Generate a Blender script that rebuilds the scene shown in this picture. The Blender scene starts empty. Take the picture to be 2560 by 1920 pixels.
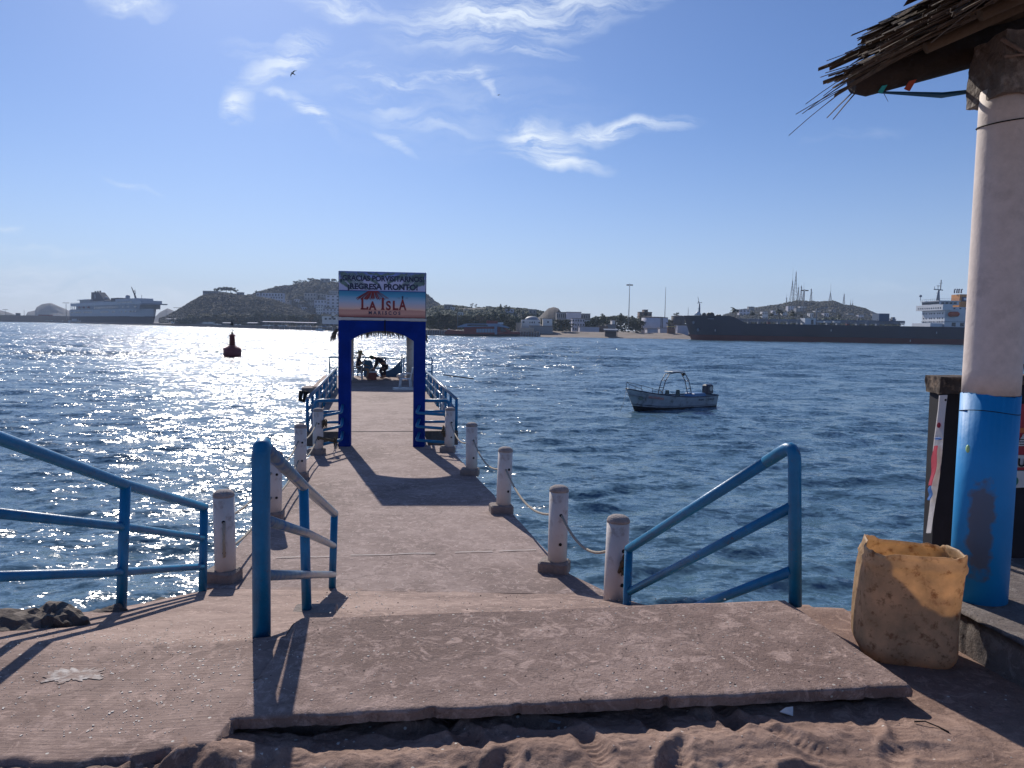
import bpy, bmesh, math, random
import numpy as np
from mathutils import Vector, Matrix, Quaternion
R = math.radians
rnd = random.Random(7)
S = bpy.context.scene
COL = S.collection

# ------------------------------------------------------------------ camera
CZ = 4.6                      # eye height above the water
F = 1900.0                    # focal length in photo pixels (2560 wide)
PITCH, ROLL = 4.21, 1.0
cam_d = bpy.data.cameras.new("camera")
cam_d.sensor_width = 36.0
cam_d.lens = 36.0 * F / 2560.0
cam_d.clip_start = 0.05
cam_d.clip_end = 12000
cam = bpy.data.objects.new("camera", cam_d)
COL.objects.link(cam)
CM = Matrix.Rotation(R(90 - PITCH), 3, 'X') @ Matrix.Rotation(R(ROLL), 3, 'Z')
cam.matrix_world = Matrix.Translation((0, 0, CZ)) @ CM.to_4x4()
S.camera = cam

# ------------------------------------------------------------------ sun and sky
SUN_AZ, SUN_EL = -19.1, 33.4
sdir = Vector((math.sin(R(SUN_AZ)) * math.cos(R(SUN_EL)), math.cos(R(SUN_AZ)) * math.cos(R(SUN_EL)), math.sin(R(SUN_EL))))
sun_d = bpy.data.lights.new("sun", 'SUN')
sun_d.energy = 4.4
sun_d.angle = R(0.5)
sun_d.color = (1.0, 0.93, 0.84)
sun = bpy.data.objects.new("sun", sun_d)
COL.objects.link(sun)
sun.rotation_mode = 'QUATERNION'
sun.rotation_quaternion = sdir.to_track_quat('Z', 'Y')
sun.location = (0, 0, 60)

W = bpy.data.worlds.new("World")
S.world = W
W.use_nodes = True
wn, wl = W.node_tree.nodes, W.node_tree.links
wn.clear()


def ray(px, py):
    return (CM @ Vector(((px - 1280) / F, -(py - 960) / F, -1.0)))


def At(px, py, D):            # point where that sight line is D metres out
    d = ray(px, py)
    return Vector((0, 0, CZ)) + d * (D / d.y)


def G(px, py, z):             # point where that sight line meets height z
    d = ray(px, py)
    return Vector((0, 0, CZ)) + d * ((z - CZ) / d.z)


def build_world():
    out = wn.new('ShaderNodeOutputWorld')
    bg = wn.new('ShaderNodeBackground')
    bg.inputs['Strength'].default_value = 0.072
    sky = wn.new('ShaderNodeTexSky')
    sky.sky_type = 'NISHITA'
    sky.sun_disc = False
    sky.sun_elevation = R(SUN_EL)
    sky.sun_rotation = R(SUN_AZ)
    sky.altitude = 0
    sky.air_density = 1.0
    sky.dust_density = 0.35
    sky.ozone_density = 4.0
    tc = wn.new('ShaderNodeTexCoord')
    sep = wn.new('ShaderNodeSeparateXYZ')
    wl.new(tc.outputs['Generated'], sep.inputs[0])

    def m(op, a, b=None, c=None, clamp=False):
        n = wn.new('ShaderNodeMath'); n.operation = op; n.use_clamp = clamp
        for i, v in enumerate((a, b, c)):
            if v is None: continue
            if isinstance(v, (int, float)): n.inputs[i].default_value = v
            else: wl.new(v, n.inputs[i])
        return n.outputs[0]
    # cloud coordinates: the direction projected on a far upright plane to the south of the harbour
    yy = m('MAXIMUM', sep.outputs[1], 0.02)
    u = m('DIVIDE', sep.outputs[0], yy)
    v = m('DIVIDE', sep.outputs[2], yy)
    cmb = wn.new('ShaderNodeCombineXYZ')
    wl.new(u, cmb.inputs[0]); wl.new(v, cmb.inputs[1])
    # slow warp so the outlines are not elliptical
    wz = wn.new('ShaderNodeTexNoise'); wz.inputs['Scale'].default_value = 12.0; wz.inputs['Detail'].default_value = 6
    wl.new(cmb.outputs[0], wz.inputs['Vector'])
    ws = wn.new('ShaderNodeVectorMath'); ws.operation = 'SUBTRACT'; ws.inputs[1].default_value = (.5, .5, .5)
    wl.new(wz.outputs['Color'], ws.inputs[0])
    wsc = wn.new('ShaderNodeVectorMath'); wsc.operation = 'SCALE'; wsc.inputs['Scale'].default_value = 0.06
    wl.new(ws.outputs[0], wsc.inputs[0])
    wad = wn.new('ShaderNodeVectorMath'); wad.operation = 'ADD'
    wl.new(cmb.outputs[0], wad.inputs[0]); wl.new(wsc.outputs[0], wad.inputs[1])
    # fibres of the cirrus
    mp = wn.new('ShaderNodeMapping'); mp.inputs['Rotation'].default_value = (0, 0, R(12)); mp.inputs['Scale'].default_value = (9, 46, 1)
    wl.new(wad.outputs[0], mp.inputs['Vector'])
    fb = wn.new('ShaderNodeTexNoise'); fb.inputs['Scale'].default_value = 1.0; fb.inputs['Detail'].default_value = 7
    fb.inputs['Roughness'].default_value = 0.68; fb.inputs['Distortion'].default_value = .55
    wl.new(mp.outputs[0], fb.inputs['Vector'])
    # (px, py, half length, half width, tilt in degrees, strength)
    blobs = [(1250, 40, 290, 75, -6, 1.0), (1420, 10, 230, 50, -8, .75), (330, 15, 90, 34, 0, .9), (820, 15, 130, 30, 8, .8),
             (960, 30, 170, 26, 10, .45), (710, 140, 105, 42, -28, .95), (605, 240, 42, 55, 10, .95), (775, 285, 85, 22, 38, .9),
             (705, 235, 60, 12, 40, .6), (960, 190, 120, 26, 12, .95), (1110, 182, 130, 18, -3, .85), (1220, 205, 55, 14, 50, .9),
             (1290, 130, 140, 18, 4, .7), (960, 255, 130, 22, 12, .6), (1060, 300, 150, 20, 8, .5), (985, 345, 75, 15, 32, .75),
             (1350, 350, 105, 46, 12, 1.25), (1390, 395, 130, 22, 6, 1.0), (1530, 322, 190, 24, -8, .95), (640, 120, 90, 22, 10, .35),
             (1080, 250, 420, 130, 5, .18), (330, 470, 80, 7, 12, .35), (15, 575, 40, 12, 5, .6),
             (110, 715, 460, 66, 7, .62), (500, 745, 460, 40, 3, .5), (0, 655, 240, 24, 6, .4), (150, 640, 200, 10, 5, .35), (2150, 340, 120, 14, -5, .15), (2170, 715, 300, 18, 0, .15)]
    tot = None
    for (px, py, a, b, tilt, s) in blobs:
        d = ray(px, py); cu, cv = d.x / d.y, d.z / d.y
        mpn = wn.new('ShaderNodeMapping'); mpn.vector_type = 'TEXTURE'
        mpn.inputs['Location'].default_value = (cu, cv, 0)
        mpn.inputs['Rotation'].default_value = (0, 0, -R(tilt))
        mpn.inputs['Scale'].default_value = (a / F, b / F, 1)
        wl.new(wad.outputs[0], mpn.inputs['Vector'])
        ln = wn.new('ShaderNodeVectorMath'); ln.operation = 'LENGTH'
        wl.new(mpn.outputs[0], ln.inputs[0])
        f = m('MULTIPLY', m('SUBTRACT', 1.25, ln.outputs['Value'], clamp=False), s)
        f = m('MAXIMUM', f, 0.0)
        f = m('MINIMUM', f, s)
        tot = f if tot is None else m('MAXIMUM', tot, f)
    fbv = m('SUBTRACT', fb.outputs[0], 0.40)
    fbv = m('MULTIPLY', fbv, 5.0, clamp=True)
    front = m('GREATER_THAN', sep.outputs[1], 0.03)
    mask = m('MULTIPLY', m('MULTIPLY', tot, m('ADD', m('MULTIPLY', fbv, 0.86), 0.08)), 0.95)
    mask = m('MULTIPLY', mask, front, clamp=True)
    # humid veil low over the land
    hz = m('POWER', m('SUBTRACT', 1.0, m('MULTIPLY', m('MAXIMUM', sep.outputs[2], 0.0), 3.2), clamp=True), 2.2)
    tint = wn.new('ShaderNodeMix'); tint.data_type = 'RGBA'; tint.blend_type = 'MULTIPLY'; tint.inputs[0].default_value = 1.0
    wl.new(sky.outputs[0], tint.inputs[6]); tint.inputs[7].default_value = (0.82, 0.95, 1.24, 1)
    veil = wn.new('ShaderNodeMix'); veil.data_type = 'RGBA'
    wl.new(m('MULTIPLY', hz, 0.55), veil.inputs[0]); wl.new(tint.outputs[2], veil.inputs[6]); veil.inputs[7].default_value = (8.6, 10.2, 13.4, 1)
    mix = wn.new('ShaderNodeMix'); mix.data_type = 'RGBA'
    wl.new(mask, mix.inputs[0]); wl.new(veil.outputs[2], mix.inputs[6]); mix.inputs[7].default_value = (11.2, 12.4, 14.0, 1)
    wl.new(mix.outputs[2], bg.inputs['Color'])
    wl.new(bg.outputs[0], out.inputs['Surface'])
    W.cycles.sampling_method = 'MANUAL'
    W.cycles.sample_map_resolution = 512


build_world()
S.view_settings.view_transform = 'Standard'
S.view_settings.look = 'None'
S.view_settings.exposure = 0.1
S.view_settings.gamma = 1.0
S.cycles.max_bounces = 6
S.cycles.diffuse_bounces = 2
S.cycles.glossy_bounces = 3
S.cycles.transmission_bounces = 4
S.cycles.volume_bounces = 0
S.cycles.transparent_max_bounces = 6
S.cycles.caustics_reflective = False
S.cycles.caustics_refractive = False
S.cycles.sample_clamp_indirect = 4
S.cycles.sample_clamp_direct = 40
S.cycles.use_denoising = True
S.cycles.denoising_input_passes = 'RGB_ALBEDO_NORMAL'


# ------------------------------------------------------------------ helpers
def vnoise(x, y, seed=0):
    xi = np.floor(x).astype(np.int64); yi = np.floor(y).astype(np.int64)
    xf = x - xi; yf = y - yi
    xf = xf * xf * (3 - 2 * xf); yf = yf * yf * (3 - 2 * yf)

    def h(a, b):
        n = (a * 374761393 + b * 668265263 + seed * 1442695041) & 0xFFFFFFFF
        n = ((n ^ (n >> 13)) * 1274126177) & 0xFFFFFFFF
        return ((n ^ (n >> 16)) & 0xFFFF) / 65535.0
    return (h(xi, yi) * (1 - xf) + h(xi + 1, yi) * xf) * (1 - yf) + (h(xi, yi + 1) * (1 - xf) + h(xi + 1, yi + 1) * xf) * yf


def fbm(x, y, oct=4, seed=0, gain=.5):
    s = 0; a = 1; t = 0
    for i in range(oct):
        s = s + a * vnoise(x * 2 ** i + 13.7 * i, y * 2 ** i - 7.1 * i, seed + i); t += a; a *= gain
    return s / t - .5


MATS = {}


def mat(name, col, rough=.6, var=.12, vscale=6.0, bump=0.0, bscale=30.0, metal=0.0, spec=.5, stain=None, stain_amt=0.0, sscale=3.0, trans=None, coat=0):
    if name in MATS: return MATS[name]
    M = bpy.data.materials.new(name); MATS[name] = M; M.use_nodes = True
    n, l = M.node_tree.nodes, M.node_tree.links
    b = n['Principled BSDF']
    b.inputs['Roughness'].default_value = rough
    b.inputs['Metallic'].default_value = metal
    b.inputs['Specular IOR Level'].default_value = spec
    if coat: b.inputs['Coat Weight'].default_value = coat
    tc = n.new('ShaderNodeTexCoord')
    nz = n.new('ShaderNodeTexNoise'); nz.inputs['Scale'].default_value = vscale; nz.inputs['Detail'].default_value = 5
    nz.inputs['Roughness'].default_value = .65
    l.new(tc.outputs['Object'], nz.inputs['Vector'])
    cr = n.new('ShaderNodeMapRange'); cr.inputs[1].default_value = .3; cr.inputs[2].default_value = .7
    l.new(nz.outputs[0], cr.inputs[0])
    mx = n.new('ShaderNodeMix'); mx.data_type = 'RGBA'
    l.new(cr.outputs[0], mx.inputs[0])
    mx.inputs[6].default_value = tuple(c * (1 - var) for c in col) + (1,)
    mx.inputs[7].default_value = tuple(min(1, c * (1 + var)) for c in col) + (1,)
    last = mx.outputs[2]
    if stain is not None:
        n2 = n.new('ShaderNodeTexNoise'); n2.inputs['Scale'].default_value = sscale; n2.inputs['Detail'].default_value = 8
        n2.inputs['Roughness'].default_value = .7
        l.new(tc.outputs['Object'], n2.inputs['Vector'])
        c2 = n.new('ShaderNodeMapRange'); c2.inputs[1].default_value = .62 - stain_amt * .3; c2.inputs[2].default_value = .72 - stain_amt * .2
        l.new(n2.outputs[0], c2.inputs[0])
        m2 = n.new('ShaderNodeMix'); m2.data_type = 'RGBA'
        l.new(c2.outputs[0], m2.inputs[0]); l.new(last, m2.inputs[6]); m2.inputs[7].default_value = tuple(stain) + (1,)
        last = m2.outputs[2]
    l.new(last, b.inputs['Base Color'])
    if bump:
        n3 = n.new('ShaderNodeTexNoise'); n3.inputs['Scale'].default_value = bscale; n3.inputs['Detail'].default_value = 6
        l.new(tc.outputs['Object'], n3.inputs['Vector'])
        bp = n.new('ShaderNodeBump'); bp.inputs['Strength'].default_value = bump; bp.inputs['Distance'].default_value = .02
        l.new(n3.outputs[0], bp.inputs['Height']); l.new(bp.outputs[0], b.inputs['Normal'])
    if trans:
        t = n.new('ShaderNodeBsdfTranslucent'); l.new(last, t.inputs[0])
        ms = n.new('ShaderNodeMixShader'); ms.inputs[0].default_value = trans
        l.new(b.outputs[0], ms.inputs[1]); l.new(t.outputs[0], ms.inputs[2])
        l.new(ms.outputs[0], n['Material Output'].inputs['Surface'])
    return M


class MB:
    def __init__(s, off=(0, 0, 0)):
        s.v = []; s.f = []; s.sm = []; s.off = Vector(off)

    def add(s, vs, fs, smooth=False):
        o = len(s.v); s.v += [Vector(a) for a in vs]
        for f in fs: s.f.append(tuple(i + o for i in f)); s.sm.append(smooth)
        return s

    def box(s, c, d, rz=0.0, ry=0.0, rx=0.0):
        x, y, z = d[0] / 2, d[1] / 2, d[2] / 2
        m = Matrix.Rotation(rz, 3, 'Z') @ Matrix.Rotation(ry, 3, 'Y') @ Matrix.Rotation(rx, 3, 'X')
        vs = [Vector(c) + m @ Vector((a * x, b * y, e * z)) for a, b, e in
              ((-1, -1, -1), (1, -1, -1), (1, 1, -1), (-1, 1, -1), (-1, -1, 1), (1, -1, 1), (1, 1, 1), (-1, 1, 1))]
        return s.add(vs, [(0, 3, 2, 1), (4, 5, 6, 7), (0, 1, 5, 4), (1, 2, 6, 5), (2, 3, 7, 6), (3, 0, 4, 7)])

    def bbox(s, c, d, bev=.01, rz=0.0):
        """box with chamfered upright and top edges"""
        x, y, z = d[0] / 2, d[1] / 2, d[2] / 2
        m = Matrix.Rotation(rz, 3, 'Z')

        def ring(ins, zz, k):
            a, b = x - ins, y - ins
            pts = [(-a + k, -b), (a - k, -b), (a, -b + k), (a, b - k), (a - k, b), (-a + k, b), (-a, b - k), (-a, -b + k)]
            return [Vector(c) + m @ Vector((p[0], p[1], zz)) for p in pts]
        vs = ring(0, -z, bev) + ring(0, z - bev, bev) + ring(bev, z, bev)
        fs = [tuple(range(7, -1, -1)), tuple(range(16, 24))]
        for r in (0, 8):
            for i in range(8):
                j = (i + 1) % 8; fs.append((r + i, r + j, r + 8 + j, r + 8 + i))
        return s.add(vs, fs)

    def tube(s, pts, r, n=10, cap=True, smooth=True):
        pts = [Vector(p) for p in pts]
        rs = r if isinstance(r, (list, tuple)) else [r] * len(pts)
        vs = []; fs = []; prev = None
        for i, p in enumerate(pts):
            if i == 0: t = pts[1] - p
            elif i == len(pts) - 1: t = p - pts[i - 1]
            else: t = (pts[i + 1] - p).normalized() + (p - pts[i - 1]).normalized()
            if t.length < 1e-9: t = Vector((0, 0, 1))
            t.normalize()
            if prev is None:
                a = Vector((0, 0, 1)) if abs(t.z) < .9 else Vector((1, 0, 0))
                u = t.cross(a).normalized()
            else:
                u = (prev - t * prev.dot(t)).normalized()
            prev = u; w = t.cross(u)
            for k in range(n):
                an = 2 * math.pi * k / n
                vs.append(p + (u * math.cos(an) + w * math.sin(an)) * rs[i])
        for i in range(len(pts) - 1):
            for k in range(n):
                k2 = (k + 1) % n
                fs.append((i * n + k, i * n + k2, (i + 1) * n + k2, (i + 1) * n + k))
        s.add(vs, fs, smooth)
        if cap:
            o = len(s.v) - len(vs)
            s.f.append(tuple(o + k for k in range(n - 1, -1, -1))); s.sm.append(False)
            s.f.append(tuple(o + (len(pts) - 1) * n + k for k in range(n))); s.sm.append(False)
        return s

    def lathe(s, c, prof, n=20, smooth=True):
        vs = []; fs = []
        for (r, z) in prof:
            for k in range(n):
                an = 2 * math.pi * k / n
                vs.append(Vector(c) + Vector((r * math.cos(an), r * math.sin(an), z)))
        for i in range(len(prof) - 1):
            for k in range(n):
                k2 = (k + 1) % n; fs.append((i * n + k, i * n + k2, (i + 1) * n + k2, (i + 1) * n + k))
        s.add(vs, fs, smooth); o = len(s.v) - len(vs)
        s.f.append(tuple(o + k for k in range(n - 1, -1, -1))); s.sm.append(False)
        s.f.append(tuple(o + (len(prof) - 1) * n + k for k in range(n))); s.sm.append(False)
        return s

    def prism(s, poly, a, b):
        """poly: 2D points (x,z) extruded along y from a to b"""
        n = len(poly)
        vs = [(p[0], a, p[1]) for p in poly] + [(p[0], b, p[1]) for p in poly]
        fs = [tuple(range(n)), tuple(range(2 * n - 1, n - 1, -1))]
        for i in range(n):
            j = (i + 1) % n; fs.append((i, i + n, j + n, j))
        return s.add(vs, fs)

    def slab(s, poly, z0, z1):
        """poly: plan points (x,y) between two heights"""
        n = len(poly)
        vs = [(p[0], p[1], z0) for p in poly] + [(p[0], p[1], z1) for p in poly]
        fs = [tuple(range(n - 1, -1, -1)), tuple(range(n, 2 * n))]
        for i in range(n):
            j = (i + 1) % n; fs.append((i, j, j + n, i + n))
        return s.add(vs, fs)

    def ball(s, c, r, n=12, sq=(1, 1, 1)):
        prof = [(max(.001, math.sin(math.pi * i / (n // 2 + 2))) , -math.cos(math.pi * i / (n // 2 + 2))) for i in range(n // 2 + 3)]
        b = MB(); b.lathe((0, 0, 0), [(p[0], p[1]) for p in prof], n)
        return s.add([Vector(c) + Vector((v.x * r * sq[0], v.y * r * sq[1], v.z * r * sq[2])) for v in b.v], b.f, True)

    def build(s, name, m, parent=None, **kw):
        me = bpy.data.meshes.new(name)
        me.from_pydata([tuple(v - s.off) for v in s.v], [], s.f)
        me.polygons.foreach_set('use_smooth', s.sm)
        me.materials.append(m); me.update()
        o = bpy.data.objects.new(name, me); COL.objects.link(o)
        if parent is not None: o.parent = parent
        for k, v in kw.items(): o[k] = v
        return o


def tag(o, label=None, cat=None, group=None, kind=None):
    if label: o['label'] = label
    if cat: o['category'] = cat
    if group: o['group'] = group
    if kind: o['kind'] = kind
    return o


def thing(name, label, cat, loc=(0, 0, 0), rz=0.0, group=None):
    o = bpy.data.objects.new(name, None); o.empty_display_size = .1
    COL.objects.link(o); o.location = loc; o.rotation_euler = (0, 0, rz)
    return tag(o, label, cat, group)


def copy_tree(o, parent=None):
    c = o.copy(); COL.objects.link(c); c.parent = parent
    for ch in list(o.children): copy_tree(ch, c)
    return c


def grid_mesh(name, xs, ys, zf, m, label=None, cat=None, kind=None, smooth=True, parent=None, off=(0, 0, 0)):
    X, Y = np.meshgrid(np.asarray(xs, float), np.asarray(ys, float))
    Z = zf(X, Y)
    if isinstance(Z, tuple): X, Y, Z = Z
    nx, ny = len(xs), len(ys)
    v = np.stack([X.ravel() - off[0], Y.ravel() - off[1], Z.ravel() - off[2]], 1)
    i = (np.arange(ny - 1)[:, None] * nx + np.arange(nx - 1)[None, :]).ravel()
    f = np.stack([i, i + 1, i + nx + 1, i + nx], 1)
    return np_mesh(name, v, f, m, label, cat, kind, smooth, parent)


def np_mesh(name, v, f, m, label=None, cat=None, kind=None, smooth=True, parent=None):
    me = bpy.data.meshes.new(name)
    k = f.shape[1]
    me.vertices.add(len(v)); me.vertices.foreach_set('co', np.ascontiguousarray(v, dtype=np.float32).ravel())
    me.loops.add(len(f) * k); me.loops.foreach_set('vertex_index', np.ascontiguousarray(f, dtype=np.int32).ravel())
    me.polygons.add(len(f)); me.polygons.foreach_set('loop_start', np.arange(0, len(f) * k, k, dtype=np.int32))
    try: me.polygons.foreach_set('loop_total', np.full(len(f), k, dtype=np.int32))
    except Exception: pass
    me.polygons.foreach_set('use_smooth', np.full(len(f), smooth))
    me.materials.append(m); me.update(calc_edges=True); me.validate()
    o = bpy.data.objects.new(name, me); COL.objects.link(o)
    if parent is not None: o.parent = parent
    return tag(o, label, cat, None, kind)


def text(s, size, name, m, parent, loc, rot=(math.pi / 2, 0, 0), ext=.002, off=0.0, sx=1.0, align='CENTER', space=1.0, shear=0.0):
    c = bpy.data.curves.new(name, 'FONT'); c.body = s; c.size = size; c.extrude = ext; c.offset = off
    c.align_x = align; c.space_character = space; c.shear = shear
    t = bpy.data.objects.new(name, c); COL.objects.link(t)
    dg = bpy.context.evaluated_depsgraph_get()
    me = bpy.data.meshes.new_from_object(t.evaluated_get(dg))
    bpy.data.objects.remove(t); bpy.data.curves.remove(c)
    me.materials.clear(); me.materials.append(m)
    o = bpy.data.objects.new(name, me); COL.objects.link(o)
    o.parent = parent; o.location = loc; o.rotation_euler = rot; o.scale = (sx, 1, 1)
    return o


def catenary(a, b, sag, n=10):
    a, b = Vector(a), Vector(b)
    return [a.lerp(b, i / n) - Vector((0, 0, sag * 4 * (i / n) * (1 - i / n))) for i in range(n + 1)]


# ------------------------------------------------------------------ materials
def concrete_mat(name, a, b, speck=.0, lines=False, bump=.5, crackscale=1.6):
    M = bpy.data.materials.new(name); MATS[name] = M; M.use_nodes = True
    n, l = M.node_tree.nodes, M.node_tree.links
    bs = n['Principled BSDF']; bs.inputs['Roughness'].default_value = .85; bs.inputs['Specular IOR Level'].default_value = .35
    tc = n.new('ShaderNodeTexCoord')

    def noise(sc, det=6, ro=.6, vec=None, dist=0):
        z = n.new('ShaderNodeTexNoise'); z.inputs['Scale'].default_value = sc; z.inputs['Detail'].default_value = det
        z.inputs['Roughness'].default_value = ro; z.inputs['Distortion'].default_value = dist
        l.new(vec or tc.outputs['Object'], z.inputs['Vector']); return z.outputs[0]

    def rng(v, lo, hi):
        r = n.new('ShaderNodeMapRange'); r.inputs[1].default_value = lo; r.inputs[2].default_value = hi
        l.new(v, r.inputs[0]); return r.outputs[0]

    def mix(f, x, y):
        r = n.new('ShaderNodeMix'); r.data_type = 'RGBA'
        for i, t in ((0, f), (6, x), (7, y)):
            if isinstance(t, tuple): r.inputs[i].default_value = t + (1,) if len(t) == 3 else t
            elif isinstance(t, float): r.inputs[i].default_value = t
            else: l.new(t, r.inputs[i])
        return r.outputs[2]
    c = mix(rng(noise(1.3, 8, .72), .38, .62), tuple(x * .86 for x in a), b)
    c = mix(rng(noise(.55, 6, .65, dist=.6), .50, .64), c, tuple(x * .72 for x in a))
    vc = n.new('ShaderNodeTexVoronoi'); vc.feature = 'DISTANCE_TO_EDGE'; vc.inputs['Scale'].default_value = .55
    nw = n.new('ShaderNodeTexNoise'); nw.inputs['Scale'].default_value = 1.8; nw.inputs['Detail'].default_value = 6; l.new(tc.outputs['Object'], nw.inputs['Vector'])
    aw_ = n.new('ShaderNodeVectorMath'); aw_.operation = 'MULTIPLY_ADD'; aw_.inputs[1].default_value = (.9, .9, .9); l.new(nw.outputs['Color'], aw_.inputs[0]); l.new(tc.outputs['Object'], aw_.inputs[2]); l.new(aw_.outputs[0], vc.inputs['Vector'])
    ck = n.new('ShaderNodeMapRange'); ck.inputs[1].default_value = .0; ck.inputs[2].default_value = .006; ck.inputs[3].default_value = .55 if crackscale else 0; ck.inputs[4].default_value = 0; l.new(vc.outputs['Distance'], ck.inputs[0])
    c = mix(rng(noise(7, 8, .78, dist=1.2), .51, .60), c, tuple(min(1, x * 1.16) for x in b))
    c = mix(rng(noise(15, 8, .78, dist=.8), .58, .66), c, tuple(min(1, x * 1.34) for x in b))
    c = mix(rng(noise(22, 5, .7), .56, .70), c, tuple(x * .60 for x in a))
    c = mix(ck.outputs[0], c, tuple(x * .4 for x in a))
    fine = noise(190, 3, .8)
    c = mix(rng(fine, .60, .75), c, tuple(min(1, x * 1.35) for x in b))
    c = mix(rng(noise(120, 3, .8), .62, .74), c, tuple(x * .5 for x in a))
    if speck:
        vo = n.new('ShaderNodeTexVoronoi'); vo.inputs['Scale'].default_value = 40
        l.new(tc.outputs['Object'], vo.inputs['Vector'])
        near = n.new('ShaderNodeMath'); near.operation = 'LESS_THAN'; near.inputs[1].default_value = .26; l.new(vo.outputs['Distance'], near.inputs[0])
        sp = n.new('ShaderNodeSeparateColor'); l.new(vo.outputs['Color'], sp.inputs[0])
        pk = n.new('ShaderNodeMath'); pk.operation = 'GREATER_THAN'; pk.inputs[1].default_value = 1 - speck; l.new(sp.outputs[0], pk.inputs[0])
        mm = n.new('ShaderNodeMath'); mm.operation = 'MULTIPLY'; l.new(near.outputs[0], mm.inputs[0]); l.new(pk.outputs[0], mm.inputs[1])
        c = mix(mm.outputs[0], c, (.62, .58, .52))
    l.new(c, bs.inputs['Base Color'])
    h = n.new('ShaderNodeMath'); h.operation = 'ADD'
    l.new(noise(60, 8, .75), h.inputs[0])
    if lines:
        mp = n.new('ShaderNodeMapping'); mp.inputs['Scale'].default_value = (1.2, 52, 1); mp.inputs['Rotation'].default_value = (0, 0, R(-3))
        l.new(tc.outputs['Object'], mp.inputs[0])
        l.new(noise(1.6, 3, .5, mp.outputs[0], .3), h.inputs[1])
    else:
        l.new(noise(8, 4, .6), h.inputs[1])
    bp = n.new('ShaderNodeBump'); bp.inputs['Strength'].default_value = bump; bp.inputs['Distance'].default_value = .02
    l.new(h.outputs[0], bp.inputs['Height']); l.new(bp.outputs[0], bs.inputs['Normal'])
    return M


M_slab = concrete_mat('concrete_slab', (.285, .188, .158), (.40, .285, .245), .035, bump=.75)
M_ramp = concrete_mat('concrete_ramp', (.245, .160, .134), (.345, .243, .205), .04, lines=True, bump=.32)
M_pier = concrete_mat('concrete_pier', (.268, .188, .166), (.37, .278, .250), .03, bump=.55)
M_kerb = concrete_mat('concrete_kerb', (.20, .16, .15), (.28, .24, .22), .0, bump=1.0)
M_sand = concrete_mat('sand', (.26, .160, .124), (.34, .225, .176), .02, bump=.55, crackscale=0)
M_wetedge = mat('weathered_concrete', (.13, .105, .095), .9, .35, 5, .9, 14)
M_white = mat('white_plastic_pipe', (.62, .56, .52), .45, .07, 4, .08, 40, stain=(.36, .27, .22), stain_amt=.28, sscale=4.5)
M_cap = mat('mortar_cap', (.30, .26, .25), .9, .2, 14, .6, 60)
M_blk = mat('block_concrete', (.25, .205, .185), .9, .2, 10, .7, 40)
M_blue = mat('blue_pipe_paint', (.002, .155, .335), .42, .22, 7, .15, 60, stain=(.09, .05, .04), stain_amt=.02, sscale=17, spec=.45)
M_bluedk = mat('blue_plate_paint', (.012, .10, .22), .45, .2, 5)
M_galv = mat('worn_pipe', (.16, .22, .27), .28, .2, 12, .1, 50, stain=(.03, .12, .3), stain_amt=.45, sscale=10, spec=.7)
M_arch = mat('ultramarine_wall_paint', (.002, .024, .205), .9, .22, 3, .15, 25, spec=.15)
M_rope = mat('weathered_rope', (.40, .35, .28), .9, .2, 60, .6, 90)
M_ropedk = mat('frayed_dark_rope', (.12, .085, .05), .9, .3, 60, .8, 90)
M_hole = mat('dark_hole', (.012, .010, .010), .9)
M_metal = mat('grey_metal', (.35, .36, .38), .4, .15, 8, metal=.6)
# ================================================================== water
WAVE = 1.05


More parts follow.
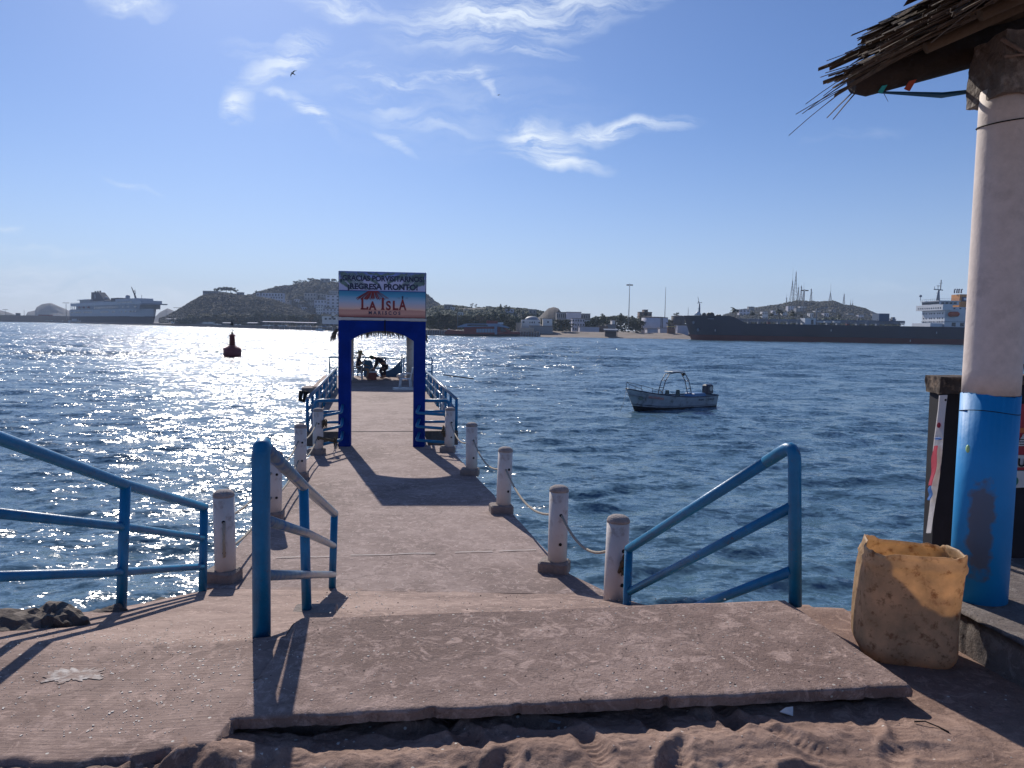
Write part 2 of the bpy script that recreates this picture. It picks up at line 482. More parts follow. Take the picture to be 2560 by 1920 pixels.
def water_mat():
    M = bpy.data.materials.new('sea_water'); M.use_nodes = True
    n, l = M.node_tree.nodes, M.node_tree.links
    b = n['Principled BSDF']
    b.inputs['Base Color'].default_value = (.072, .145, .205, 1)
    b.inputs['Roughness'].default_value = .10
    b.inputs['IOR'].default_value = 1.36
    b.inputs['Specular IOR Level'].default_value = .5
    geo = n.new('ShaderNodeNewGeometry')
    acc = None
    for sc, amp, st, rot, det in ((.10, .20, 2.4, 6, 3), (.36, .42, 2.3, -10, 3), (1.1, .72, 2.0, 14, 3), (3.2, .85, 1.9, -18, 3), (9.0, .45, 1.6, 9, 2), (26.0, .22, 1.2, -8, 1)):
        mp = n.new('ShaderNodeMapping'); mp.inputs['Rotation'].default_value = (0, 0, R(rot)); mp.inputs['Scale'].default_value = (sc, sc * st, sc)
        l.new(geo.outputs['Position'], mp.inputs[0])
        z = n.new('ShaderNodeTexNoise'); z.inputs['Scale'].default_value = 1; z.inputs['Detail'].default_value = det; z.inputs['Distortion'].default_value = .7
        l.new(mp.outputs[0], z.inputs['Vector'])
        c = n.new('ShaderNodeVectorMath'); c.operation = 'MULTIPLY_ADD'; c.inputs[1].default_value = (amp * .85, amp, 0); c.inputs[2].default_value = (-amp * .425, -amp * .5, 0)
        l.new(z.outputs['Color'], c.inputs[0])
        if acc is None: acc = c.outputs[0]
        else:
            ad = n.new('ShaderNodeVectorMath'); ad.operation = 'ADD'; l.new(acc, ad.inputs[0]); l.new(c.outputs[0], ad.inputs[1]); acc = ad.outputs[0]
    pt = n.new('ShaderNodeTexNoise'); pt.inputs['Scale'].default_value = .05; pt.inputs['Detail'].default_value = 4
    mp = n.new('ShaderNodeMapping'); mp.inputs['Scale'].default_value = (.5, 1.6, 1); l.new(geo.outputs['Position'], mp.inputs[0]); l.new(mp.outputs[0], pt.inputs['Vector'])
    pr = n.new('ShaderNodeMapRange'); pr.inputs[1].default_value = .3; pr.inputs[2].default_value = .7; pr.inputs[3].default_value = WAVE * .7; pr.inputs[4].default_value = WAVE * 1.2
    l.new(pt.outputs[0], pr.inputs[0])
    sy_ = n.new('ShaderNodeSeparateXYZ'); l.new(geo.outputs['Position'], sy_.inputs[0])
    op = n.new('ShaderNodeMapRange'); op.inputs[1].default_value = 12; op.inputs[2].default_value = 110; op.inputs[3].default_value = 1.25; op.inputs[4].default_value = 2.05   # rougher in the open channel
    l.new(sy_.outputs[1], op.inputs[0])
    rg_ = n.new('ShaderNodeMapRange'); rg_.inputs[1].default_value = 10; rg_.inputs[2].default_value = 90; rg_.inputs[3].default_value = .115; rg_.inputs[4].default_value = .19   # unresolved chop further out
    l.new(sy_.outputs[1], rg_.inputs[0]); l.new(rg_.outputs[0], b.inputs['Roughness'])
    mm = n.new('ShaderNodeMath'); mm.operation = 'MULTIPLY'; l.new(pr.outputs[0], mm.inputs[0]); l.new(op.outputs[0], mm.inputs[1])
    scn = n.new('ShaderNodeVectorMath'); scn.operation = 'SCALE'; l.new(acc, scn.inputs[0]); l.new(mm.outputs[0], scn.inputs['Scale'])
    ad = n.new('ShaderNodeVectorMath'); ad.operation = 'ADD'; l.new(scn.outputs[0], ad.inputs[0]); l.new(geo.outputs['Normal'], ad.inputs[1])
    nn = n.new('ShaderNodeVectorMath'); nn.operation = 'NORMALIZE'; l.new(ad.outputs[0], nn.inputs[0])
    l.new(nn.outputs[0], b.inputs['Normal'])
    return M


M_water = water_mat()


def build_water():
    rs = [2.5]
    while rs[-1] < 3300:
        r = rs[-1]
        rs.append(r + max(.055, (.0058 if r < 90 else .0075 if r < 650 else .03) * r))
    rs = np.array(rs)
    th = np.radians(np.linspace(-80, 80, 460))
    T, Rr = np.meshgrid(th, rs)
    X = Rr * np.sin(T); Y = Rr * np.cos(T)
    Z = np.zeros_like(X)
    rg = np.random.RandomState(4)
    sp = np.maximum(.055, .0062 * Rr)
    for i in range(64):
        lam = .36 * (3.4 / .36) ** rg.rand()
        d = R(-78) + rg.randn() * .55
        k = 2 * math.pi / lam
        a = .0165 * lam * (.8 if lam < 2.5 else .4)
        ph = rg.rand() * 6.28
        fade = np.clip((lam / sp - 3) / 4, 0, 1)
        w = k * (X * math.cos(d) + Y * math.sin(d)) + ph + .8 * np.sin(X * .31 + i) + .6 * np.cos(Y * .27 - i)
        s = np.sin(w)
        Z += a * fade * (s + .25 * np.cos(2 * w)) * .5
    Z *= .85
    far = np.clip((Rr - 25) / 90, 0, 1)
    for i in range(22):
        lam = 4.0 * (13.0 / 4.0) ** rg.rand()
        d = R(-80) + rg.randn() * .5; k = 2 * math.pi / lam
        fade = np.clip((lam / np.maximum(sp, .0078 * Rr * (Rr > 90)) - 1.6) / 2, 0, 1)
        w = k * (X * math.cos(d) + Y * math.sin(d)) + rg.rand() * 6.28 + .8 * np.sin(X * .05 + i) + .7 * np.cos(Y * .04 - i)
        Z += .0125 * lam * far * fade * (1 - np.abs(np.sin(w / 2)) * 2) * .55
    nx, ny = len(th), len(rs)
    v = np.stack([X.ravel(), Y.ravel(), Z.ravel()], 1)
    i = (np.arange(ny - 1)[:, None] * nx + np.arange(nx - 1)[None, :]).ravel()
    f = np.stack([i, i + nx, i + nx + 1, i + 1], 1)
    f = f[:, ::-1]
    o = np_mesh('water', v, f, M_water, kind='structure')
    o['label'] = 'choppy blue harbour water with a wide sun glitter path on the left'
    return o


build_water()

# ================================================================== ground near the camera
PZ, SZ, NZ = 2.10, 3.02, 2.925          # pier deck, raised slab, sand
# sand with foot marks; dense only where the camera is near it
xs = np.unique(np.concatenate([np.linspace(-60, -6, 28), np.linspace(-6, -2.2, 30), np.linspace(-2.2, 2.9, 560), np.linspace(2.9, 7, 40), np.linspace(7, 60, 27)]))
ys = np.unique(np.concatenate([np.linspace(-45, 0, 30), np.linspace(0, 2.2, 22), np.linspace(2.2, 3.75, 230), np.linspace(3.75, 6.2, 60), np.linspace(6.2, 9, 10)]))
prn = np.random.RandomState(11)
prints = [(prn.uniform(-1.6, 2.7), prn.uniform(2.35, 3.25), prn.uniform(-.6, .6) + (0 if prn.rand() < .6 else 1.2), prn.uniform(.016, .034)) for _ in range(46)]


def sand_z(X, Y):
    z = NZ + .05 * fbm(X * .6, Y * .6, 3, 3)
    ins = (np.abs(X) < 3.2) & (Y > 2.0) & (Y < 4.2)
    d = np.zeros_like(X)
    soft = 1 - .65 * np.clip((X - .9) / .8, 0, 1)
    r1 = fbm(X * 5.2, Y * 6.5, 4, 21); d += .028 * r1
    r2 = 1 - np.abs(fbm(X * 8.5, Y * 10, 3, 31)) * 4.2; d += .009 * np.clip(r2, -.5, 1)
    d += .010 * fbm(X * 30, Y * 30, 4, 5, .7) + .004 * np.clip(fbm(X * 17, Y * 19, 3, 25) * 4, 0, 1)
    for (a, b, t, dep) in prints:
        u = (X - a) * math.cos(t) + (Y - b) * math.sin(t); w = -(X - a) * math.sin(t) + (Y - b) * math.cos(t)
        q = (w / .125) ** 2 + (u / .046) ** 2
        d += -dep * np.exp(-q ** 2 * .8) + .010 * np.exp(-(np.sqrt(q) - 1.5) ** 2 * 9) + .0035 * np.sin(w * 210) * np.exp(-q ** 2)
    # a drift of sand banked in front of the slab, higher towards the left
    d += .03 * np.exp(-((Y - (2.82 + .12 * (X + .3))) / .10) ** 2) * (np.abs(X) < 2)
    d = d * soft + .055 * np.exp(-((X + 1.12) / .22) ** 2 - ((Y - 2.82) / .16) ** 2)
    z = z + np.where(ins, d, .02 * fbm(X * 3, Y * 3, 3, 8))
    # bank down to the water
    bank = np.where(X < -1.0, 4.1, np.where(X > 1.6, 4.62, 4.4))
    bank = bank + .5 * fbm(X * 1.1, Y * 1.1, 3, 9) - .02 * np.abs(X)
    bt = np.clip((Y - bank) / 1.5, 0, 1)
    z = z - bt * (4.2 + 1.2 * fbm(X * 2.2, Y * 2.2, 3, 6))
    under = (X > -2.9) & (X < 1.62) & (Y > 3.35)
    z = np.where(under & (Y < 4.4), np.minimum(z, 2.62 - np.clip((Y - 3.5), 0, 1) * .8), z)
    z = np.where((X > -2.72) & (X < -1.2) & (Y > 2.86), np.minimum(z, 2.72), z)
    return z


o = grid_mesh('sand', xs, ys, sand_z, M_sand, kind='structure')
o['label'] = 'reddish trampled sand in the foreground'

# raised slab, right of the left ramp
c_nl = G(548, 1796, SZ); c_nr = G(2282, 1714, SZ); c_fr = G(1966, 1500, SZ); c_fl = G(735, 1547, SZ)


def slab_mesh():
    nu, nv = 260, 70
    V = []; 
    for j in range(nv + 1):
        for i in range(nu + 1):
            u, v = i / nu, j / nv
            p = (c_nl * (1 - u) + c_nr * u) * (1 - v) + (c_fl * (1 - u) + c_fr * u) * v
            V.append(p)
    A = np.array([tuple(p) for p in V])
    X, Y = A[:, 0], A[:, 1]
    A[:, 2] = SZ + .010 * fbm(X * 2.2, Y * 2.2, 3, 2) + .0035 * fbm(X * 14, Y * 14, 3, 12)
    A = A.reshape(nv + 1, nu + 1, 3)
    # chipped front edge
    xe = A[0, :, 0]
    chip = .022 * fbm(xe * 7, xe * 0, 4, 40) + .035 * np.clip(fbm(xe * 16, xe * 0 + 5, 3, 44) * 3 - .55, 0, 1)
    A[0, :, 1] += chip
    A[0, :, 2] -= .008 + .018 * np.clip(fbm(xe * 22, xe * 0 + 2, 3, 46) * 2.4, 0, 1)
    A[1, :, 2] -= .003
    # rounded left edge, running down into the ramp
    tl = .010
    A[:, 0, 2] -= .030 ; A[:, 1, 2] -= .018; A[:, 2, 2] -= .013; A[:, 3, 2] -= .005
    A[:, -1, 2] -= .012; A[:, 0, 0] += .02 * fbm(A[:, 0, 1] * 5, A[:, 0, 1] * 0, 3, 50)
    top = A.reshape(-1, 3)
    n1 = nu + 1
    faces = [(j * n1 + i, j * n1 + i + 1, (j + 1) * n1 + i + 1, (j + 1) * n1 + i) for j in range(nv) for i in range(nu)]
    ring = [i for i in range(n1)] + [j * n1 + nu for j in range(1, nv + 1)] + [nv * n1 + i for i in range(nu - 1, -1, -1)] + [j * n1 for j in range(nv - 1, 0, -1)]
    vs = [tuple(p) for p in top]
    for lev, (dz, ins) in enumerate(((.022, .003), (.055, .010), (.062, .13))):
        for q in ring:
            p = top[q]; w = .012 * float(fbm(np.array([p[0] * 18.0]), np.array([p[1] * 18.0 + lev * 3]), 3, 60)[0])
            cx, cy = .35, 3.8
            sgn = 1 if p[1] < cy else -1
            vs.append((p[0], p[1] + (ins + w) * sgn, SZ - dz + w * .3))
    N = len(top); L = len(ring)
    for lev in range(3):
        for k in range(L):
            k2 = (k + 1) % L
            a = ring[k] if lev == 0 else N + (lev - 1) * L + k
            b = ring[k2] if lev == 0 else N + (lev - 1) * L + k2
            faces.append((a, N + lev * L + k, N + lev * L + k2, b))
    me = bpy.data.meshes.new('pavement_slab'); me.from_pydata(vs, [], faces)
    me.polygons.foreach_set('use_smooth', [True] * (nu * nv) + [False] * (3 * L))
    me.materials.append(M_slab); me.update()
    ob = bpy.data.objects.new('pavement_slab', me); COL.objects.link(ob)
    return tag(ob, 'raised chipped concrete slab in the foreground', None, None, 'structure')


slab_mesh()


# ramp from the foreground down to the pier; its near left part is the worn concrete apron
def ramp_z(X, Y):
    z = np.where(Y < 3.75, 2.972, 2.972 - (Y - 3.75) * .268)
    z = np.where(Y > 7.0, PZ + .0, z)
    z = np.maximum(z, PZ)
    z = z + .008 * fbm(X * 2, Y * 2, 3, 70) + .003 * fbm(X * 12, Y * 14, 3, 71)
    ex = c_nl.x + (c_fl.x - c_nl.x) * (Y - c_nl.y) / (c_fl.y - c_nl.y)
    z = z + np.where((Y > 2.4) & (Y < 4.3), np.clip(1 - (ex - X) / .5, 0, 1) ** 1.3 * (.040 * np.clip((4.3 - Y) / .5, 0, 1)), 0) * (X < ex + .05)
    z = z + .012 * np.clip(1 - (Y - 2.75) / .8, 0, 1) * fbm(X * 9, Y * 9, 3, 72)
    return z


def ramp_mesh():
    nu, nv = 240, 190
    U, V = np.meshgrid(np.linspace(0, 1, nu), np.linspace(0, 1, nv))
    Y = 2.62 + V * 4.46
    xl = np.where(Y < 4.2, -3.6, -3.6 + np.clip((Y - 4.2) / .9, 0, 1) * .82) + np.where(Y > 6.4, .0, 0)
    xl = np.maximum(xl, -3.6); xl = xl + .05 * fbm(Y * 3, Y * 0, 3, 80)
    xr = np.where(Y < 4.6, 1.45, 1.45 - (Y - 4.6) * .20)
    xr = np.where(Y < 4.05, np.interp(Y, [2.6, 3.2, 3.75, 4.05], [-.98, -.92, -.4, 1.45]), xr)
    X = xl + (xr - xl) * U
    Z = ramp_z(X, Y)
    # chipped near edge with sand lapping over it
    e = 2.74 + .13 * np.clip((-X - 1.1) / 1.5, -1, 1) * -1 + .10 * fbm(X * 3.2, X * 0, 4, 90) + .05 * fbm(X * 14, X * 0 + 3, 3, 92)
    e = np.where(X > -1.1, 3.2, e)
    drop = np.clip((e - Y) / .045, 0, 1)
    Z = Z - drop * .12
    nx, ny = nu, nv
    v = np.stack([X.ravel(), Y.ravel(), Z.ravel()], 1)
    i = (np.arange(ny - 1)[:, None] * nx + np.arange(nx - 1)[None, :]).ravel()
    f = np.stack([i, i + 1, i + nx + 1, i + nx], 1)
    # skirt down on both sides
    b = v.reshape(ny, nx, 3)
    sk = []; sf = []
    base = len(v)
    for side in (0, nx - 1):
        o0 = base + len(sk)
        for j in range(ny):
            p = b[j, side].copy(); p[2] -= .35; p[0] += (.05 if side == 0 else -.02); sk.append(p)
        for j in range(ny - 1):
            q = (j * nx + side, (j + 1) * nx + side, o0 + j + 1, o0 + j)
            sf.append(q if side else q[::-1])
    v = np.concatenate([v, np.array(sk)]); f = np.concatenate([f, np.array(sf)])
    o = np_mesh('ramp', v, f, M_ramp, kind='structure')
    o['label'] = 'broom-finished concrete ramp sloping from the sand down to the pier'


ramp_mesh()

# worn remains of white paint on the apron
pc = G(168, 1690, 2.972)
pm = MB()
pp = [(95, 1708), (112, 1680), (150, 1672), (185, 1668), (235, 1666), (262, 1672), (268, 1684), (252, 1700), (225, 1697), (205, 1706), (178, 1700), (150, 1712), (120, 1704), (75, 1712)]
pts = [G(a, b, 2.974) for a, b in pp]
zc = lambda p: float(ramp_z(np.array([p.x]), np.array([p.y]))[0]) + .003
cc = sum(pts, Vector()) / len(pts)
vs = [Vector((cc.x, cc.y, zc(cc)))]
for i in range(len(pts)):
    a, b = pts[i], pts[(i + 1) % len(pts)]
    for k in range(5):
        q = a.lerp(b, k / 5); q = q + (cc - q) * rnd.uniform(-.04, .34); vs.append(Vector((q.x, q.y, zc(q))))
pm.add(vs, [(0, i, i % (len(vs) - 1) + 1) for i in range(1, len(vs))])
M_oldpaint = mat('flaking_white_paint', (.50, .46, .43), .8, .2, 20, .3, 40, stain=(.24, .16, .135), stain_amt=.85, sscale=16)
pm.build('painted_marking', M_oldpaint, kind='structure', label='flaking patch of white paint on the concrete')

# broken shell and grit lying on the concrete and the sand
def chips(label, n, xr, yr, smin, smax, seed, m_, zf, dens):
    g = np.random.RandomState(seed); x = g.uniform(*xr, n); y = g.uniform(*yr, n); k = (fbm(x * 1.6, y * 1.6, 3, seed) + .5) * dens(x, y) > g.rand(n) * 1.0; x, y = x[k], y[k]; n = len(x)
    z = zf(x, y) + .002; s = smin + (smax - smin) * g.rand(n) ** 3; an = g.uniform(0, 6.28, (n, 1)) + np.array([0, 1.3, 2.9, 4.6])[None] + g.uniform(-.4, .4, (n, 4)); r = s[:, None] * g.uniform(.5, 1.2, (n, 4))
    top = np.stack([x[:, None] + r * np.cos(an), y[:, None] + r * np.sin(an), z[:, None] + s[:, None] * g.uniform(.03, .22, (n, 4))], 2); low = top * 1.0; low[:, :, 2] = z[:, None] - .004
    v = np.concatenate([top, low], 1); b = (np.arange(n) * 8)[:, None, None]
    f = np.array([(0, 1, 2, 3), (0, 4, 5, 1), (1, 5, 6, 2), (2, 6, 7, 3), (3, 7, 4, 0)])[None] + b
    o = np_mesh('shell_grit', v.reshape(-1, 3), f.reshape(-1, 4), m_, kind='stuff', smooth=False); o['label'] = label


def slab_z(x, y): return SZ + .010 * fbm(x * 2.2, y * 2.2, 3, 2) + .0035 * fbm(x * 14, y * 14, 3, 12)
M_shell = mat('broken_shell', (.60, .54, .48), .7, .25, 30)
M_grit = mat('dark_grit', (.07, .05, .045), .9, .3, 30)
exl = lambda y: c_nl.x + (c_fl.x - c_nl.x) * (y - c_nl.y) / (c_fl.y - c_nl.y)
exr = lambda y: c_nr.x + (c_fr.x - c_nr.x) * (y - c_nr.y) / (c_fr.y - c_nr.y)
chips('white shell fragments strewn over the worn concrete on the left', 5200, (-3.2, -.9), (2.85, 4.3), .0012, .0075, 5, M_shell, lambda x, y: ramp_z(x, y), lambda x, y: np.where(x < exl(y) - .04, np.clip((4.4 - y) / .9, 0, 1), 0))
chips('white shell fragments strewn over the raised slab', 2400, (-1.1, 1.8), (3.1, 4.4), .0012, .0065, 6, M_shell, slab_z, lambda x, y: np.where((x > exl(y) + .05) & (x < exr(y) - .05) & (y > c_nl.y + (c_nr.y - c_nl.y) * (x + 1.2) / 3 + .03), 1.0 - .25 * (x + 1), 0))
chips('dark grit scattered over the concrete', 1500, (-3.2, 1.7), (2.95, 4.4), .0012, .0055, 7, M_grit, lambda x, y: np.where(x < exl(y), ramp_z(x, y), slab_z(x, y)), lambda x, y: np.where((np.abs(x - exl(y)) > .05) & (x < exr(y) - .05) & (y > 3.12), .8, 0))
chips('shell and grit lying on the sand', 900, (-1.6, 2.6), (2.3, 3.0), .0012, .0065, 8, M_shell, sand_z, lambda x, y: .5 + 0 * x)

# pier walkway (narrows towards the arch)
le = [(-2.88, 7.0), (-3.95, 15.3)]
re_ = [(1.02, 7.0), (.62, 7.6), (-1.28, 15.6)]
ys_ = np.linspace(7.02, 15.9, 90)


def interp(pts, y): return np.interp(y, [p[1] for p in pts], [p[0] for p in pts])


def strip_deck(name, yv, L, Rr, z, th, m, label, nx=40):
    Lw = L + .03 * fbm(yv * 2, yv * 0, 4, 100); Rw = Rr + .04 * fbm(yv * 2, yv * 0 + 9, 4, 101)
    U = np.linspace(0, 1, nx)
    X = Lw[:, None] + (Rw - Lw)[:, None] * U[None, :]; Y = np.repeat(yv[:, None], nx, 1)
    Z = z + .006 * fbm(X * 2, Y * 2, 3, 105) + 0 * X
    ny = len(yv)
    v = np.stack([X.ravel(), Y.ravel(), Z.ravel()], 1)
    i = (np.arange(ny - 1)[:, None] * nx + np.arange(nx - 1)[None, :]).ravel()
    f = np.stack([i, i + 1, i + nx + 1, i + nx], 1)
    ring = [i for i in range(nx)] + [j * nx + nx - 1 for j in range(1, ny)] + [(ny - 1) * nx + i for i in range(nx - 2, -1, -1)] + [j * nx for j in range(ny - 2, 0, -1)]
    n0 = len(v); low = v[ring].copy(); low[:, 2] -= th + .02 * fbm(low[:, 0] * 5, low[:, 1] * 5, 2, 106)
    cx = X.mean()
    low[:, 0] += np.where(low[:, 0] < cx, .05, -.05)
    v = np.concatenate([v, low]); k = len(ring)
    sf = np.array([(ring[a], n0 + a, n0 + (a + 1) % k, ring[(a + 1) % k]) for a in range(k)])
    o = np_mesh(name, v, np.concatenate([f, sf]), m, kind='structure', smooth=False)
    o['label'] = label
    return o


strip_deck('pier_deck', ys_, interp(le, ys_), interp(re_, ys_), PZ, .26, M_pier, 'long concrete pier walkway leading to the blue arch')
# a thin pale joint across the walkway
jm = MB(); a = G(690, 1396, PZ); b = G(1340, 1376, PZ)
pr = None; vs = []
for i in range(41):
    p = a.lerp(b, i / 40); w = .008 + .006 * rnd.random(); p.y += .02 * math.sin(i * .7) * rnd.random()
    vs += [(p.x, p.y - w, PZ + .008), (p.x, p.y + w, PZ + .008)]
jm.add(vs, [(2 * i, 2 * i + 2, 2 * i + 3, 2 * i + 1) for i in range(40) if i not in (9, 10, 24, 25, 26, 33)])
jm.build('deck_joint', mat('pale_mortar', (.5, .45, .42), .9), kind='structure', label='pale mortar joint across the pier')
# submerged piles of the walkway
for k, (x, y) in enumerate(((-2.5, 9.2), (.1, 8.6), (-3.2, 13), (-1.1, 12.8))):
    p = thing('pier_pile', ('left concrete pile under the near half of the walkway', 'right concrete pile under the near half of the walkway', 'left concrete pile under the walkway just before the arch', 'right concrete pile under the walkway just before the arch')[k] if True else ' under the walkway before the arch', 'pile', (x, y, -1.5), group='piles under the pier')
    m = MB(); m.lathe((0, 0, 0), [(.14, 0), (.14, 3.38)], 12); m.build('shaft', M_wetedge, p)

# ------------------------------------------------------------------ blue handrails
def pipe_rail(name, label, posts, rails, r=.033, caps=True, group='blue pipe handrails by the ramp', railmat=None, plates=()):
    """posts: [(base, top)]; rails: list of polylines; world coordinates"""
    t = thing(name, label, 'handrail', posts[0][0], group=group)
    for (a, b) in posts:
        m = MB(posts[0][0]); m.tube([a, b], r, 14); m.build('post', M_blue, t)
    for k, pl in enumerate(rails):
        m = MB(posts[0][0]); m.tube(pl, r * (1.02 if k == 0 else .82), 14)
        if caps and k == 0:
            m.ball(pl[0], r * 1.05, 12); m.ball(pl[-1], r * 1.05, 12)
        m.build('rail', railmat or M_blue, t)
    return t


def rnd_corner(a, c, b, d=.09, n=6):
    """polyline a -> corner c -> b with the corner rounded"""
    a, c, b = Vector(a), Vector(c), Vector(b)
    p = c + (a - c).normalized() * d; q = c + (b - c).normalized() * d
    return [a] + [((p * (1 - t) + c * t) * (1 - t) + (c * (1 - t) + q * t) * t) for t in [i / n for i in range(n + 1)]] + [b]


# left rail (runs out of the picture on the left)
def onx(px, py, D): return At(px, py, D)
A0 = At(-290, 968, 3.45); A0.x = -2.72
L_end_t, L_end_b = At(510, 1268, 6.75), At(506, 1520, 6.75)
L_mid_t, L_mid_b = At(314, 1212, 5.2), At(302, 1556, 5.2)
def lin(p, q, y): t = (y - p.y) / (q.y - p.y); return p + (q - p) * t
L_near_t = lin(At(0, 1096, 4.02), L_mid_t, 3.2)
L_near_b = Vector((L_near_t.x, L_near_t.y, 2.95))
pipe_rail('handrail', 'left blue pipe handrail descending to the pier beside the rocks',
          [(L_end_b, L_end_t), (L_mid_b, L_mid_t), (L_near_b, L_near_t)],
          [[L_near_t, lin(At(0, 1096, 4.02), L_mid_t, 4.02), L_mid_t, L_end_t],
           [lin(At(0, 1284, 4.02), At(308, 1317, 5.2), 3.2), At(308, 1317, 5.2), At(508, 1345, 6.75)],
           [lin(At(0, 1441, 4.02), At(305, 1430, 5.2), 3.2), At(305, 1430, 5.2), At(507, 1416, 6.75)]], r=.036)
# centre-left rail beside the ramp
c0b, c0t = At(654, 1578, 3.9), At(652, 1120, 3.9)
c1b, c1t = At(768, 1536, 5.28), At(771, 1222, 5.28)
c2b, c2t = At(830, 1482, 7.1), At(836, 1284, 7.1)
c1t = lin(c0t, c2t, 5.28)
t = thing('handrail', 'centre blue handrail with bare grey rails in the middle of the ramp', 'handrail', c0b, group='blue pipe handrails by the ramp')
m = MB(c0b); m.tube([c0b - Vector((0, 0, .03)), c0t - Vector((0, 0, .05)), c0t + Vector((0, .012, .0)), c0t + Vector((.0, .05, .015))], [.047, .047, .046, .042], 18); m.ball(c0t + Vector((0, .03, -.005)), .046, 14); m.build('post', M_blue, t)
for (a, b, rr) in ((c1b - Vector((0, 0, .1)), c1t, .034), (c2b, c2t, .034)):
    m = MB(c0b); m.tube([a, b], rr, 14); m.build('post', M_blue, t)
dz = lambda z: Vector((0, 0, z))
m = MB(c0b); m.tube([c0t + Vector((0, .04, .005)), c1t, c2t], .037, 14); m.ball(c2t, .038, 12); m.build('rail', M_galv, t)
for pyA, pyB, pyC in ((1298, 1334, 1364), (1438, 1437, 1436)):
    m = MB(c0b); m.tube([At(658, pyA, 3.92), At(770, pyB, 5.28), At(834, pyC, 7.1)], .030, 14); m.build('rail', M_galv, t)
bb = MB(c1b); bb.bbox(c1b + Vector((.05, .02, -.04)), (.30, .20, .16), .012, R(6)); 
bo = bb.build('base_block', M_blk, None); bo.parent = t; bo.location = Vector(c1b) - Vector(c0b)
# right rail
r0b, r0t = At(1988, 1514, 4.40), At(1986, 1118, 4.40)
r1b, r1t = At(1566, 1560, 6.15), At(1572, 1372, 6.15)
t = thing('handrail', 'right blue pipe handrail at the corner of the raised slab', 'handrail', r0b, group='blue pipe handrails by the ramp')
m = MB(r0b); m.tube(rnd_corner(r0b, r0t + dz(.02), lin(r0t + dz(.02), r1t, 4.62), .10), .0375, 16)
m.build('post', M_blue, t)
m = MB(r0b); m.tube([lin(r0t + dz(.02), r1t, 4.60), r1t], .036, 16); m.ball(r1t, .037, 12); m.build('rail', M_blue, t)
m = MB(r0b); m.tube([r1t, r1b - dz(.35)], .034, 14); m.build('post', M_blue, t)
for a, b in ((At(1984, 1264, 4.40), At(1572, 1480, 6.15)), (At(1982, 1426, 4.40), At(1572, 1582, 6.15))):
    m = MB(r0b); m.tube([a, b], .031, 14); m.build('rail', M_blue, t)

# ------------------------------------------------------------------ white bollards with ropes
def bollard(label, x, y, z, h=.86, rope_side=None, lean=0.0, blk=True, rz=0.0, holes=(.60, .30)):
    t = thing('bollard', label, 'bollard', (x, y, z), rz, group='white rope bollards along the pier')
    m = MB()
    if blk:
        m.bbox((-.03, 0, .05), (.31, .245, .12), .02); m.build('base_block', M_blk, t); m = MB()
    m.lathe((0, 0, 0), [(.098, .04), (.100, .3), (.099, h - .03)], 28)
    m.build('pipe', M_white, t)
    m = MB(); m.lathe((0, 0, 0), [(.101, h - .028), (.101, h - .012), (.09, h + .012), (.06, h + .030), (.02, h + .038)], 28)
    m.build('cap', M_cap, t)
    for hz in holes:
        m = MB(); m.lathe((0, 0, 0), [(.017, 0), (.017, .006), (.012, .008)], 12)
        ho = m.build('rope_hole', M_hole, t)
        ho.rotation_euler = (R(90), 0, R(25)); ho.location = (.0985 * math.sin(R(25)), -.0985 * math.cos(R(25)), hz)
    t.rotation_euler = (R(rnd.uniform(-1.2, 1.2)), R(rnd.uniform(-1.3, 1.3)), R(rnd.uniform(-14, 14)))
    return t


rb = [(.93, 6.50), (.50, 7.72), (-.09, 10.2), (-.66, 12.8), (-1.24, 15.15)]
rl = ['nearest right-hand bollard, half hidden by the right handrail post', 'white bollard on a stained block, second of the right row from the camera',
      'white bollard in the middle of the right row, sun-bleached, third from camera', 'white bollard of the right row next to the last before the arch',
      'white bollard at the right foot of the arch with rope tied behind']
lb = [(-2.76, 7.25), (-3.03, 9.6), (-3.43, 12.25), (-3.74, 14.6)]
ll = ['white bollard with vertical rope laced through two holes, beside the left handrail', 'white bollard seen just behind the centre handrail post',
      'white bollard of the left row, second from the arch', 'white bollard at the left foot of the arch with frayed rope and chain']
for (x, y), L in zip(rb, rl): bollard(L, x, y, PZ, .86)
for (x, y), L in zip(lb, ll): bollard(L, x, y, PZ, .86)


def rope(label, pts, r=.013, m=None, group='ropes strung between the bollards'):
    mb = MB(pts[0]); mb.tube(pts, r, 8)
    o = mb.build('rope', m or M_rope); o.location = pts[0]
    return tag(o, label, 'rope', group)


hp = lambda b, z: Vector((b[0], b[1], PZ + z))
nm = ['nearest', 'second', 'third', 'farthest']
for i in range(4):
    a, b = hp(rb[i], .60), hp(rb[i + 1], .60)
    rope(f'{nm[i]} sagging pale rope of the right bollard row', catenary(a + Vector((-.02, .02, 0)), b + Vector((.03, -.1, 0)), .17 + .03 * (i % 2), 14))
for i in range(3):
    for z, w in ((.62, 'upper'), (.30, 'lower')):
        a, b = hp(lb[i], z), hp(lb[i + 1], z)
        rope(f'{w} rope of the left bollard row, {nm[i]} span', catenary(a, b + Vector((-.0, -.1, 0)), .10, 12))
a = hp(lb[0], .60) + Vector((.03, -.105, 0)); b = hp(lb[0], .26) + Vector((.03, -.105, 0))
rope('short rope laced down the front of the nearest left bollard', [a, a.lerp(b, .5) + Vector((0, -.012, 0)), b], .014)


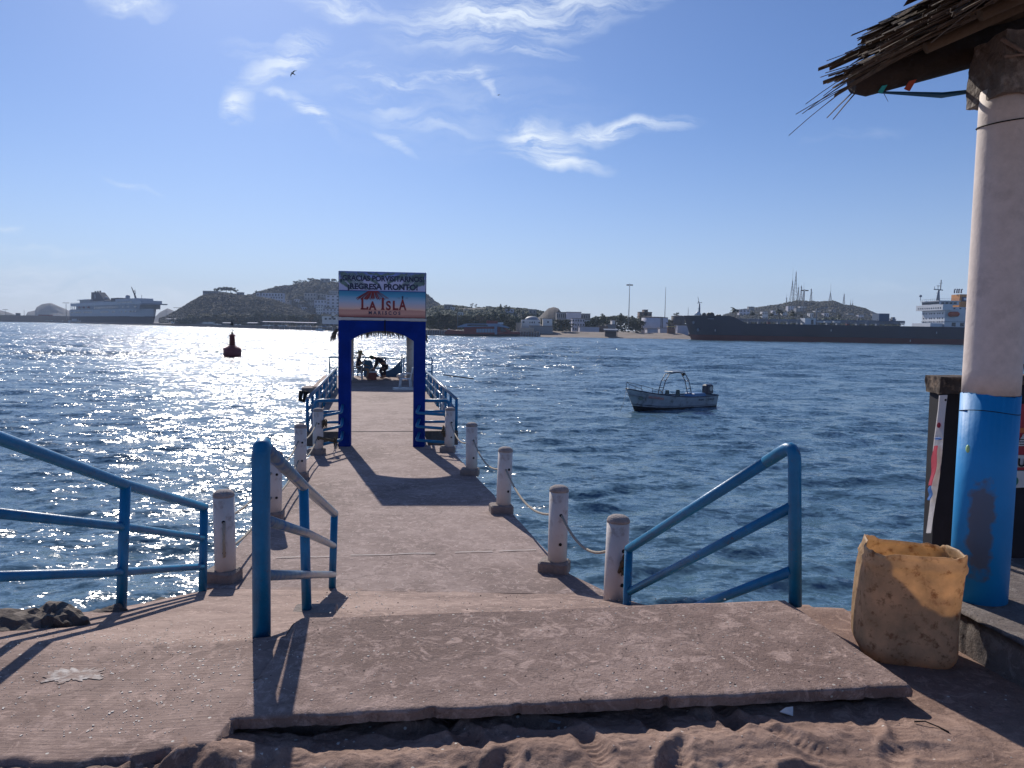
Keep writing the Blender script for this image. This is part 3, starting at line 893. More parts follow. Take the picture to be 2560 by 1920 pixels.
def knot(label, c, s, cat='rope knot', seed=1):
    rr = random.Random(seed); m = MB(c); p = []
    for i in range(40):
        p.append(Vector(c) + Vector((rr.gauss(0, .35), rr.gauss(0, .3), rr.gauss(-.1, .7))) * s)
    q = []
    for i in range(len(p) - 2): q += [(p[i] + p[i + 1]) / 2, (p[i] + 2 * p[i + 1] + p[i + 2]) / 4]
    m.tube(q, .014, 6)
    for k in range(16):
        a = Vector(c) + Vector((rr.gauss(0, .3), rr.gauss(0, .3), -.6)) * s
        m.tube([a, a + Vector((rr.gauss(0, .3), rr.gauss(0, .2), -1.1)) * s], [.007, .003], 5)
    o = m.build('rope_knot', M_ropedk); o.location = c
    return tag(o, label, cat, 'dark frayed rope knots')


knot('dark frayed rope knot on the nearest right bollard', Vector((rb[0][0] + .06, rb[0][1] - .11, PZ + .50)), .06, seed=3)
knot('frayed rope bundle tied behind the bollard at the right foot of the arch', Vector((rb[4][0] - .12, rb[4][1] - .05, PZ + .42)), .07, seed=4)
knot('ragged rope hanging high on the bollard at the left foot of the arch', Vector((lb[3][0] + .13, lb[3][1] - .03, PZ + .62)), .07, seed=5)
knot('tangled dark rope lashed low at the left foot of the arch', Vector((lb[3][0] + .36, lb[3][1] - .08, PZ + .26)), .085, seed=6)
rope('dark rope from the left arch bollard to its tangle', [Vector((lb[3][0] + .02, lb[3][1] - .11, PZ + .34)), Vector((lb[3][0] + .18, lb[3][1] - .13, PZ + .31)), Vector((lb[3][0] + .34, lb[3][1] - .1, PZ + .27))], .028, M_ropedk)
cc_ = Vector((lb[3][0] + .42, lb[3][1] - .12, PZ + .2)); m = MB(cc_)
for k in range(5):
    c = cc_ + Vector((-.04 - .01 * k, 0, -.045 * k)); rr_ = .022
    m.tube([c + Vector((rr_ * math.cos(a) * (1 if k % 2 else .4), rr_ * math.cos(a) * (.4 if k % 2 else 1), 1.3 * rr_ * math.sin(a))) for a in [i * math.pi / 5 for i in range(11)]], .006, 6)
o = m.build('chain', M_metal); o.location = cc_; tag(o, 'short bright chain hanging under the rope tangle by the arch', 'chain')

# ------------------------------------------------------------------ the blue arch with its sign
AX, AY = -2.69, 15.72
AR = R(4.5)
arch = thing('entrance_arch', 'ultramarine blue arch on the pier carrying a painted restaurant sign', 'arch', (AX, AY, PZ), AR)
aw = .885
for s, nme in ((-1, 'l'), (1, 'r')):
    m = MB(); m.bbox((s * (aw - .12), 0, 1.17), (.24, .24, 2.36), .012); m.build('pillar', M_arch, arch)
m = MB()
zb, zt = 2.345, 2.60
inner = aw - .24 + .005
poly = [(-aw + .002, zt), (-aw + .002, zb - .0), (-inner, zb - .16)]
for i in range(0, 25):
    u = -1 + 2 * i / 24
    poly.append((inner * u * .999, zb - .155 + .205 * (1 - abs(u) ** 2.3)))
poly += [(inner, zb - .16), (aw - .002, zb), (aw - .002, zt)]
vs = []; fs = []
cnt = len(poly)
bot = poly[1:-1]
nb = len(bot)
for y in (-.117, .117):
    for (x, z) in bot: vs.append((x, y, z))
    for (x, z) in bot: vs.append((x, y, zt))
for i in range(nb - 1):
    a0, a1 = i, i + 1; t0, t1 = nb + i, nb + i + 1; off = 2 * nb
    fs += [(a0, a1, t1, t0), (a1 + off, a0 + off, t0 + off, t1 + off), (a0, a0 + off, a1 + off, a1), (t0, t1, t1 + off, t0 + off)]
fs += [(0, nb, nb + 2 * nb, 2 * nb), (nb - 1, 3 * nb - 1, 4 * nb - 1, 2 * nb - 1)]
m.add(vs, fs); m.build('beam', M_arch, arch)
# cable down the middle of the beam
m = MB(); m.tube([(.06, -.128, 2.62), (.055, -.125, 2.5), (.065, -.126, 2.37), (.06, -.124, 2.30)], .012, 6); m.build('cable', M_hole, arch)


def sign_face(name, stops, z0, z1, leaves=False):
    M = bpy.data.materials.new(name); M.use_nodes = True
    n, l = M.node_tree.nodes, M.node_tree.links; b = n['Principled BSDF']; b.inputs['Roughness'].default_value = .45
    tc = n.new('ShaderNodeTexCoord'); sp = n.new('ShaderNodeSeparateXYZ'); l.new(tc.outputs['Object'], sp.inputs[0])
    nz = n.new('ShaderNodeTexNoise'); nz.inputs['Scale'].default_value = 3.5; nz.inputs['Detail'].default_value = 5
    mp = n.new('ShaderNodeMapping'); mp.inputs['Scale'].default_value = (.6, 1, 3.5); l.new(tc.outputs['Object'], mp.inputs[0]); l.new(mp.outputs[0], nz.inputs['Vector'])
    mr = n.new('ShaderNodeMapRange'); mr.inputs[1].default_value = z0; mr.inputs[2].default_value = z1; l.new(sp.outputs[2], mr.inputs[0])
    ad = n.new('ShaderNodeMath'); ad.operation = 'MULTIPLY_ADD'; ad.inputs[1].default_value = .16; l.new(nz.outputs[0], ad.inputs[0]); l.new(mr.outputs[0], ad.inputs[2])
    sb = n.new('ShaderNodeMath'); sb.operation = 'SUBTRACT'; sb.inputs[1].default_value = .08; l.new(ad.outputs[0], sb.inputs[0])
    cr = n.new('ShaderNodeValToRGB'); l.new(sb.outputs[0], cr.inputs[0])
    e = cr.color_ramp.elements
    e[0].position, e[0].color = stops[0][0], stops[0][1] + (1,)
    e[1].position, e[1].color = stops[-1][0], stops[-1][1] + (1,)
    for p, c in stops[1:-1]:
        x = e.new(p); x.color = c + (1,)
    l.new(cr.outputs[0], b.inputs['Base Color'])
    return M


z_s0, z_s1 = 2.665, 3.60           # sign panel, heights above the deck
zmid = 3.205
signb = MB(); signb.bbox((0, 0, (z_s0 + z_s1) / 2), (1.775, .16, z_s1 - z_s0), .008)
sign = signb.build('sign_board', mat('sign_edge', (.05, .06, .09), .5), arch)
M_up = sign_face('printed_sky', [(0, (.42, .47, .72)), (.45, (.52, .54, .74)), (.75, (.24, .33, .68)), (1, (.09, .17, .48))], zmid, z_s1)
M_lo = sign_face('printed_sunset', [(0, (.22, .05, .06)), (.06, (.40, .17, .14)), (.17, (.62, .33, .26)), (.285, (.56, .28, .23)), (.30, (.80, .50, .36)), (.42, (.62, .50, .52)), (.62, (.36, .50, .66)), (.82, (.06, .32, .52)), (1, (.012, .20, .38))], z_s0, zmid)
m = MB(); m.box((0, -.083, (zmid + z_s1) / 2 + .003), (1.755, .006, z_s1 - zmid - .012)); up = m.build('upper_print', M_up, sign)
m = MB(); m.box((0, -.083, (zmid + z_s0) / 2 - .002), (1.755, .006, zmid - z_s0 - .012)); lo = m.build('lower_print', M_lo, sign)
m = MB(); m.box((0, -.085, zmid), (1.765, .008, .012)); m.build('divider', mat('blue_line', (.01, .06, .30), .5), sign)
# palm fronds printed in the upper corners
M_leafp = mat('printed_leaves', (.11, .19, .18), .5, .4, 9)
lm = MB(); rr = random.Random(5)
def frond2d(cx, cz, ang, L, wd):
    d = Vector((math.cos(ang), 0, math.sin(ang))); nn = Vector((-d.z, 0, d.x))
    for k in range(22):
        t_ = k / 21; c = Vector((cx, -.0868 - .0004 * rr.random(), cz)) + d * (L * t_) - Vector((0, 0, .10 * L * t_ * t_))
        for sg in (-1, 1):
            q = (nn * sg * .85 + d * .65).normalized() * wd * (1 - .55 * t_) * rr.uniform(.75, 1.1); w2 = d * .011
            pts_ = [c - w2, c + w2, c + q * .6 + w2 * .8, c + q, c + q * .55 - w2 * .8]
            ok = all(abs(p.x) < .872 and zmid + .01 < p.z < z_s1 - .01 for p in pts_)
            if ok:
                pts_[2].y -= 0; lm.add(pts_, [(0, 1, 2, 3, 4)] if sg > 0 else [(4, 3, 2, 1, 0)])
for (cx, cz, an, L, wd) in ((-.86, 3.585, -8, .75, .10), (-.86, 3.56, -28, .62, .10), (-.83, 3.585, -48, .36, .09), (-.5, 3.585, -25, .45, .08), (-.86, 3.42, -35, .32, .08), (-.70, 3.585, -36, .55, .09),
                            (.86, 3.585, 188, .75, .10), (.86, 3.56, 205, .62, .10), (.84, 3.585, 228, .36, .09), (.5, 3.585, 205, .42, .08), (.86, 3.45, 212, .42, .09), (.74, 3.585, 214, .5, .09), (.86, 3.38, 190, .36, .07), (.25, 3.585, 190, .3, .06), (-.3, 3.585, -10, .3, .06)):
    frond2d(cx, cz, R(an), L, wd)
lm.build('printed_leaves', M_leafp, sign)
M_ink = mat('navy_lettering', (.012, .022, .075), .5)
M_red = mat('dark_red_lettering', (.20, .012, .016), .5)
text('¡GRACIAS PORVISITARNOS!', .148, 'lettering', M_ink, sign, (0, -.0885, 3.41), off=.006, sx=.93, ext=.001)
text('¡REGRESA PRONTO!', .158, 'lettering', M_ink, sign, (.01, -.0885, 3.240), off=.007, sx=1.0, ext=.001)
# logo: the hut roof and the serif name
ys0 = -.0895
def sx_(cx): return (cx - 1065) / 2010 * 1.775       # the sign's face measured on the photo
def sz_(cy, cx=1065): return z_s1 - (cy - 72 - (cx - 60) * .031) / 1125 * (z_s1 - z_s0) * 1.0
hut = MB()
rx0, rx1 = 460, 1215
outline = [(460, 752), (735, 572), (960, 572), (1215, 765)]
hem = []
for i in range(34):
    cx = 1175 - i * (1175 - 505) / 33
    y0 = 742 if i % 2 else 772 + rr.uniform(-12, 12)
    hem.append((cx, y0 - 0 * i))
P2 = [(735, 572), (960, 572), (1100, 665), (1215, 765), (1150, 748)] 
# roof built of slanted thatch strokes between ridge and hem
ns = 30
for i in range(ns):
    t0, t1 = i / ns, (i + .90) / ns
    if i in (6, 12, 17, 23): t1 = (i + .35) / ns
    xa, xb = 735 + (960 - 735) * t0, 735 + (960 - 735) * t1
    xc, xd = 468 + (1210 - 468) * t0, 468 + (1210 - 468) * t1
    yh = 752 - 22 * math.sin(math.pi * (i + .5) / ns) * 0 + rr.uniform(-14, 26)
    a_, b_ = (sx_(xa), ys0, sz_(572, xa)), (sx_(xb + 2), ys0, sz_(572, xb))
    c_, d_ = (sx_(xd), ys0, sz_(yh, xd)), (sx_((xc + xd) / 2), ys0, sz_(yh + 26, xc))
    e_ = (sx_(xc), ys0, sz_(yh - 10, xc))
    hut.add([a_, b_, c_, d_, e_], [(4, 3, 2, 1, 0)])
hut.prism([(sx_(735), sz_(572, 735)), (sx_(960), sz_(572, 960)), (sx_(985), sz_(604, 985)), (sx_(715), sz_(604, 715))], ys0 - .001, ys0 + .002)
hut.build('logo_roof', M_red, sign)
lg = MB()
def rect(x0, x1, y0, y1, cxr=None):
    lg.box(((sx_(x0) + sx_(x1)) / 2, ys0, (sz_(y0, x0) + sz_(y1, x0)) / 2), (sx_(x1) - sx_(x0), .002, sz_(y0, x0) - sz_(y1, x0)))
rect(585, 632, 735, 1015); rect(568, 745, 985, 1022); rect(705, 748, 955, 990)      # L
lg.build('logo_letter', M_red, sign); lg = MB()
rect(1050, 1102, 745, 1020); rect(1036, 1116, 1005, 1034)                                     # I
lg.build('logo_letter', M_red, sign)
tsz = .262
text('A', .235, 'lettering', M_red, sign, (sx_(842), ys0, sz_(1028, 842)), off=.009, ext=.001, sx=.86)
text('S', .255, 'lettering', M_red, sign, (sx_(1205), ys0, sz_(1036, 1205)), off=.008, ext=.001, sx=.86)
text('L', .255, 'lettering', M_red, sign, (sx_(1362), ys0, sz_(1036, 1362)), off=.009, ext=.001, sx=.95)
text('A', .30, 'lettering', M_red, sign, (sx_(1532), ys0, sz_(1040, 1532)), off=.009, ext=.001, sx=.68)
m = MB(); cx_ = sx_(1530)
m.box((cx_, ys0, sz_(745, 1530)), (.028, .003, .05)); m.ball((cx_, ys0, sz_(722, 1530)), .020, 10, (1, .1, 1)); m.build('logo_lighthouse', M_ink, sign); m = MB()
m.tube([(cx_ - .09, ys0, sz_(750, 1500)), (cx_ - .07, ys0, sz_(756, 1500)), (cx_ - .05, ys0, sz_(748, 1500))], .003, 4)
m.build('logo_bird', M_ink, sign); m = MB(); m.tube([(cx_ + .06, ys0, sz_(750, 1600)), (cx_ + .08, ys0, sz_(756, 1600)), (cx_ + .11, ys0, sz_(748, 1600))], .003, 4)
m.build('logo_bird', M_ink, sign)
text('MARISCOS', .092, 'lettering', M_ink, sign, (sx_(1115), ys0, sz_(1150, 1115)), off=.003, ext=.001, sx=1.0, space=1.66)
m = MB(); m.box((0, -.06, 2.632), (1.80, .09, .05)); m.build('metal_strip', M_metal, sign)
m = MB(); m.box((0, .02, 2.625), (1.72, .12, .04)); m.build('bracket', M_hole, sign)

# three short rails from each foot of the arch to the first bollards
def foot_rail(label, s):
    bx = lb[3] if s < 0 else rb[4]
    px = AX + s * (aw - .10) * math.cos(AR); py = AY + s * (aw - .1) * math.sin(AR) - .14
    t = thing('foot_rail', label, 'railing', (px, py, PZ), group='short blue rails at the foot of the arch')
    for z in (.18, .46, .74):
        m = MB((px, py, PZ))
        e = Vector((px, py, PZ + z + .12)); c = Vector((px - s * .03, py - .22, PZ + z + (.0)))
        m.tube(rnd_corner(e + Vector((0, .02, 0)), c, Vector((bx[0] - s * .08, bx[1] + .02, PZ + z)), .06), .030, 12)
        m.build('rail', M_blue, t)


foot_rail('three short blue rails between the left foot of the arch and its bollard', -1)
foot_rail('three short blue rails between the right foot of the arch and its bollard', 1)

# ------------------------------------------------------------------ far platform of the pier, in its own turned frame
PR = R(10.2)
PO = Vector((-3.04, 17.9, PZ))
PM = Matrix.Rotation(PR, 3, 'Z')
def P(x, y, z=0): return PO + PM @ Vector((x, y, z))
link = MB(); 
cl = [P(-.95, .05), P(.95, .05)]; al = [Vector((AX - aw - .06, 15.75, PZ)), Vector((AX + aw + .06, 15.9, PZ))]
link.slab([(al[0].x, al[0].y), (al[1].x, al[1].y), (cl[1].x, cl[1].y), (cl[0].x, cl[0].y)], PZ - .24, PZ + .001)
link.build('walkway_link', M_pier, kind='structure', label='narrow concrete walkway between the arch and the far platform')
hw = 1.74
pf = MB(); pts = [P(-hw, 0), P(hw, 0), P(hw, 13.2), P(hw + .95, 13.4), P(hw + .95, 20.3), P(-hw - .95, 20.3), P(-hw - .95, 13.4), P(-hw, 13.2)]
pf.slab([(p.x, p.y) for p in pts], PZ - .27, PZ + .004)
pf.build('platform_deck', M_pier, kind='structure', label='far concrete platform at the end of the pier')
fb_ = MB(); c = P(0, -.03, -.16); fb_.box(c, (3.56, .06, .34), PR); fb_.build('platform_beam', M_wetedge, kind='structure', label='dark front beam of the far platform')
for k, (x, y) in enumerate(((-1.5, .5), (1.5, .5), (-1.5, 7), (1.5, 7), (-2.3, 13.8), (2.3, 13.8), (-2.3, 19.6), (2.3, 19.6))):
    q = P(x, y); p = thing('pier_pile', f'{("left", "right")[k % 2]} concrete pile of the {("first", "second", "third", "last")[k // 2]} pair under the far platform', 'pile', (q.x, q.y, -1.5), group='piles under the pier')
    m = MB(); m.lathe((0, 0, 0), [(.16, 0), (.16, 3.34)], 12); m.build('shaft', M_wetedge, p)


def platform_rail(label, s):
    t = thing('platform_railing', label, 'railing', P(s * hw, 0), PR, group='blue railings along the far platform')
    L = 12.9
    for zz, rr_ in ((.77, .040), (.50, .032), (.24, .032)):
        m = MB(); m.tube([(0, 0, zz), (0, L, zz)], rr_, 10); m.build('rail', M_galv if zz < .7 else M_galv, t)
    for i in range(10):
        y = .02 + i * L / 9
        m = MB(); m.tube([(0, y, 0), (0, y, .77)], .038, 10); m.build('post', M_blue, t)
    for i in (2, 4, 6):
        y = .5 + i * L / 9
        m = MB(); m.prism([(y, .0), (y + .75, .0), (y + .45, .70), (y + .0, .70)], -.02, .02)
        m.v = [Vector((v.y, v.x, v.z)) for v in m.v]
        m.build('gusset_plate', M_bluedk, t)
    return t


platform_rail('long blue railing along the left side of the far platform', -1)
platform_rail('long blue railing along the right side of the far platform', 1)
# front rails of the platform with a rounded outer corner
for s, L in ((-1, 'left'), (1, 'right')):
    t = thing('platform_front_rail', f'blue rail with rounded corner closing the platform front on the {L}', 'railing', P(s * .95, .05), PR, group='front rails of the platform')
    m = MB(); m.tube(rnd_corner((s * .62, 0, 0), (s * .62, 0, .73), (-s * .02, 0, .73), .14), .040, 12); m.build('frame', M_blue, t)
    for z in (.22, .47):
        m = MB(); m.tube([(s * .62, 0, z), (-s * .02, 0, z)], .033, 10); m.build('rail', M_blue, t)
    # rail along the link walkway, seen almost end-on
    a = P(s * .90, .02); b = Vector((AX + s * (aw - .05) * math.cos(AR), AY + .14 + s * .07, PZ))
    t = thing('link_railing', f'short blue railing along the {L} side of the walkway behind the arch', 'railing', b, group='short rails behind the arch')
    for z in (.15, .43, .72):
        m = MB(b); m.tube([b + dz(z), a + dz(z)], .030, 10); m.build('rail', M_blue, t)
    for tt in (.12, .96):
        m = MB(b); q = b.lerp(a, tt); m.tube([q, q + dz(.72)], .034, 10); m.build('post', M_blue, t)
# ================================================================== far thatched shelter, people and gear on the platform
M_thatch = mat('dry_thatch', (.12, .085, .055), .95, .4, 7, .5, 30)
M_skin = mat('skin', (.32, .18, .12), .6, .08)
M_navy = mat('navy_cloth', (.012, .016, .035), .9, .2, 10)
M_grey = mat('grey_cloth', (.16, .15, .16), .9, .2, 10)
M_straw = mat('straw', (.42, .30, .17), .9, .2, 30, .4, 60)
M_plw = mat('white_plastic', (.66, .66, .66), .35, .04)

hutt = thing('thatched_shelter', 'small thatched shelter on white posts at the far end of the platform', 'shelter', P(0, 17.6), PR)
for (x, y) in ((-1.40, -2.2), (1.42, -.2), (-1.40, 1.6), (1.5, 2.4)):
    m = MB(); m.lathe((x, y, 0), [(.18, 0), (.18, 2.5)], 20); m.build('post', M_white, hutt)
m = MB(); rr = random.Random(9)
# hip roof
e0, e1, zr, ze = 1.80, 3.0, 3.70, 2.30
rv = [(-e0, -e1, ze), (e0, -e1, ze), (e0, e1, ze), (-e0, e1, ze), (0, -1.3, zr), (0, 1.3, zr)]
m.add(rv, [(0, 1, 4), (1, 2, 5, 4), (2, 3, 5), (3, 0, 4, 5), (0, 3, 2, 1)])
for k in range(520):                                   # ragged fringe
    u = rr.random() * 4; sd = int(u); t_ = u - sd
    a_ = Vector(rv[sd]); b_ = Vector(rv[(sd + 1) % 4]); q = a_.lerp(b_, t_)
    out = Vector((q.x / e0 * .3, q.y / e1 * .3, 0)); L = rr.uniform(.12, .38)
    q2 = q + out * rr.uniform(.1, .9) - dz(L); w = (b_ - a_).normalized() * rr.uniform(.015, .04); up_ = q + dz(.12) - out * .4
    m.add([up_ - w, up_ + w, q2 + w * .3, q2 - w * .3], [(0, 1, 2, 3)])
for (cx, cy) in ((-e0, -e1), (e0, -e1), (e0, e1), (-e0, e1)):
    for k in range(26):
        q = Vector((cx, cy, ze + .05)); L = rr.uniform(.3, .6)
        q2 = q + Vector((math.copysign(rr.uniform(.02, .28), cx), rr.uniform(-.2, .2), -L)); w = Vector((.035, 0, 0))
        m.add([q - w, q + w, q2 + w * .2, q2 - w * .2], [(0, 1, 2, 3)])
m.build('roof', M_thatch, hutt)


def skin_figure(name, m, parent, joints, bones, loc=(0, 0, 0)):
    me = bpy.data.meshes.new(name)
    keys = list(joints)
    me.from_pydata([joints[k][0] for k in keys], [(keys.index(a), keys.index(b)) for a, b in bones], [])
    me.materials.append(m)
    o = bpy.data.objects.new(name, me); COL.objects.link(o); o.parent = parent; o.location = loc
    sk = o.modifiers.new('Skin', 'SKIN'); 
    lay = me.skin_vertices[0] if me.skin_vertices else None
    if lay is None:
        bm = bmesh.new(); bm.from_mesh(me); bm.verts.layers.skin.verify(); bm.to_mesh(me); bm.free(); lay = me.skin_vertices[0]
    for i, k in enumerate(keys):
        r = joints[k][1]; lay.data[i].radius = (r, r) if not isinstance(r, tuple) else r
        lay.data[i].use_root = (i == 0)
    ss = o.modifiers.new('Subsurf', 'SUBSURF'); ss.levels = 1; ss.render_levels = 2
    for p in me.polygons: p.use_smooth = True
    dg = bpy.context.evaluated_depsgraph_get()
    nm_ = bpy.data.meshes.new_from_object(o.evaluated_get(dg)); nm_.polygons.foreach_set('use_smooth', [True] * len(nm_.polygons))
    o.modifiers.clear(); o.data = nm_
    return o


def hand(J, B, root, pos, d, up, s=1.0, tagk='h'):
    """five short unequal fingers grown from a palm"""
    d = Vector(d).normalized(); up = Vector(up); sd = d.cross(up).normalized()
    J[tagk + 'p'] = (Vector(pos) + d * .05 * s, .026); B.append((root, tagk + 'p'))
    for k, (o_, L) in enumerate(((-.030, .055), (-.010, .072), (.010, .070), (.028, .055))):
        b0 = Vector(pos) + d * .085 * s + sd * o_; J[f'{tagk}{k}a'] = (b0, .010); J[f'{tagk}{k}b'] = (b0 + d * L * s * .6 - up * .012, .009); J[f'{tagk}{k}c'] = (b0 + d * L * s - up * .035, .008)
        B += [(tagk + 'p', f'{tagk}{k}a'), (f'{tagk}{k}a', f'{tagk}{k}b'), (f'{tagk}{k}b', f'{tagk}{k}c')]
    b0 = Vector(pos) + d * .035 * s + sd * -.045; J[tagk + 't'] = (b0, .010); J[tagk + 'u'] = (b0 + d * .04 - sd * .012, .009); B += [(tagk + 'p', tagk + 't'), (tagk + 't', tagk + 'u')]


def head_parts(t, c, face, skin=M_skin, hair=None):
    """small head with a nose, brow and ears; face is the looking direction"""
    f = Vector(face).normalized(); s_ = f.cross(Vector((0, 0, 1))).normalized(); u_ = s_.cross(f)
    m = MB(); m.ball(c, .105, 16, (.86, .92, 1.1)); m.ball(Vector(c) + f * .035 - u_ * .06, .07, 12, (.9, .9, .8))
    m.ball(Vector(c) + f * .105 - u_ * .012, .018, 8); m.ball(Vector(c) + s_ * .088 - u_ * .01, .022, 8); m.ball(Vector(c) - s_ * .088 - u_ * .01, .022, 8)
    m.build('head', skin, t)


# seated person with a straw hat, facing right (+x)
def person_seated():
    q = P(-.95, 17.2); t = thing('person', 'person in a navy top and wide straw hat sitting on a white chair facing right', 'person', q, PR)
    J = {'pel': ((0, 0, .50), .125), 'bel': ((-.02, 0, .66), .115), 'che': ((-.01, 0, .86), (.15, .12)), 'nck': ((.03, 0, 1.03), .055), 'hd0': ((.05, 0, 1.10), .07), 'hd1': ((.06, 0, 1.19), .088), 'hd2': ((.06, 0, 1.26), .07)}
    B = [('pel', 'bel'), ('bel', 'che'), ('che', 'nck'), ('nck', 'hd0'), ('hd0', 'hd1'), ('hd1', 'hd2')]
    for s, g in ((-1, 'r'), (1, 'l')):
        J[g + 'hip'] = ((.06, .09 * s, .49), .095); J[g + 'kn'] = ((.45, .11 * s, .50), .062); J[g + 'an'] = ((.43 + .06 * s, .11 * s, .09), .038); J[g + 'ft'] = ((.53 + .06 * s, .11 * s, .035), .036); J[g + 'to'] = ((.62 + .06 * s, .12 * s, .03), .028)
        B += [('pel', g + 'hip'), (g + 'hip', g + 'kn'), (g + 'kn', g + 'an'), (g + 'an', g + 'ft'), (g + 'ft', g + 'to')]
        J[g + 'sh'] = ((.0, .19 * s, .96), .058); J[g + 'el'] = ((.10 if s < 0 else .16, .24 * s, .74), .043); wz = (.27, .15 * s, .92) if s < 0 else (.36, .12 * s, .66)
        J[g + 'wr'] = (wz, .030); B += [('che', g + 'sh'), (g + 'sh', g + 'el'), (g + 'el', g + 'wr')]
        hand(J, B, g + 'wr', wz, (.3, 0, .9) if s < 0 else (1, 0, -.2), (-.9, 0, .3) if s < 0 else (0, 0, 1), 1, g + 'h')
    skin_figure('body', M_skin, t, J, B)
    # clothes: slightly larger skins over the torso, sleeves and thighs
    Jc = {'pel': ((0, 0, .54), .142), 'bel': ((-.02, 0, .68), .134), 'che': ((-.01, 0, .86), (.168, .138)), 'nk': ((.02, 0, .99), .075)}
    Bc = [('pel', 'bel'), ('bel', 'che'), ('che', 'nk')]
    for s, g in ((-1, 'r'), (1, 'l')):
        Jc[g + 'sh'] = ((.0, .19 * s, .955), .074); Jc[g + 'sl'] = ((.05, .22 * s, .83), .062); Bc += [('che', g + 'sh'), (g + 'sh', g + 'sl')]
    skin_figure('top', M_navy, t, Jc, Bc)
    Jc = {'pel': ((0, 0, .49), .145)}; Bc = []
    for s, g in ((-1, 'r'), (1, 'l')):
        Jc[g + 'h'] = ((.08, .10 * s, .49), .112); Jc[g + 'k'] = ((.36, .11 * s, .50), .088); Bc += [('pel', g + 'h'), (g + 'h', g + 'k')]
    skin_figure('shorts', M_grey, t, Jc, Bc)
    m = MB(); m.lathe((0, 0, 0), [(.001, .15), (.09, .14), (.105, .04), (.115, .012), (.20, -.005), (.245, -.035), (.235, -.045), (.10, .0), (.001, .0)], 20)
    h = m.build('hat', M_straw, t); h.location = (.06, 0, 1.235); h.rotation_euler = (0, R(14), 0)


person_seated()


# person bending forward (head to the left) over a bucket
def person_bending():
    q = P(.10, 18.6); t = thing('person', 'person in dark clothes and a green cap bending forward over a bucket', 'person', q, PR)
    J = {'pel': ((.16, 0, .62), .135), 'bel': ((.04, 0, .78), .13), 'che': ((-.16, 0, .93), (.155, .13)), 'nck': ((-.33, 0, .98), .06), 'hd0': ((-.40, 0, .98), .075), 'hd1': ((-.48, 0, .965), .09), 'hd2': ((-.54, 0, .955), .07)}
    B = [('pel', 'bel'), ('bel', 'che'), ('che', 'nck'), ('nck', 'hd0'), ('hd0', 'hd1'), ('hd1', 'hd2')]
    for s, g in ((-1, 'r'), (1, 'l')):
        J[g + 'hip'] = ((.16, .10 * s, .56), .105); J[g + 'kn'] = ((.02 + .10 * s, .14 * s, .36), .075); J[g + 'an'] = ((.14 + .04 * s, .14 * s, .08), .045); J[g + 'ft'] = ((.04 + .04 * s, .14 * s, .04), .038); J[g + 'to'] = ((-.05 + .04 * s, .15 * s, .03), .03)
        B += [('pel', g + 'hip'), (g + 'hip', g + 'kn'), (g + 'kn', g + 'an'), (g + 'an', g + 'ft'), (g + 'ft', g + 'to')]
        J[g + 'sh'] = ((-.22, .19 * s, .92), .065); J[g + 'el'] = ((-.24 - .04 * s, .24 * s, .66), .048); wz = (-.36, .13 * s, .46)
        J[g + 'wr'] = (wz, .032); B += [('che', g + 'sh'), (g + 'sh', g + 'el'), (g + 'el', g + 'wr')]
        hand(J, B, g + 'wr', wz, (-.4, 0, -.9), (-.9, 0, .4), 1, g + 'h')
    skin_figure('body', M_skin, t, J, B)
    Jc = {'pel': ((.14, 0, .68), .15), 'bel': ((.04, 0, .79), .148), 'che': ((-.16, 0, .93), (.175, .15)), 'nk': ((-.29, 0, .97), .08)}
    Bc = [('pel', 'bel'), ('bel', 'che'), ('che', 'nk')]
    for s, g in ((-1, 'r'), (1, 'l')):
        Jc[g + 'sh'] = ((-.22, .19 * s, .92), .08); Jc[g + 'el'] = ((-.24 - .04 * s, .24 * s, .66), .062); Jc[g + 'w'] = ((-.34, .15 * s, .50), .046); Bc += [('che', g + 'sh'), (g + 'sh', g + 'el'), (g + 'el', g + 'w')]
    skin_figure('shirt', M_navy, t, Jc, Bc)
    Jc = {'pel': ((.16, 0, .61), .15)}; Bc = []
    for s, g in ((-1, 'r'), (1, 'l')):
        Jc[g + 'h'] = ((.16, .10 * s, .55), .122); Jc[g + 'k'] = ((.02 + .10 * s, .14 * s, .36), .09); Jc[g + 'a'] = ((.13 + .04 * s, .14 * s, .12), .062); Bc += [('pel', g + 'h'), (g + 'h', g + 'k'), (g + 'k', g + 'a')]
    skin_figure('trousers', M_navy, t, Jc, Bc)
    m = MB(); m.ball((-.475, 0, 1.0), .118, 14, (1.05, .95, .8)); m.box((-.60, 0, .965), (.10, .14, .015), 0, R(-25)); m.build('cap', mat('green_cap', (.05, .09, .07), .8), t)


person_bending()


def plastic_chair(label, loc, rz):
    t = thing('plastic_chair', label, 'chair', loc, rz, 'white plastic chairs on the platform')
    m = MB(); m.bbox((0, 0, .43), (.44, .44, .035), .03); m.build('seat', M_plw, t)
    m = MB()
    n = 9
    for i in range(n):
        a0 = -.21 + .42 * i / n + .005; a1 = a0 + .032
        m.prism([(a0, .44), (a1, .44), (a1 * 1.03, .84 + .04 * math.cos(a1 * 7)), (a0 * 1.03, .84 + .04 * math.cos(a0 * 7))], .19, .205)
    for v in m.v: v.y += (v.z - .44) * .22
    m.prism([(-.22, .82), (.22, .82), (.20, .88), (-.20, .88)], .27, .30); m.build('backrest', M_plw, t)
    for sx, sy in ((-1, -1), (1, -1), (-1, 1), (1, 1)):
        m = MB(); m.tube([(sx * .19, sy * .18, .42), (sx * .225, sy * .225, 0)], [.030, .020], 8); m.build('leg', M_plw, t)
    for sx in (-1, 1):
        m = MB(); m.tube([(sx * .215, -.19, .42), (sx * .235, -.19, .62), (sx * .235, 0, .65), (sx * .22, .24, .64)], .018, 8); m.build('armrest', M_plw, t)
    return t


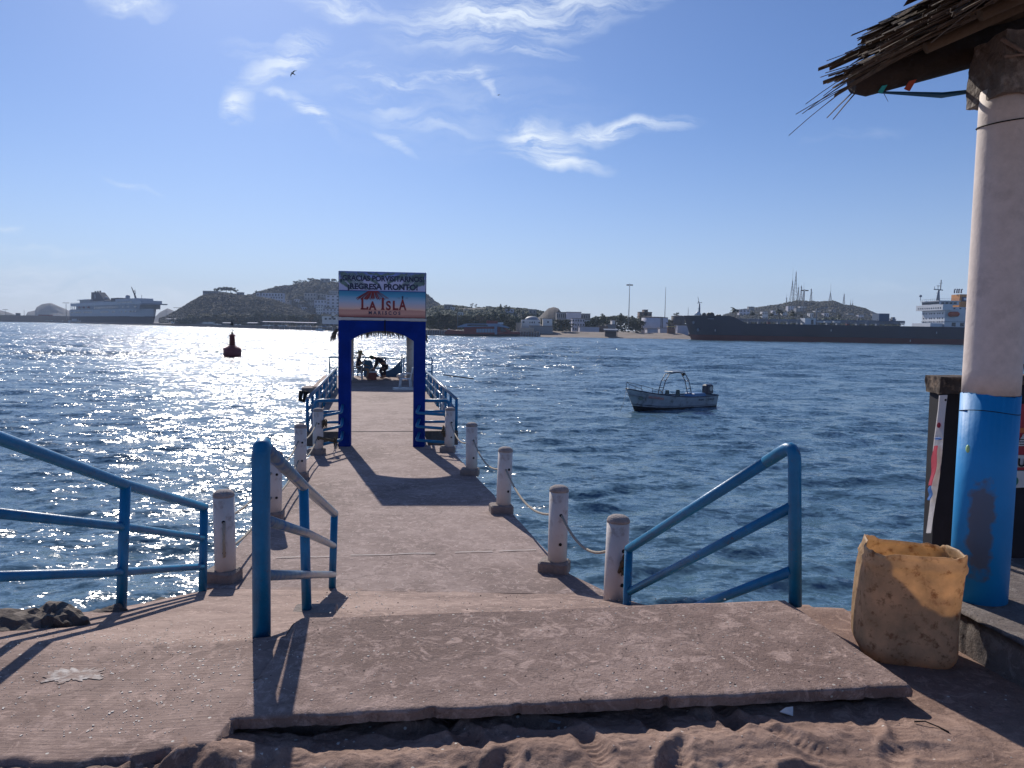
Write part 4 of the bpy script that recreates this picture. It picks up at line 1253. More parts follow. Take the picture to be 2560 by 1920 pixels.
plastic_chair('white plastic chair under the person with the straw hat', P(-1.0, 17.2, 0), PR - R(95))
plastic_chair('empty white plastic chair standing by the right railing of the platform', P(.98, 12.1), PR - R(100))
# railings at the far end
t = thing('end_railing', 'dark blue railing at the far end of the platform, left part', 'railing', P(-2.4, 20.0), PR, 'end railings of the platform')
for x in (0, 1.35, 2.7):
    m = MB(); m.tube([(x, 0, 0), (x, 0, .95)], .035, 8); m.build('post', M_blue, t)
for z in (.4, .93):
    m = MB(); m.tube([(0, 0, z), (2.7, 0, z)], .033, 8); m.build('rail', M_blue, t)
t = thing('end_railing', 'dark blue railing at the far end of the platform, right part', 'railing', P(1.2, 20.0), PR, 'end railings of the platform')
for x in (0, 1.4):
    m = MB(); m.tube([(x, 0, 0), (x, 0, .95)], .035, 8); m.build('post', M_blue, t)
for z in (.25, .6, .93):
    m = MB(); m.tube([(0, 0, z), (1.4, 0, z)], .033, 8); m.build('rail', M_blue, t)
t = thing('stair_gate', 'blue curved steel plates flanking the stairs at the platform end', 'gate', P(-.3, 19.7), PR)
m = MB(); m.prism([(-.45, 0), (.30, 0), (.12, .25), (.0, .5), (-.08, .8), (-.45, .82)], -.02, .02); m.build('plate', M_bluedk, t)
m = MB(); pl = [(1.35, 0), (1.35, .85)] + [(1.35 - 1.0 * (i / 8), .85 - .62 * (1 - (1 - i / 8) ** 2.2)) for i in range(1, 9)] + [(.35, 0)]
m.prism(pl[::-1], -.02, .02); m.build('plate', M_bluedk, t)
m = MB(); m.tube([(1.38, 0, 0), (1.40, 0, 1.12)], .035, 8); m.build('post', M_blue, t)
m = MB(); m.tube([(-.45, 0, .95), (1.38, 0, .86)], .022, 8); m.build('rail', M_blue, t)
b = thing('bucket', 'white bucket with lumpy contents by the bending person', 'bucket', P(-.32, 18.5), PR)
m = MB(); m.lathe((0, 0, 0), [(.12, 0), (.15, .3), (.155, .31)], 16); m.build('pail', M_plw, b)
m = MB(); [m.ball((rr.uniform(-.08, .08), rr.uniform(-.08, .08), .33 + rr.uniform(0, .12)), .06, 8) for _ in range(8)]; m.build('contents', M_grey, b)
tag((m := MB((0, 0, 0))) and (o := m.add([], []).box((0, 0, .045), (.75, .5, .09)).build('sheet', M_plw)), 'white sheet lying on the deck under the empty chair', 'sheet'); o.location = P(.9, 11.9); o.rotation_euler = (0, 0, PR + .2)
m = MB(); [m.ball((rr.uniform(-.35, .35), rr.uniform(-.2, .2), .12), rr.uniform(.1, .2), 10, (1.3, 1, .8)) for _ in range(7)]
o = m.build('sack', M_plw); o.location = P(1.35, 18.4); tag(o, 'crumpled white sacks behind the far post', 'sack')
t = thing('cooler', 'small cooler box on the deck beside the seated person', 'cooler', P(-.35, 17.4), PR)
m = MB(); m.bbox((0, 0, .17), (.42, .3, .34), .02); m.build('box', mat('rusty_red', (.25, .07, .05), .6), t); m = MB(); m.bbox((0, 0, .37), (.44, .32, .05), .015); m.build('lid', M_plw, t)
m = MB(); m.tube([(0, 0, 0), (.25, .1, 1.45)], [.012, .005], 6); o = m.build('fishing_rod', M_hole); o.location = P(-.15, 19.4); tag(o, 'thin fishing rod standing at the end of the platform', 'rod')
m = MB(); m.tube([(0, 0, 0), (1.3, -.2, -.14)], .025, 6); o = m.build('mooring_pole', M_hole); o.location = P(2.6, 13.6, .5); tag(o, 'dark pole sticking out over the water right of the platform', 'pole')
m = MB(); m.slab([(0, 0), (.9, 0), (.9, 1.2), (0, 1.2)], -.28, -.04); o = m.build('side_landing', M_blk); o.location = P(-3.1, 13.2, .0); o.rotation_euler = (0, 0, PR); tag(o, 'small landing jutting out left of the platform', 'landing')
m = MB(); m.tube([(0, 0, -.1), (-.05, 0, -.45), (.1, 0, -.5), (.2, 0, -.1)], .09, 8); o = m.build('tyre_fender', M_hole); o.location = P(-3.1, 13.1, -.05); tag(o, 'black tyre fender hanging from the left landing', 'fender')

# ================================================================== palapa corner, column, container, boards (right foreground)
FL_Z = 3.15
fm = MB(); pts = [(2.335, 6.2), (2.335, 4.02), (2.30, 3.98), (2.42, 3.5), (2.60, 2.6), (2.8, 1.5), (9, 1.5), (9, 6.2)]
def floor_grid():
    ys2 = np.unique(np.concatenate([np.linspace(1.2, 2.6, 10), np.linspace(2.6, 4.3, 120), np.linspace(4.3, 4.9, 15)])); xs2 = np.linspace(0, 1, 60) ** 1.6
    U, Yg = np.meshgrid(xs2, ys2)
    x0 = np.interp(Yg, [1.2, 3.57, 3.98, 4.05, 5.0], [2.80, 2.44, 2.385, 2.38, 2.39]) + .018 * fbm(Yg * 9, Yg * 0, 4, 120)
    X = x0 + (9 - x0) * U
    Z = FL_Z + .006 * fbm(X * 3, Yg * 3, 3, 121) - .012 * (U < .001) + 0 * X
    ny, nx = X.shape
    v = np.stack([X.ravel(), Yg.ravel(), Z.ravel()], 1); i = (np.arange(ny - 1)[:, None] * nx + np.arange(nx - 1)[None, :]).ravel()
    f = np.stack([i, i + 1, i + nx + 1, i + nx], 1)
    lev = []; sf = []; n0 = len(v); prev = [j * nx for j in range(ny)]
    for L in range(1, 9):
        low = v[[j * nx for j in range(ny)]].copy(); low[:, 2] -= .05 * L; low[:, 0] -= .030 * fbm(low[:, 1] * 16, low[:, 2] * 22, 3, 123) + .004 * L * 0
        lev.append(low); cur = [n0 + (L - 1) * ny + j for j in range(ny)]
        sf += [(prev[j], prev[j + 1], cur[j + 1], cur[j]) for j in range(ny - 1)]; prev = cur
    v = np.concatenate([v] + lev); f = np.concatenate([f, np.array(sf)[:, ::-1]])
    o = np_mesh('terrace_floor', v, f, M_kerb, kind='structure'); o['label'] = 'raised concrete terrace floor with a rough kerb on the right'
floor_grid()

cx0, cy0 = 2.615, 4.14
pal = thing('palapa', 'thatched palapa roof corner on a thick white and blue column at the right', 'palapa', (cx0, cy0, FL_Z))
M_colw = mat('cream_column_paint', (.68, .58, .53), .7, .10, 18, .10, 55, stain=(.50, .42, .38), stain_amt=.22, sscale=2.2)
M_colb = mat('bright_blue_column_paint', (.004, .25, .60), .55, .08, 3, .12, 16)
n_, l_ = M_colb.node_tree.nodes, M_colb.node_tree.links
tc_ = n_.new('ShaderNodeTexCoord'); mp_ = n_.new('ShaderNodeMapping'); mp_.vector_type = 'TEXTURE'; mp_.inputs['Location'].default_value = (-.085, -.115, .42); mp_.inputs['Scale'].default_value = (.075, .075, .34)
l_.new(tc_.outputs['Object'], mp_.inputs[0]); ln_ = n_.new('ShaderNodeVectorMath'); ln_.operation = 'LENGTH'; l_.new(mp_.outputs[0], ln_.inputs[0])
nz_ = n_.new('ShaderNodeTexNoise'); nz_.inputs['Scale'].default_value = 14; nz_.inputs['Detail'].default_value = 7; l_.new(tc_.outputs['Object'], nz_.inputs['Vector'])
ad_ = n_.new('ShaderNodeMath'); ad_.operation = 'MULTIPLY_ADD'; ad_.inputs[1].default_value = 1.5; l_.new(nz_.outputs[0], ad_.inputs[0]); l_.new(ln_.outputs['Value'], ad_.inputs[2])
mr_ = n_.new('ShaderNodeMapRange'); mr_.inputs[1].default_value = 1.45; mr_.inputs[2].default_value = 1.75; mr_.inputs[3].default_value = .85; mr_.inputs[4].default_value = 0; l_.new(ad_.outputs[0], mr_.inputs[0])
bs_ = n_['Principled BSDF']; src_ = bs_.inputs['Base Color'].links[0].from_socket; mx_ = n_.new('ShaderNodeMix'); mx_.data_type = 'RGBA'; l_.new(mr_.outputs[0], mx_.inputs[0]); l_.new(src_, mx_.inputs[6]); mx_.inputs[7].default_value = (.12, .12, .14, 1); l_.new(mx_.outputs[2], bs_.inputs['Base Color'])
M_colst = mat('scuffed_patch', (.10, .10, .11), .7, .3, 9)
rc = .140
zs_l = np.linspace(4.285 - FL_Z, 5.90 - FL_Z, 14)
m = MB(); m.lathe((0, 0, 0), [(rc, float(z)) for z in zs_l], 40); col_up = m.build('column', M_colw, pal)
m = MB(); m.lathe((0, 0, 0), [(rc + .003, -.02), (rc + .0035, .6), (rc + .003, 4.285 - FL_Z)], 160)
for i_, v_ in enumerate(m.v[320:480]): v_.z += .004 * math.sin(i_ * .9) * math.sin(i_ * .23) + .006 * math.sin(i_ * .079 + 1)
if True:
    m.build('painted_base', M_colb, col_up)
m = MB(); m.tube([((rc + .005) * Vector((math.cos(a), math.sin(a), 0))) + dz(1.045 + .01 * math.sin(a * 2)) for a in [i * math.pi / 18 for i in range(37)]], .002, 4); m.build('seam', M_hole, col_up)
m = MB(); m.tube([((rc + .004) * Vector((math.cos(a), math.sin(a), 0))) + dz(2.58 + .02 * math.cos(a - .4)) for a in [i * math.pi / 18 for i in range(37)]] + [Vector((.115, -.09, 2.54)), Vector((.10, -.12, 2.3))], .0035, 5); m.build('wire', M_hole, col_up)
# scuffed patch on the blue base, following the curve
m = MB(); vs = []; fs = []; pr_ = random.Random(3); nr = 22
for j in range(nr):
    t_ = j / (nr - 1); z = .20 + .62 * t_; wv = (.10 + .42 * math.sin(math.pi * min(1, t_ * 1.15) ** .8)) * (1 - .35 * t_) * 1.5
    ca = R(228) + .12 * math.sin(3 * t_) ; jit = pr_.uniform(-.05, .05)
    for k in range(7):
        a = ca + (k / 6 - .5) * wv * 1.3 + jit * (k in (0, 6)); vs.append(((rc + .0052) * math.cos(a), (rc + .0052) * math.sin(a), z))
for j in range(nr - 1):
    for k in range(6): fs.append((j * 7 + k, j * 7 + k + 1, (j + 1) * 7 + k + 1, (j + 1) * 7 + k))

m = MB(); m.ball((0, 0, 0), .022, 10, (.4, .6, 1)); o = m.build('paint_dab', mat('lime_dab', (.40, .62, .28), .5), col_up); o.location = (-rc * .97, -rc * .35, 1.0 - .16)
# concrete block between column and roof
M_capb = mat('rough_block', (.15, .125, .11), .95, .3, 6, 1.2, 18, stain=(.32, .28, .25), stain_amt=.35, sscale=8)
def lumpy_box(c, d, n=14, amp=.012, seed=1):
    bm = bmesh.new(); bmesh.ops.create_cube(bm, size=1); bmesh.ops.subdivide_edges(bm, edges=bm.edges[:], cuts=n, use_grid_fill=True)
    m = MB(); co = np.array([v.co[:] for v in bm.verts]) * np.array(d) + np.array(c)
    nn = fbm(co[:, 0] * 13 + co[:, 2] * 7, co[:, 1] * 13 - co[:, 2] * 9, 4, seed)
    ctr = np.array(c); dd = co - ctr; dd /= np.linalg.norm(dd, axis=1)[:, None]
    co = co + dd * (nn[:, None] * amp * 2)
    m.add([Vector(a) for a in co], [tuple(v.index for v in f.verts) for f in bm.faces], False); bm.free(); return m
kz = 5.845 - FL_Z
lumpy_box((.05, 0, kz + .155), (.37, .32, .31), 16, .016, 5).build('capital_block', M_capb, pal)
m = MB(); m.tube([(-.17, -.175, kz + .26), (.02, -.19, kz + .14), (.20, -.18, kz + .10)], .012, 6); m.tube([(-.15, -.18, kz + .17), (.05, -.195, kz + .19), (.3, -.18, kz + .22)], .008, 6); m.build('binding', M_blk, pal)
# roof timbers and thatch. eave line E0 (far corner) to E1 (towards and past the camera)
M_log = mat('dark_log', (.035, .025, .020), .9, .4, 3, .8, 20)
M_pole = mat('roof_pole', (.11, .085, .062), .9, .3, 4, .6, 25)
M_th2 = mat('palm_thatch', (.11, .080, .058), .95, .55, 14, .6, 40, trans=.12)
E0 = At(2142, 190, 4.42); E1 = Vector((E0.x + .25, E0.y - 3.3, E0.z + .02))
eav = (E1 - E0); upd = Vector((1, -.18, 0)).normalized() * 1.0 + dz(.43); upd.normalize()
m = MB((cx0, cy0, FL_Z)); a = At(2150, 205, 4.34); b = At(2412, 128, 4.34); dirb = (b - a).normalized()
m.tube([a - dirb * .05, a + dirb * .02, a + dirb * .9, a + dirb * 3.2], [.050, .085, .105, .10], 14); m.build('beam', M_log, pal)
m = MB((cx0, cy0, FL_Z)); a2 = a + Vector((.1, -.02, -.09)); m.tube([a2 + Vector((0,0,.03)), a2 + Vector((.35, 0, .02)), a2 + Vector((.62, 0, .06))], [.006, .016, .008], 6); m.build('lashing', M_bluedk, pal)
nrm = upd.cross(eav.normalized()); nrm = -nrm if nrm.z < 0 else nrm
for k in range(9):
    q = E0 + eav * (k / 8 * .98) + upd * .12 - nrm * .05
    m = MB((cx0, cy0, FL_Z)); m.tube([q, q + upd * 1.4, q + upd * 4.2], [.030, .036, .04], 8); m.build('rafter', M_pole, pal)
for k in range(4):
    q = E0 + upd * (.45 + .8 * k) + nrm * .0 - eav * .02
    m = MB((cx0, cy0, FL_Z)); m.tube([q, q + eav * .5, q + eav], .022, 6); m.build('batten', M_pole, pal)
m = MB((cx0, cy0, FL_Z))       # dense inner layer of the thatch
q0, q1 = E0 + upd * .22 + nrm * .03, E1 + upd * .22 + nrm * .03
for th_ in (0, 1):
    pass
A_, B_, C_, D_ = q0, q1, q1 + upd * 4.6, q0 + upd * 4.6
m.add([A_, B_, C_, D_, A_ + nrm * .12, B_ + nrm * .12, C_ + nrm * .12, D_ + nrm * .12], [(0, 1, 2, 3), (7, 6, 5, 4), (0, 4, 5, 1), (1, 5, 6, 2), (2, 6, 7, 3), (3, 7, 4, 0)])
tr = random.Random(21)
def strip(p, d, L, w, n_, droop=.1, taper=.25, thick=.004):
    vs = []; seg = 4; side = d.cross(n_).normalized()
    for i in range(seg + 1):
        t_ = i / seg; c = p + d * L * t_ - dz(droop * t_ * t_ * L); ww = w * (1 - (1 - taper) * t_)
        vs += [c - side * ww, c + side * ww, c + side * ww * .8 - n_ * thick, c - side * ww * .8 - n_ * thick]
    fs = [(0, 1, 2, 3)]
    for i in range(seg):
        for k in range(4):
            k2 = (k + 1) % 4; fs.append((i * 4 + k, (i + 1) * 4 + k, (i + 1) * 4 + k2, i * 4 + k2))
    fs.append((seg * 4 + 3, seg * 4 + 2, seg * 4 + 1, seg * 4))
    m.add(vs, fs)
dn = -upd
gl = Vector((-.12, 1, 0)).normalized()
def bundle(p, d, L, n_s, sp, wmin, wmax, vary=.25, droop=.06):
    for _ in range(n_s):
        o_ = eav.normalized() * tr.gauss(0, sp) + nrm * tr.uniform(-.02, .03); dd = (d + eav.normalized() * tr.gauss(0, .05) + dz(tr.gauss(0, .03))).normalized()
        strip(p + o_, dd, L * (1 - vary * tr.random()), tr.uniform(wmin, wmax), (nrm + Vector((tr.gauss(0, .25), tr.gauss(0, .25), 0))).normalized(), droop * tr.random(), tr.uniform(.35, .95))
for lay in range(3):               # stepped layers of flat fronds in bundles
    for k in range(34):
        u = (k + tr.random()) / 34; back = (.20, .10, .0)[lay]; h_ = (.16, .08, .01)[lay]
        L = tr.uniform(.30, .50) + (.15 if tr.random() < .25 else 0)
        d = (dn + eav.normalized() * tr.gauss(0, .13) + dz(tr.gauss(.03, .06))).normalized()
        bundle(E0 + eav * u + upd * (back + .30) + nrm * h_, d, L, 10, .05, .009, .038)
for k in range(16):                # far verge, bundles pointing down and out
    u = (k + tr.random()) / 16 * 2.6
    d = (dn * 1.0 + gl * tr.uniform(0, .16) + dz(tr.gauss(0, .05))).normalized()
    bundle(E0 + upd * (u + .30) + nrm * tr.uniform(0, .16) - eav.normalized() * .0, d, tr.uniform(.35, .6), 10, .055, .009, .036)
for k in range(300):               # loose body of the thatch along the slope
    u = tr.random(); v0 = .25 + 2.4 * tr.random(); strip(E0 + eav * u + upd * v0 + nrm * tr.uniform(-.03, .02), (dn + eav.normalized() * tr.gauss(0, .12)).normalized(), tr.uniform(.3, .8), tr.uniform(.008, .03), nrm, .03, .5)
for k in range(14):
    u = tr.random() ** 1.5 * .6; d = (dn + eav.normalized() * tr.gauss(0, .2) - dz(abs(tr.gauss(0, .12)))).normalized(); strip(E0 + eav * u + upd * .1 + nrm * tr.uniform(-.02, .15), d, tr.uniform(.35, .55), tr.uniform(.002, .005), nrm, .12, .2)
for (dx, dy_, dz_, L, w) in ((-.75, -.1, -.62, .34, .024), (-.70, -.1, -.70, .32, .018), (-.86, 0, -.36, .46, .012), (.5, -.1, -.78, .16, .02), (-.9, .05, -.40, .38, .006)):
    strip(E0 + upd * .08 - nrm * .03, Vector((dx, dy_, dz_)).normalized(), L, w, nrm, .1, .2)
m.build('thatch', M_th2, pal)
for (px_, py_, cc, s_) in ((2206, 222, (.02, .38, .42), .022), (2275, 212, (.38, .07, .04), .03)):
    q = At(px_, py_, 4.28); m = MB((cx0, cy0, FL_Z)); m.add([q + Vector((-s_, 0, -s_ * .7)), q + Vector((s_ * .2, .01, -s_)), q + Vector((s_ * 1.2, 0, s_)), q + Vector((-s_ * .3, -.01, s_ * .6))], [(0, 1, 2, 3)])
    m.add([q + Vector((-s_, .006, -s_ * .7)), q + Vector((s_ * .2, .016, -s_)), q + Vector((s_ * 1.2, .006, s_)), q + Vector((-s_ * .3, -.004, s_ * .6))], [(3, 2, 1, 0)])
    m.build('rag', mat('rag_%d' % px_, cc, .8), pal)

# cut-open plastic jerrycan
def container():
    t = thing('cut_container', 'dirty yellowish plastic jerrycan with its top cut off, glowing in the sun, by the column', 'container', (2.085, 3.90, 2.90), R(-13))
    Wd, Dp, H, k = .465, .40, .60, .07
    M = mat('stained_translucent_plastic', (.70, .50, .30), .5, .30, 5, .25, 12, stain=(.36, .19, .09), stain_amt=.30, sscale=22, trans=.54)
    M.node_tree.nodes['Principled BSDF'].inputs['Base Color']
    n = 72; m = MB(); vs = []; fs = []
    def outline(an, ins):
        c, s = math.cos(an), math.sin(an); e = 5.0
        x = math.copysign(abs(c) ** (2 / e), c) * (Wd / 2 - ins); y = math.copysign(abs(s) ** (2 / e), s) * (Dp / 2 - ins); return x, y
    rows = 30
    for lay in (0, 1):
        for j in range(rows + 1):
            t_ = j / rows
            for i in range(n):
                an = 2 * math.pi * i / n
                rim = H * (1 + .022 * math.sin(an * 2 + 2.6) + .008 * math.sin(an * 7) + .02 * math.cos(an + 2.2)) + .003 * math.sin(an * 17)
                z = t_ * rim
                ins = (.055 * (1 - min(1, z / .10)) ** 2) + lay * .006 + .012 * math.sin(z * 9 + an) * .5 - (.008 if .05 < (H - z) < .075 else 0)
                if z > H * .75: ins += .018 * ((z - H * .75) / (H * .25)) ** 1.5 * (1.4 if math.sin(an) > 0 else -.2)
                x, y = outline(an, ins); vs.append((x + .02 * (z / H) * 0, y, z + (.008 if lay and j == 0 else 0)))
    N = (rows + 1) * n
    for j in range(rows):
        for i in range(n):
            i2 = (i + 1) % n; fs.append((j * n + i, j * n + i2, (j + 1) * n + i2, (j + 1) * n + i)); fs.append((N + j * n + i2, N + j * n + i, N + (j + 1) * n + i, N + (j + 1) * n + i2))
    for i in range(n):
        i2 = (i + 1) % n; fs.append((rows * n + i, rows * n + i2, N + rows * n + i2, N + rows * n + i))
    m.add(vs, fs, True)
    m.add([vs[i] for i in range(n)], [tuple(range(n - 1, -1, -1))]); m.add([vs[N + i] for i in range(n)], [tuple(range(n))])
    m.build('tub', M, t)


container()

# leaning dark boards with banners behind the column
def boards():
    a = At(2328, 1335, 5.3); 
    t = thing('banner_stand', 'dark board with mossy top and a red and white banner on its left side', 'stand', (a.x, 5.3, FL_Z - .12))
    bl, tl_ = At(2326, 1440, 5.3), At(2348, 975, 5.3); br, tr_ = At(2452, 1440, 5.4), At(2452, 975, 5.4)
    o_ = Vector(t.location)
    M_dk = mat('dark_board', (.012, .011, .018), .8, .3, 5)
    m = MB(o_); th_ = Vector((0, .12, 0)); m.add([bl, br, tr_, tl_, bl + th_, br + th_, tr_ + th_, tl_ + th_], [(0, 1, 2, 3), (7, 6, 5, 4), (0, 4, 5, 1), (1, 5, 6, 2), (2, 6, 7, 3), (3, 7, 4, 0)]); m.build('board', M_dk, t)
    M_mo = mat('mossy_edge', (.07, .05, .04), .95, .5, 9, 1.0, 14, stain=(.24, .17, .12), stain_amt=.4, sscale=12)
    tp = lumpy_box((0, 0, 0), (.40, .20, .12), 12, .016, 9); w0 = At(2402, 962, 5.35) - o_
    q = tp.build('top_edge', M_mo, t); q.location = w0
    # banner strip: white, red, blue, leaning with the board
    def q4(px0, px1, pyA, pxA2, px1b, pyB, mm, nme, dy_=-.02):
        A = At(px0, pyA, 5.28 + dy_); B = At(px1, pyA, 5.22 + dy_); C = At(px1b, pyB, 5.22 + dy_); D = At(pxA2, pyB, 5.28 + dy_)
        m_ = MB(o_); th = Vector((0, .012, 0)); vs_ = []; k = 10
        for i in range(k + 1):
            u = i / k; L_ = A.lerp(D, u) + Vector((0, .010 * math.sin(u * 9 + px0), 0)); R_ = B.lerp(C, u) + Vector((0, .012 * math.sin(u * 7 + 1), 0)); vs_ += [L_, R_, R_ + th, L_ + th]
        fs_ = [(0, 1, 2, 3), (4 * k + 3, 4 * k + 2, 4 * k + 1, 4 * k)]
        for i in range(k):
            for e in range(4):
                e2 = (e + 1) % 4; fs_.append((i * 4 + e, (i + 1) * 4 + e, (i + 1) * 4 + e2, i * 4 + e2))
        m_.add(vs_, fs_, False); return m_.build(nme, mm, t)
    M_bw = mat('banner_white', (.60, .56, .55), .5, .1, 8, .3, 12); M_br = mat('banner_red', (.38, .02, .045), .5, .1); M_bb = mat('banner_blue', (.02, .10, .32), .5, .1)
    q4(2348, 2371, 988, 2319, 2330, 1334, M_bw, 'banner'); 
    q4(2336, 2347, 1115, 2325, 2332, 1215, M_br, 'banner_panel', -.035); q4(2324, 2331, 1216, 2322, 2328, 1252, M_bb, 'banner_panel', -.036); q4(2340, 2354, 1094, 2339, 2354, 1100, M_bb, 'banner_panel', -.036)
    m = MB(o_); m.ball(At(2347, 1063, 5.22), .014, 8, (1, .3, 1.4)); m.build('printed_fruit', M_br, t)
    m = MB(o_); m.ball(At(2364, 1000, 5.20), .008, 8, (1, .3, 1)); m.build('eyelet', M_hole, t)
    # second board right of the column
    a = At(2525, 1440, 5.0); t = thing('menu_board', 'dark board right of the column with a red poster lettered UR', 'board', (a.x, 5.0, FL_Z - .10)); o_ = Vector(t.location)
    bl, tl_, br, tr_ = At(2478, 1452, 5.0), At(2490, 962, 5.0), At(2760, 1452, 4.8), At(2770, 955, 4.8)
    m = MB(o_); m.add([bl, br, tr_, tl_, bl + th_, br + th_, tr_ + th_, tl_ + th_], [(0, 1, 2, 3), (7, 6, 5, 4), (0, 4, 5, 1), (1, 5, 6, 2), (2, 6, 7, 3), (3, 7, 4, 0)]); m.build('board', M_dk, t)
    tp = lumpy_box((0, 0, 0), (.75, .2, .06), 12, .012, 19); q = tp.build('top_edge', M_mo, t); q.location = At(2640, 950, 4.95) - o_
    def pq(pts_, mm, nme, D=4.90):
        w = [At(x, y, D) for x, y in pts_]; m_ = MB(o_); n_ = len(w)
        m_.add(w + [p + Vector((0, .008, 0)) for p in w], [tuple(range(n_ - 1, -1, -1)), tuple(range(n_, 2 * n_))] + [(i, (i + 1) % n_, (i + 1) % n_ + n_, i + n_) for i in range(n_)]); return m_.build(nme, mm, t)
    M_po = mat('poster_red', (.34, .015, .03), .55, .2, 5); M_or = mat('poster_orange', (.55, .12, .03), .5, .1)
    pq([(2556, 1010), (2760, 1010), (2740, 1175), (2532, 1175)], M_po, 'poster'); pq([(2532, 1177), (2740, 1177), (2725, 1212), (2527, 1220)], M_bw, 'poster_footer')
    pq([(2547, 1070), (2700, 1070), (2700, 1082), (2545, 1082)], M_or, 'poster_band', 4.892)
    pq([(2543, 1115), (2560, 1085), (2700, 1085), (2700, 1115)], M_bw, 'poster_panel', 4.890)
    for y_ in (1098, 1104, 1110): pq([(2550, y_), (2690, y_), (2690, y_ + 2), (2549, y_ + 2)], M_hole, 'poster_line', 4.886)
    pq([(2542, 1138), (2700, 1138), (2700, 1168), (2538, 1168)], M_bw, 'poster_panel', 4.890)
    q = At(2544, 1166, 4.882) - o_; text('UR', .075, 'lettering', M_hole, t, q, ext=.001, align='LEFT', off=.002)
    m = MB(o_); m.ball(At(2538, 1203, 4.88), .022, 10, (1, .1, 1.3)); m.build('printed_fruit', mat('fruit_green', (.03, .16, .10), .5), t)
boards()

# ------------------------------------------------------------------ rocks at the edge of the water
M_rock = mat('shore_rock', (.13, .105, .09), .95, .45, 3, 1.2, 12, stain=(.26, .21, .18), stain_amt=.4, sscale=6)
def rock(label, c, s, seed, grp='rocks along the water edge', sq=(1, .8, .55)):
    bm = bmesh.new(); bmesh.ops.create_icosphere(bm, subdivisions=4, radius=1)
    co = np.array([v.co[:] for v in bm.verts])
    d = 1 + .75 * fbm(co[:, 0] * 1.7 + seed * 3 + co[:, 2], co[:, 1] * 1.7 - co[:, 2] * 1.3, 4, seed) + .28 * fbm(co[:, 0] * 6 + co[:, 2] * 5, co[:, 1] * 6 - co[:, 2] * 4, 3, seed + 3)
    co = co * d[:, None] * np.array(sq) * s
    m = MB(); m.add([Vector(a) for a in co], [tuple(v.index for v in f.verts) for f in bm.faces], False); bm.free()
    o = m.build('rock', M_rock); o.location = c; o.rotation_euler = (0, 0, seed * 1.3); tag(o, label, 'rock', grp)
rock('broad jagged rock at the left frame edge below the handrail', G(25, 1612, 2.74), .31, 1, sq=(1.1, .8, .6))
rock('lumpy pitted rock left of the second handrail post', G(138, 1580, 2.75), .20, 2, sq=(1, .8, .75))
rock('small dark rock between the left handrail posts', G(258, 1556, 2.55), .17, 3)
rock('low rock under the far end of the left handrail', G(400, 1538, 2.20), .22, 4, sq=(1.3, .8, .35))
rock('flat reddish rock right of the slab beside the jerrycan', G(2085, 1575, 2.80), .16, 5, sq=(1.4, .8, .35))
rock('rough rock behind the jerrycan', G(2190, 1560, 2.75), .18, 6, sq=(1.3, .9, .4))
rock('small rock at the corner of the slab near the water', G(2040, 1548, 2.74), .08, 7)
# small litter in the sand
m = MB(); m.add([(0, 0, .03), (.06, .0, .012), (.07, .03, .04), (.02, .035, .006), (.03, .01, .045)], [(0, 1, 4), (1, 2, 4), (2, 3, 4), (3, 0, 4), (0, 3, 2, 1)])
o = m.build('paper_scrap', M_plw); q = G(1948, 1796, NZ); o.location = (q.x, q.y, NZ + .0); tag(o, 'crumpled white paper scrap on the sand before the slab', 'litter')
m = MB(); m.add([(0, 0, .01), (.05, -.012, .008), (.055, .002, .012), (.006, .014, .014)], [(0, 1, 2, 3), (3, 2, 1, 0)])
o = m.build('foil_strip', M_metal); q = G(1370, 1810, NZ); o.location = (q.x, q.y, NZ + .0); tag(o, 'thin pale strip of litter in the slab shadow', 'litter')
q = G(2285, 1815, NZ); m = MB(); m.tube([(0, 0, .02), (.04, -.012, .028), (.08, -.045, .022), (.10, -.085, .02)], [.004, .003, .003, .004], 6)
o = m.build('twig', M_log); o.location = q; tag(o, 'dark bent twig lying on the sand at the right', 'twig')
# panga at anchor and buoy are in the next part
# ================================================================== panga at anchor
def loft(L, B, sheer, z0, s0, s1, rake, tb=.42, nt=40, ns=8, pw=.62, flare=.6, stern=.86, x0=0):
    """ship side surface between relative heights s0..s1 (0 keel line, 1 sheer); bow at x0, stern at x0+L"""
    m = MB(); rows = []
    for i in range(nt + 1):
        t = i / nt; zt = sheer(t)
        k = min(1, t / tb); kb = (1 - (1 - k) ** 2) ** pw
        if t > .8: kb *= 1 - (1 - stern) * ((t - .8) / .2) ** 2
        row = []
        for j in range(ns + 1):
            s = s0 + (s1 - s0) * j / ns
            fl = 1 - (1 - flare) * (1 - s) * (1 - .55 * k)
            row.append((x0 + L * t + rake * (1 - s) * max(0, 1 - t / .25), max(.004, B / 2 * kb * fl), z0 + s * (zt - z0)))
        rows.append(row)
    for sd in (-1, 1):
        vs = [(p[0], sd * p[1], p[2]) for r in rows for p in r]; n = ns + 1
        fs = []
        for i in range(nt):
            for j in range(ns):
                q = (i * n + j, (i + 1) * n + j, (i + 1) * n + j + 1, i * n + j + 1); fs.append(q if sd < 0 else q[::-1])
        m.add(vs, fs, True)
    r = rows[-1]; vs = [(p[0], -p[1], p[2]) for p in r] + [(p[0], p[1], p[2]) for p in r]; n = len(r)
    m.add(vs, [(j, n + j, n + j + 1, j + 1) for j in range(n - 1)])
    m.rows = rows
    return m


def deck_of(m, drop=0.0, inset=0.0):
    d = MB(); vs = []; rows = m.rows
    for r in rows:
        p = r[-1]; w = max(.002, p[1] - inset); vs += [(p[0], -w, p[2] - drop), (p[0], w, p[2] - drop)]
    return d.add(vs, [(2 * i, 2 * i + 2, 2 * i + 3, 2 * i + 1) for i in range(len(rows) - 1)])


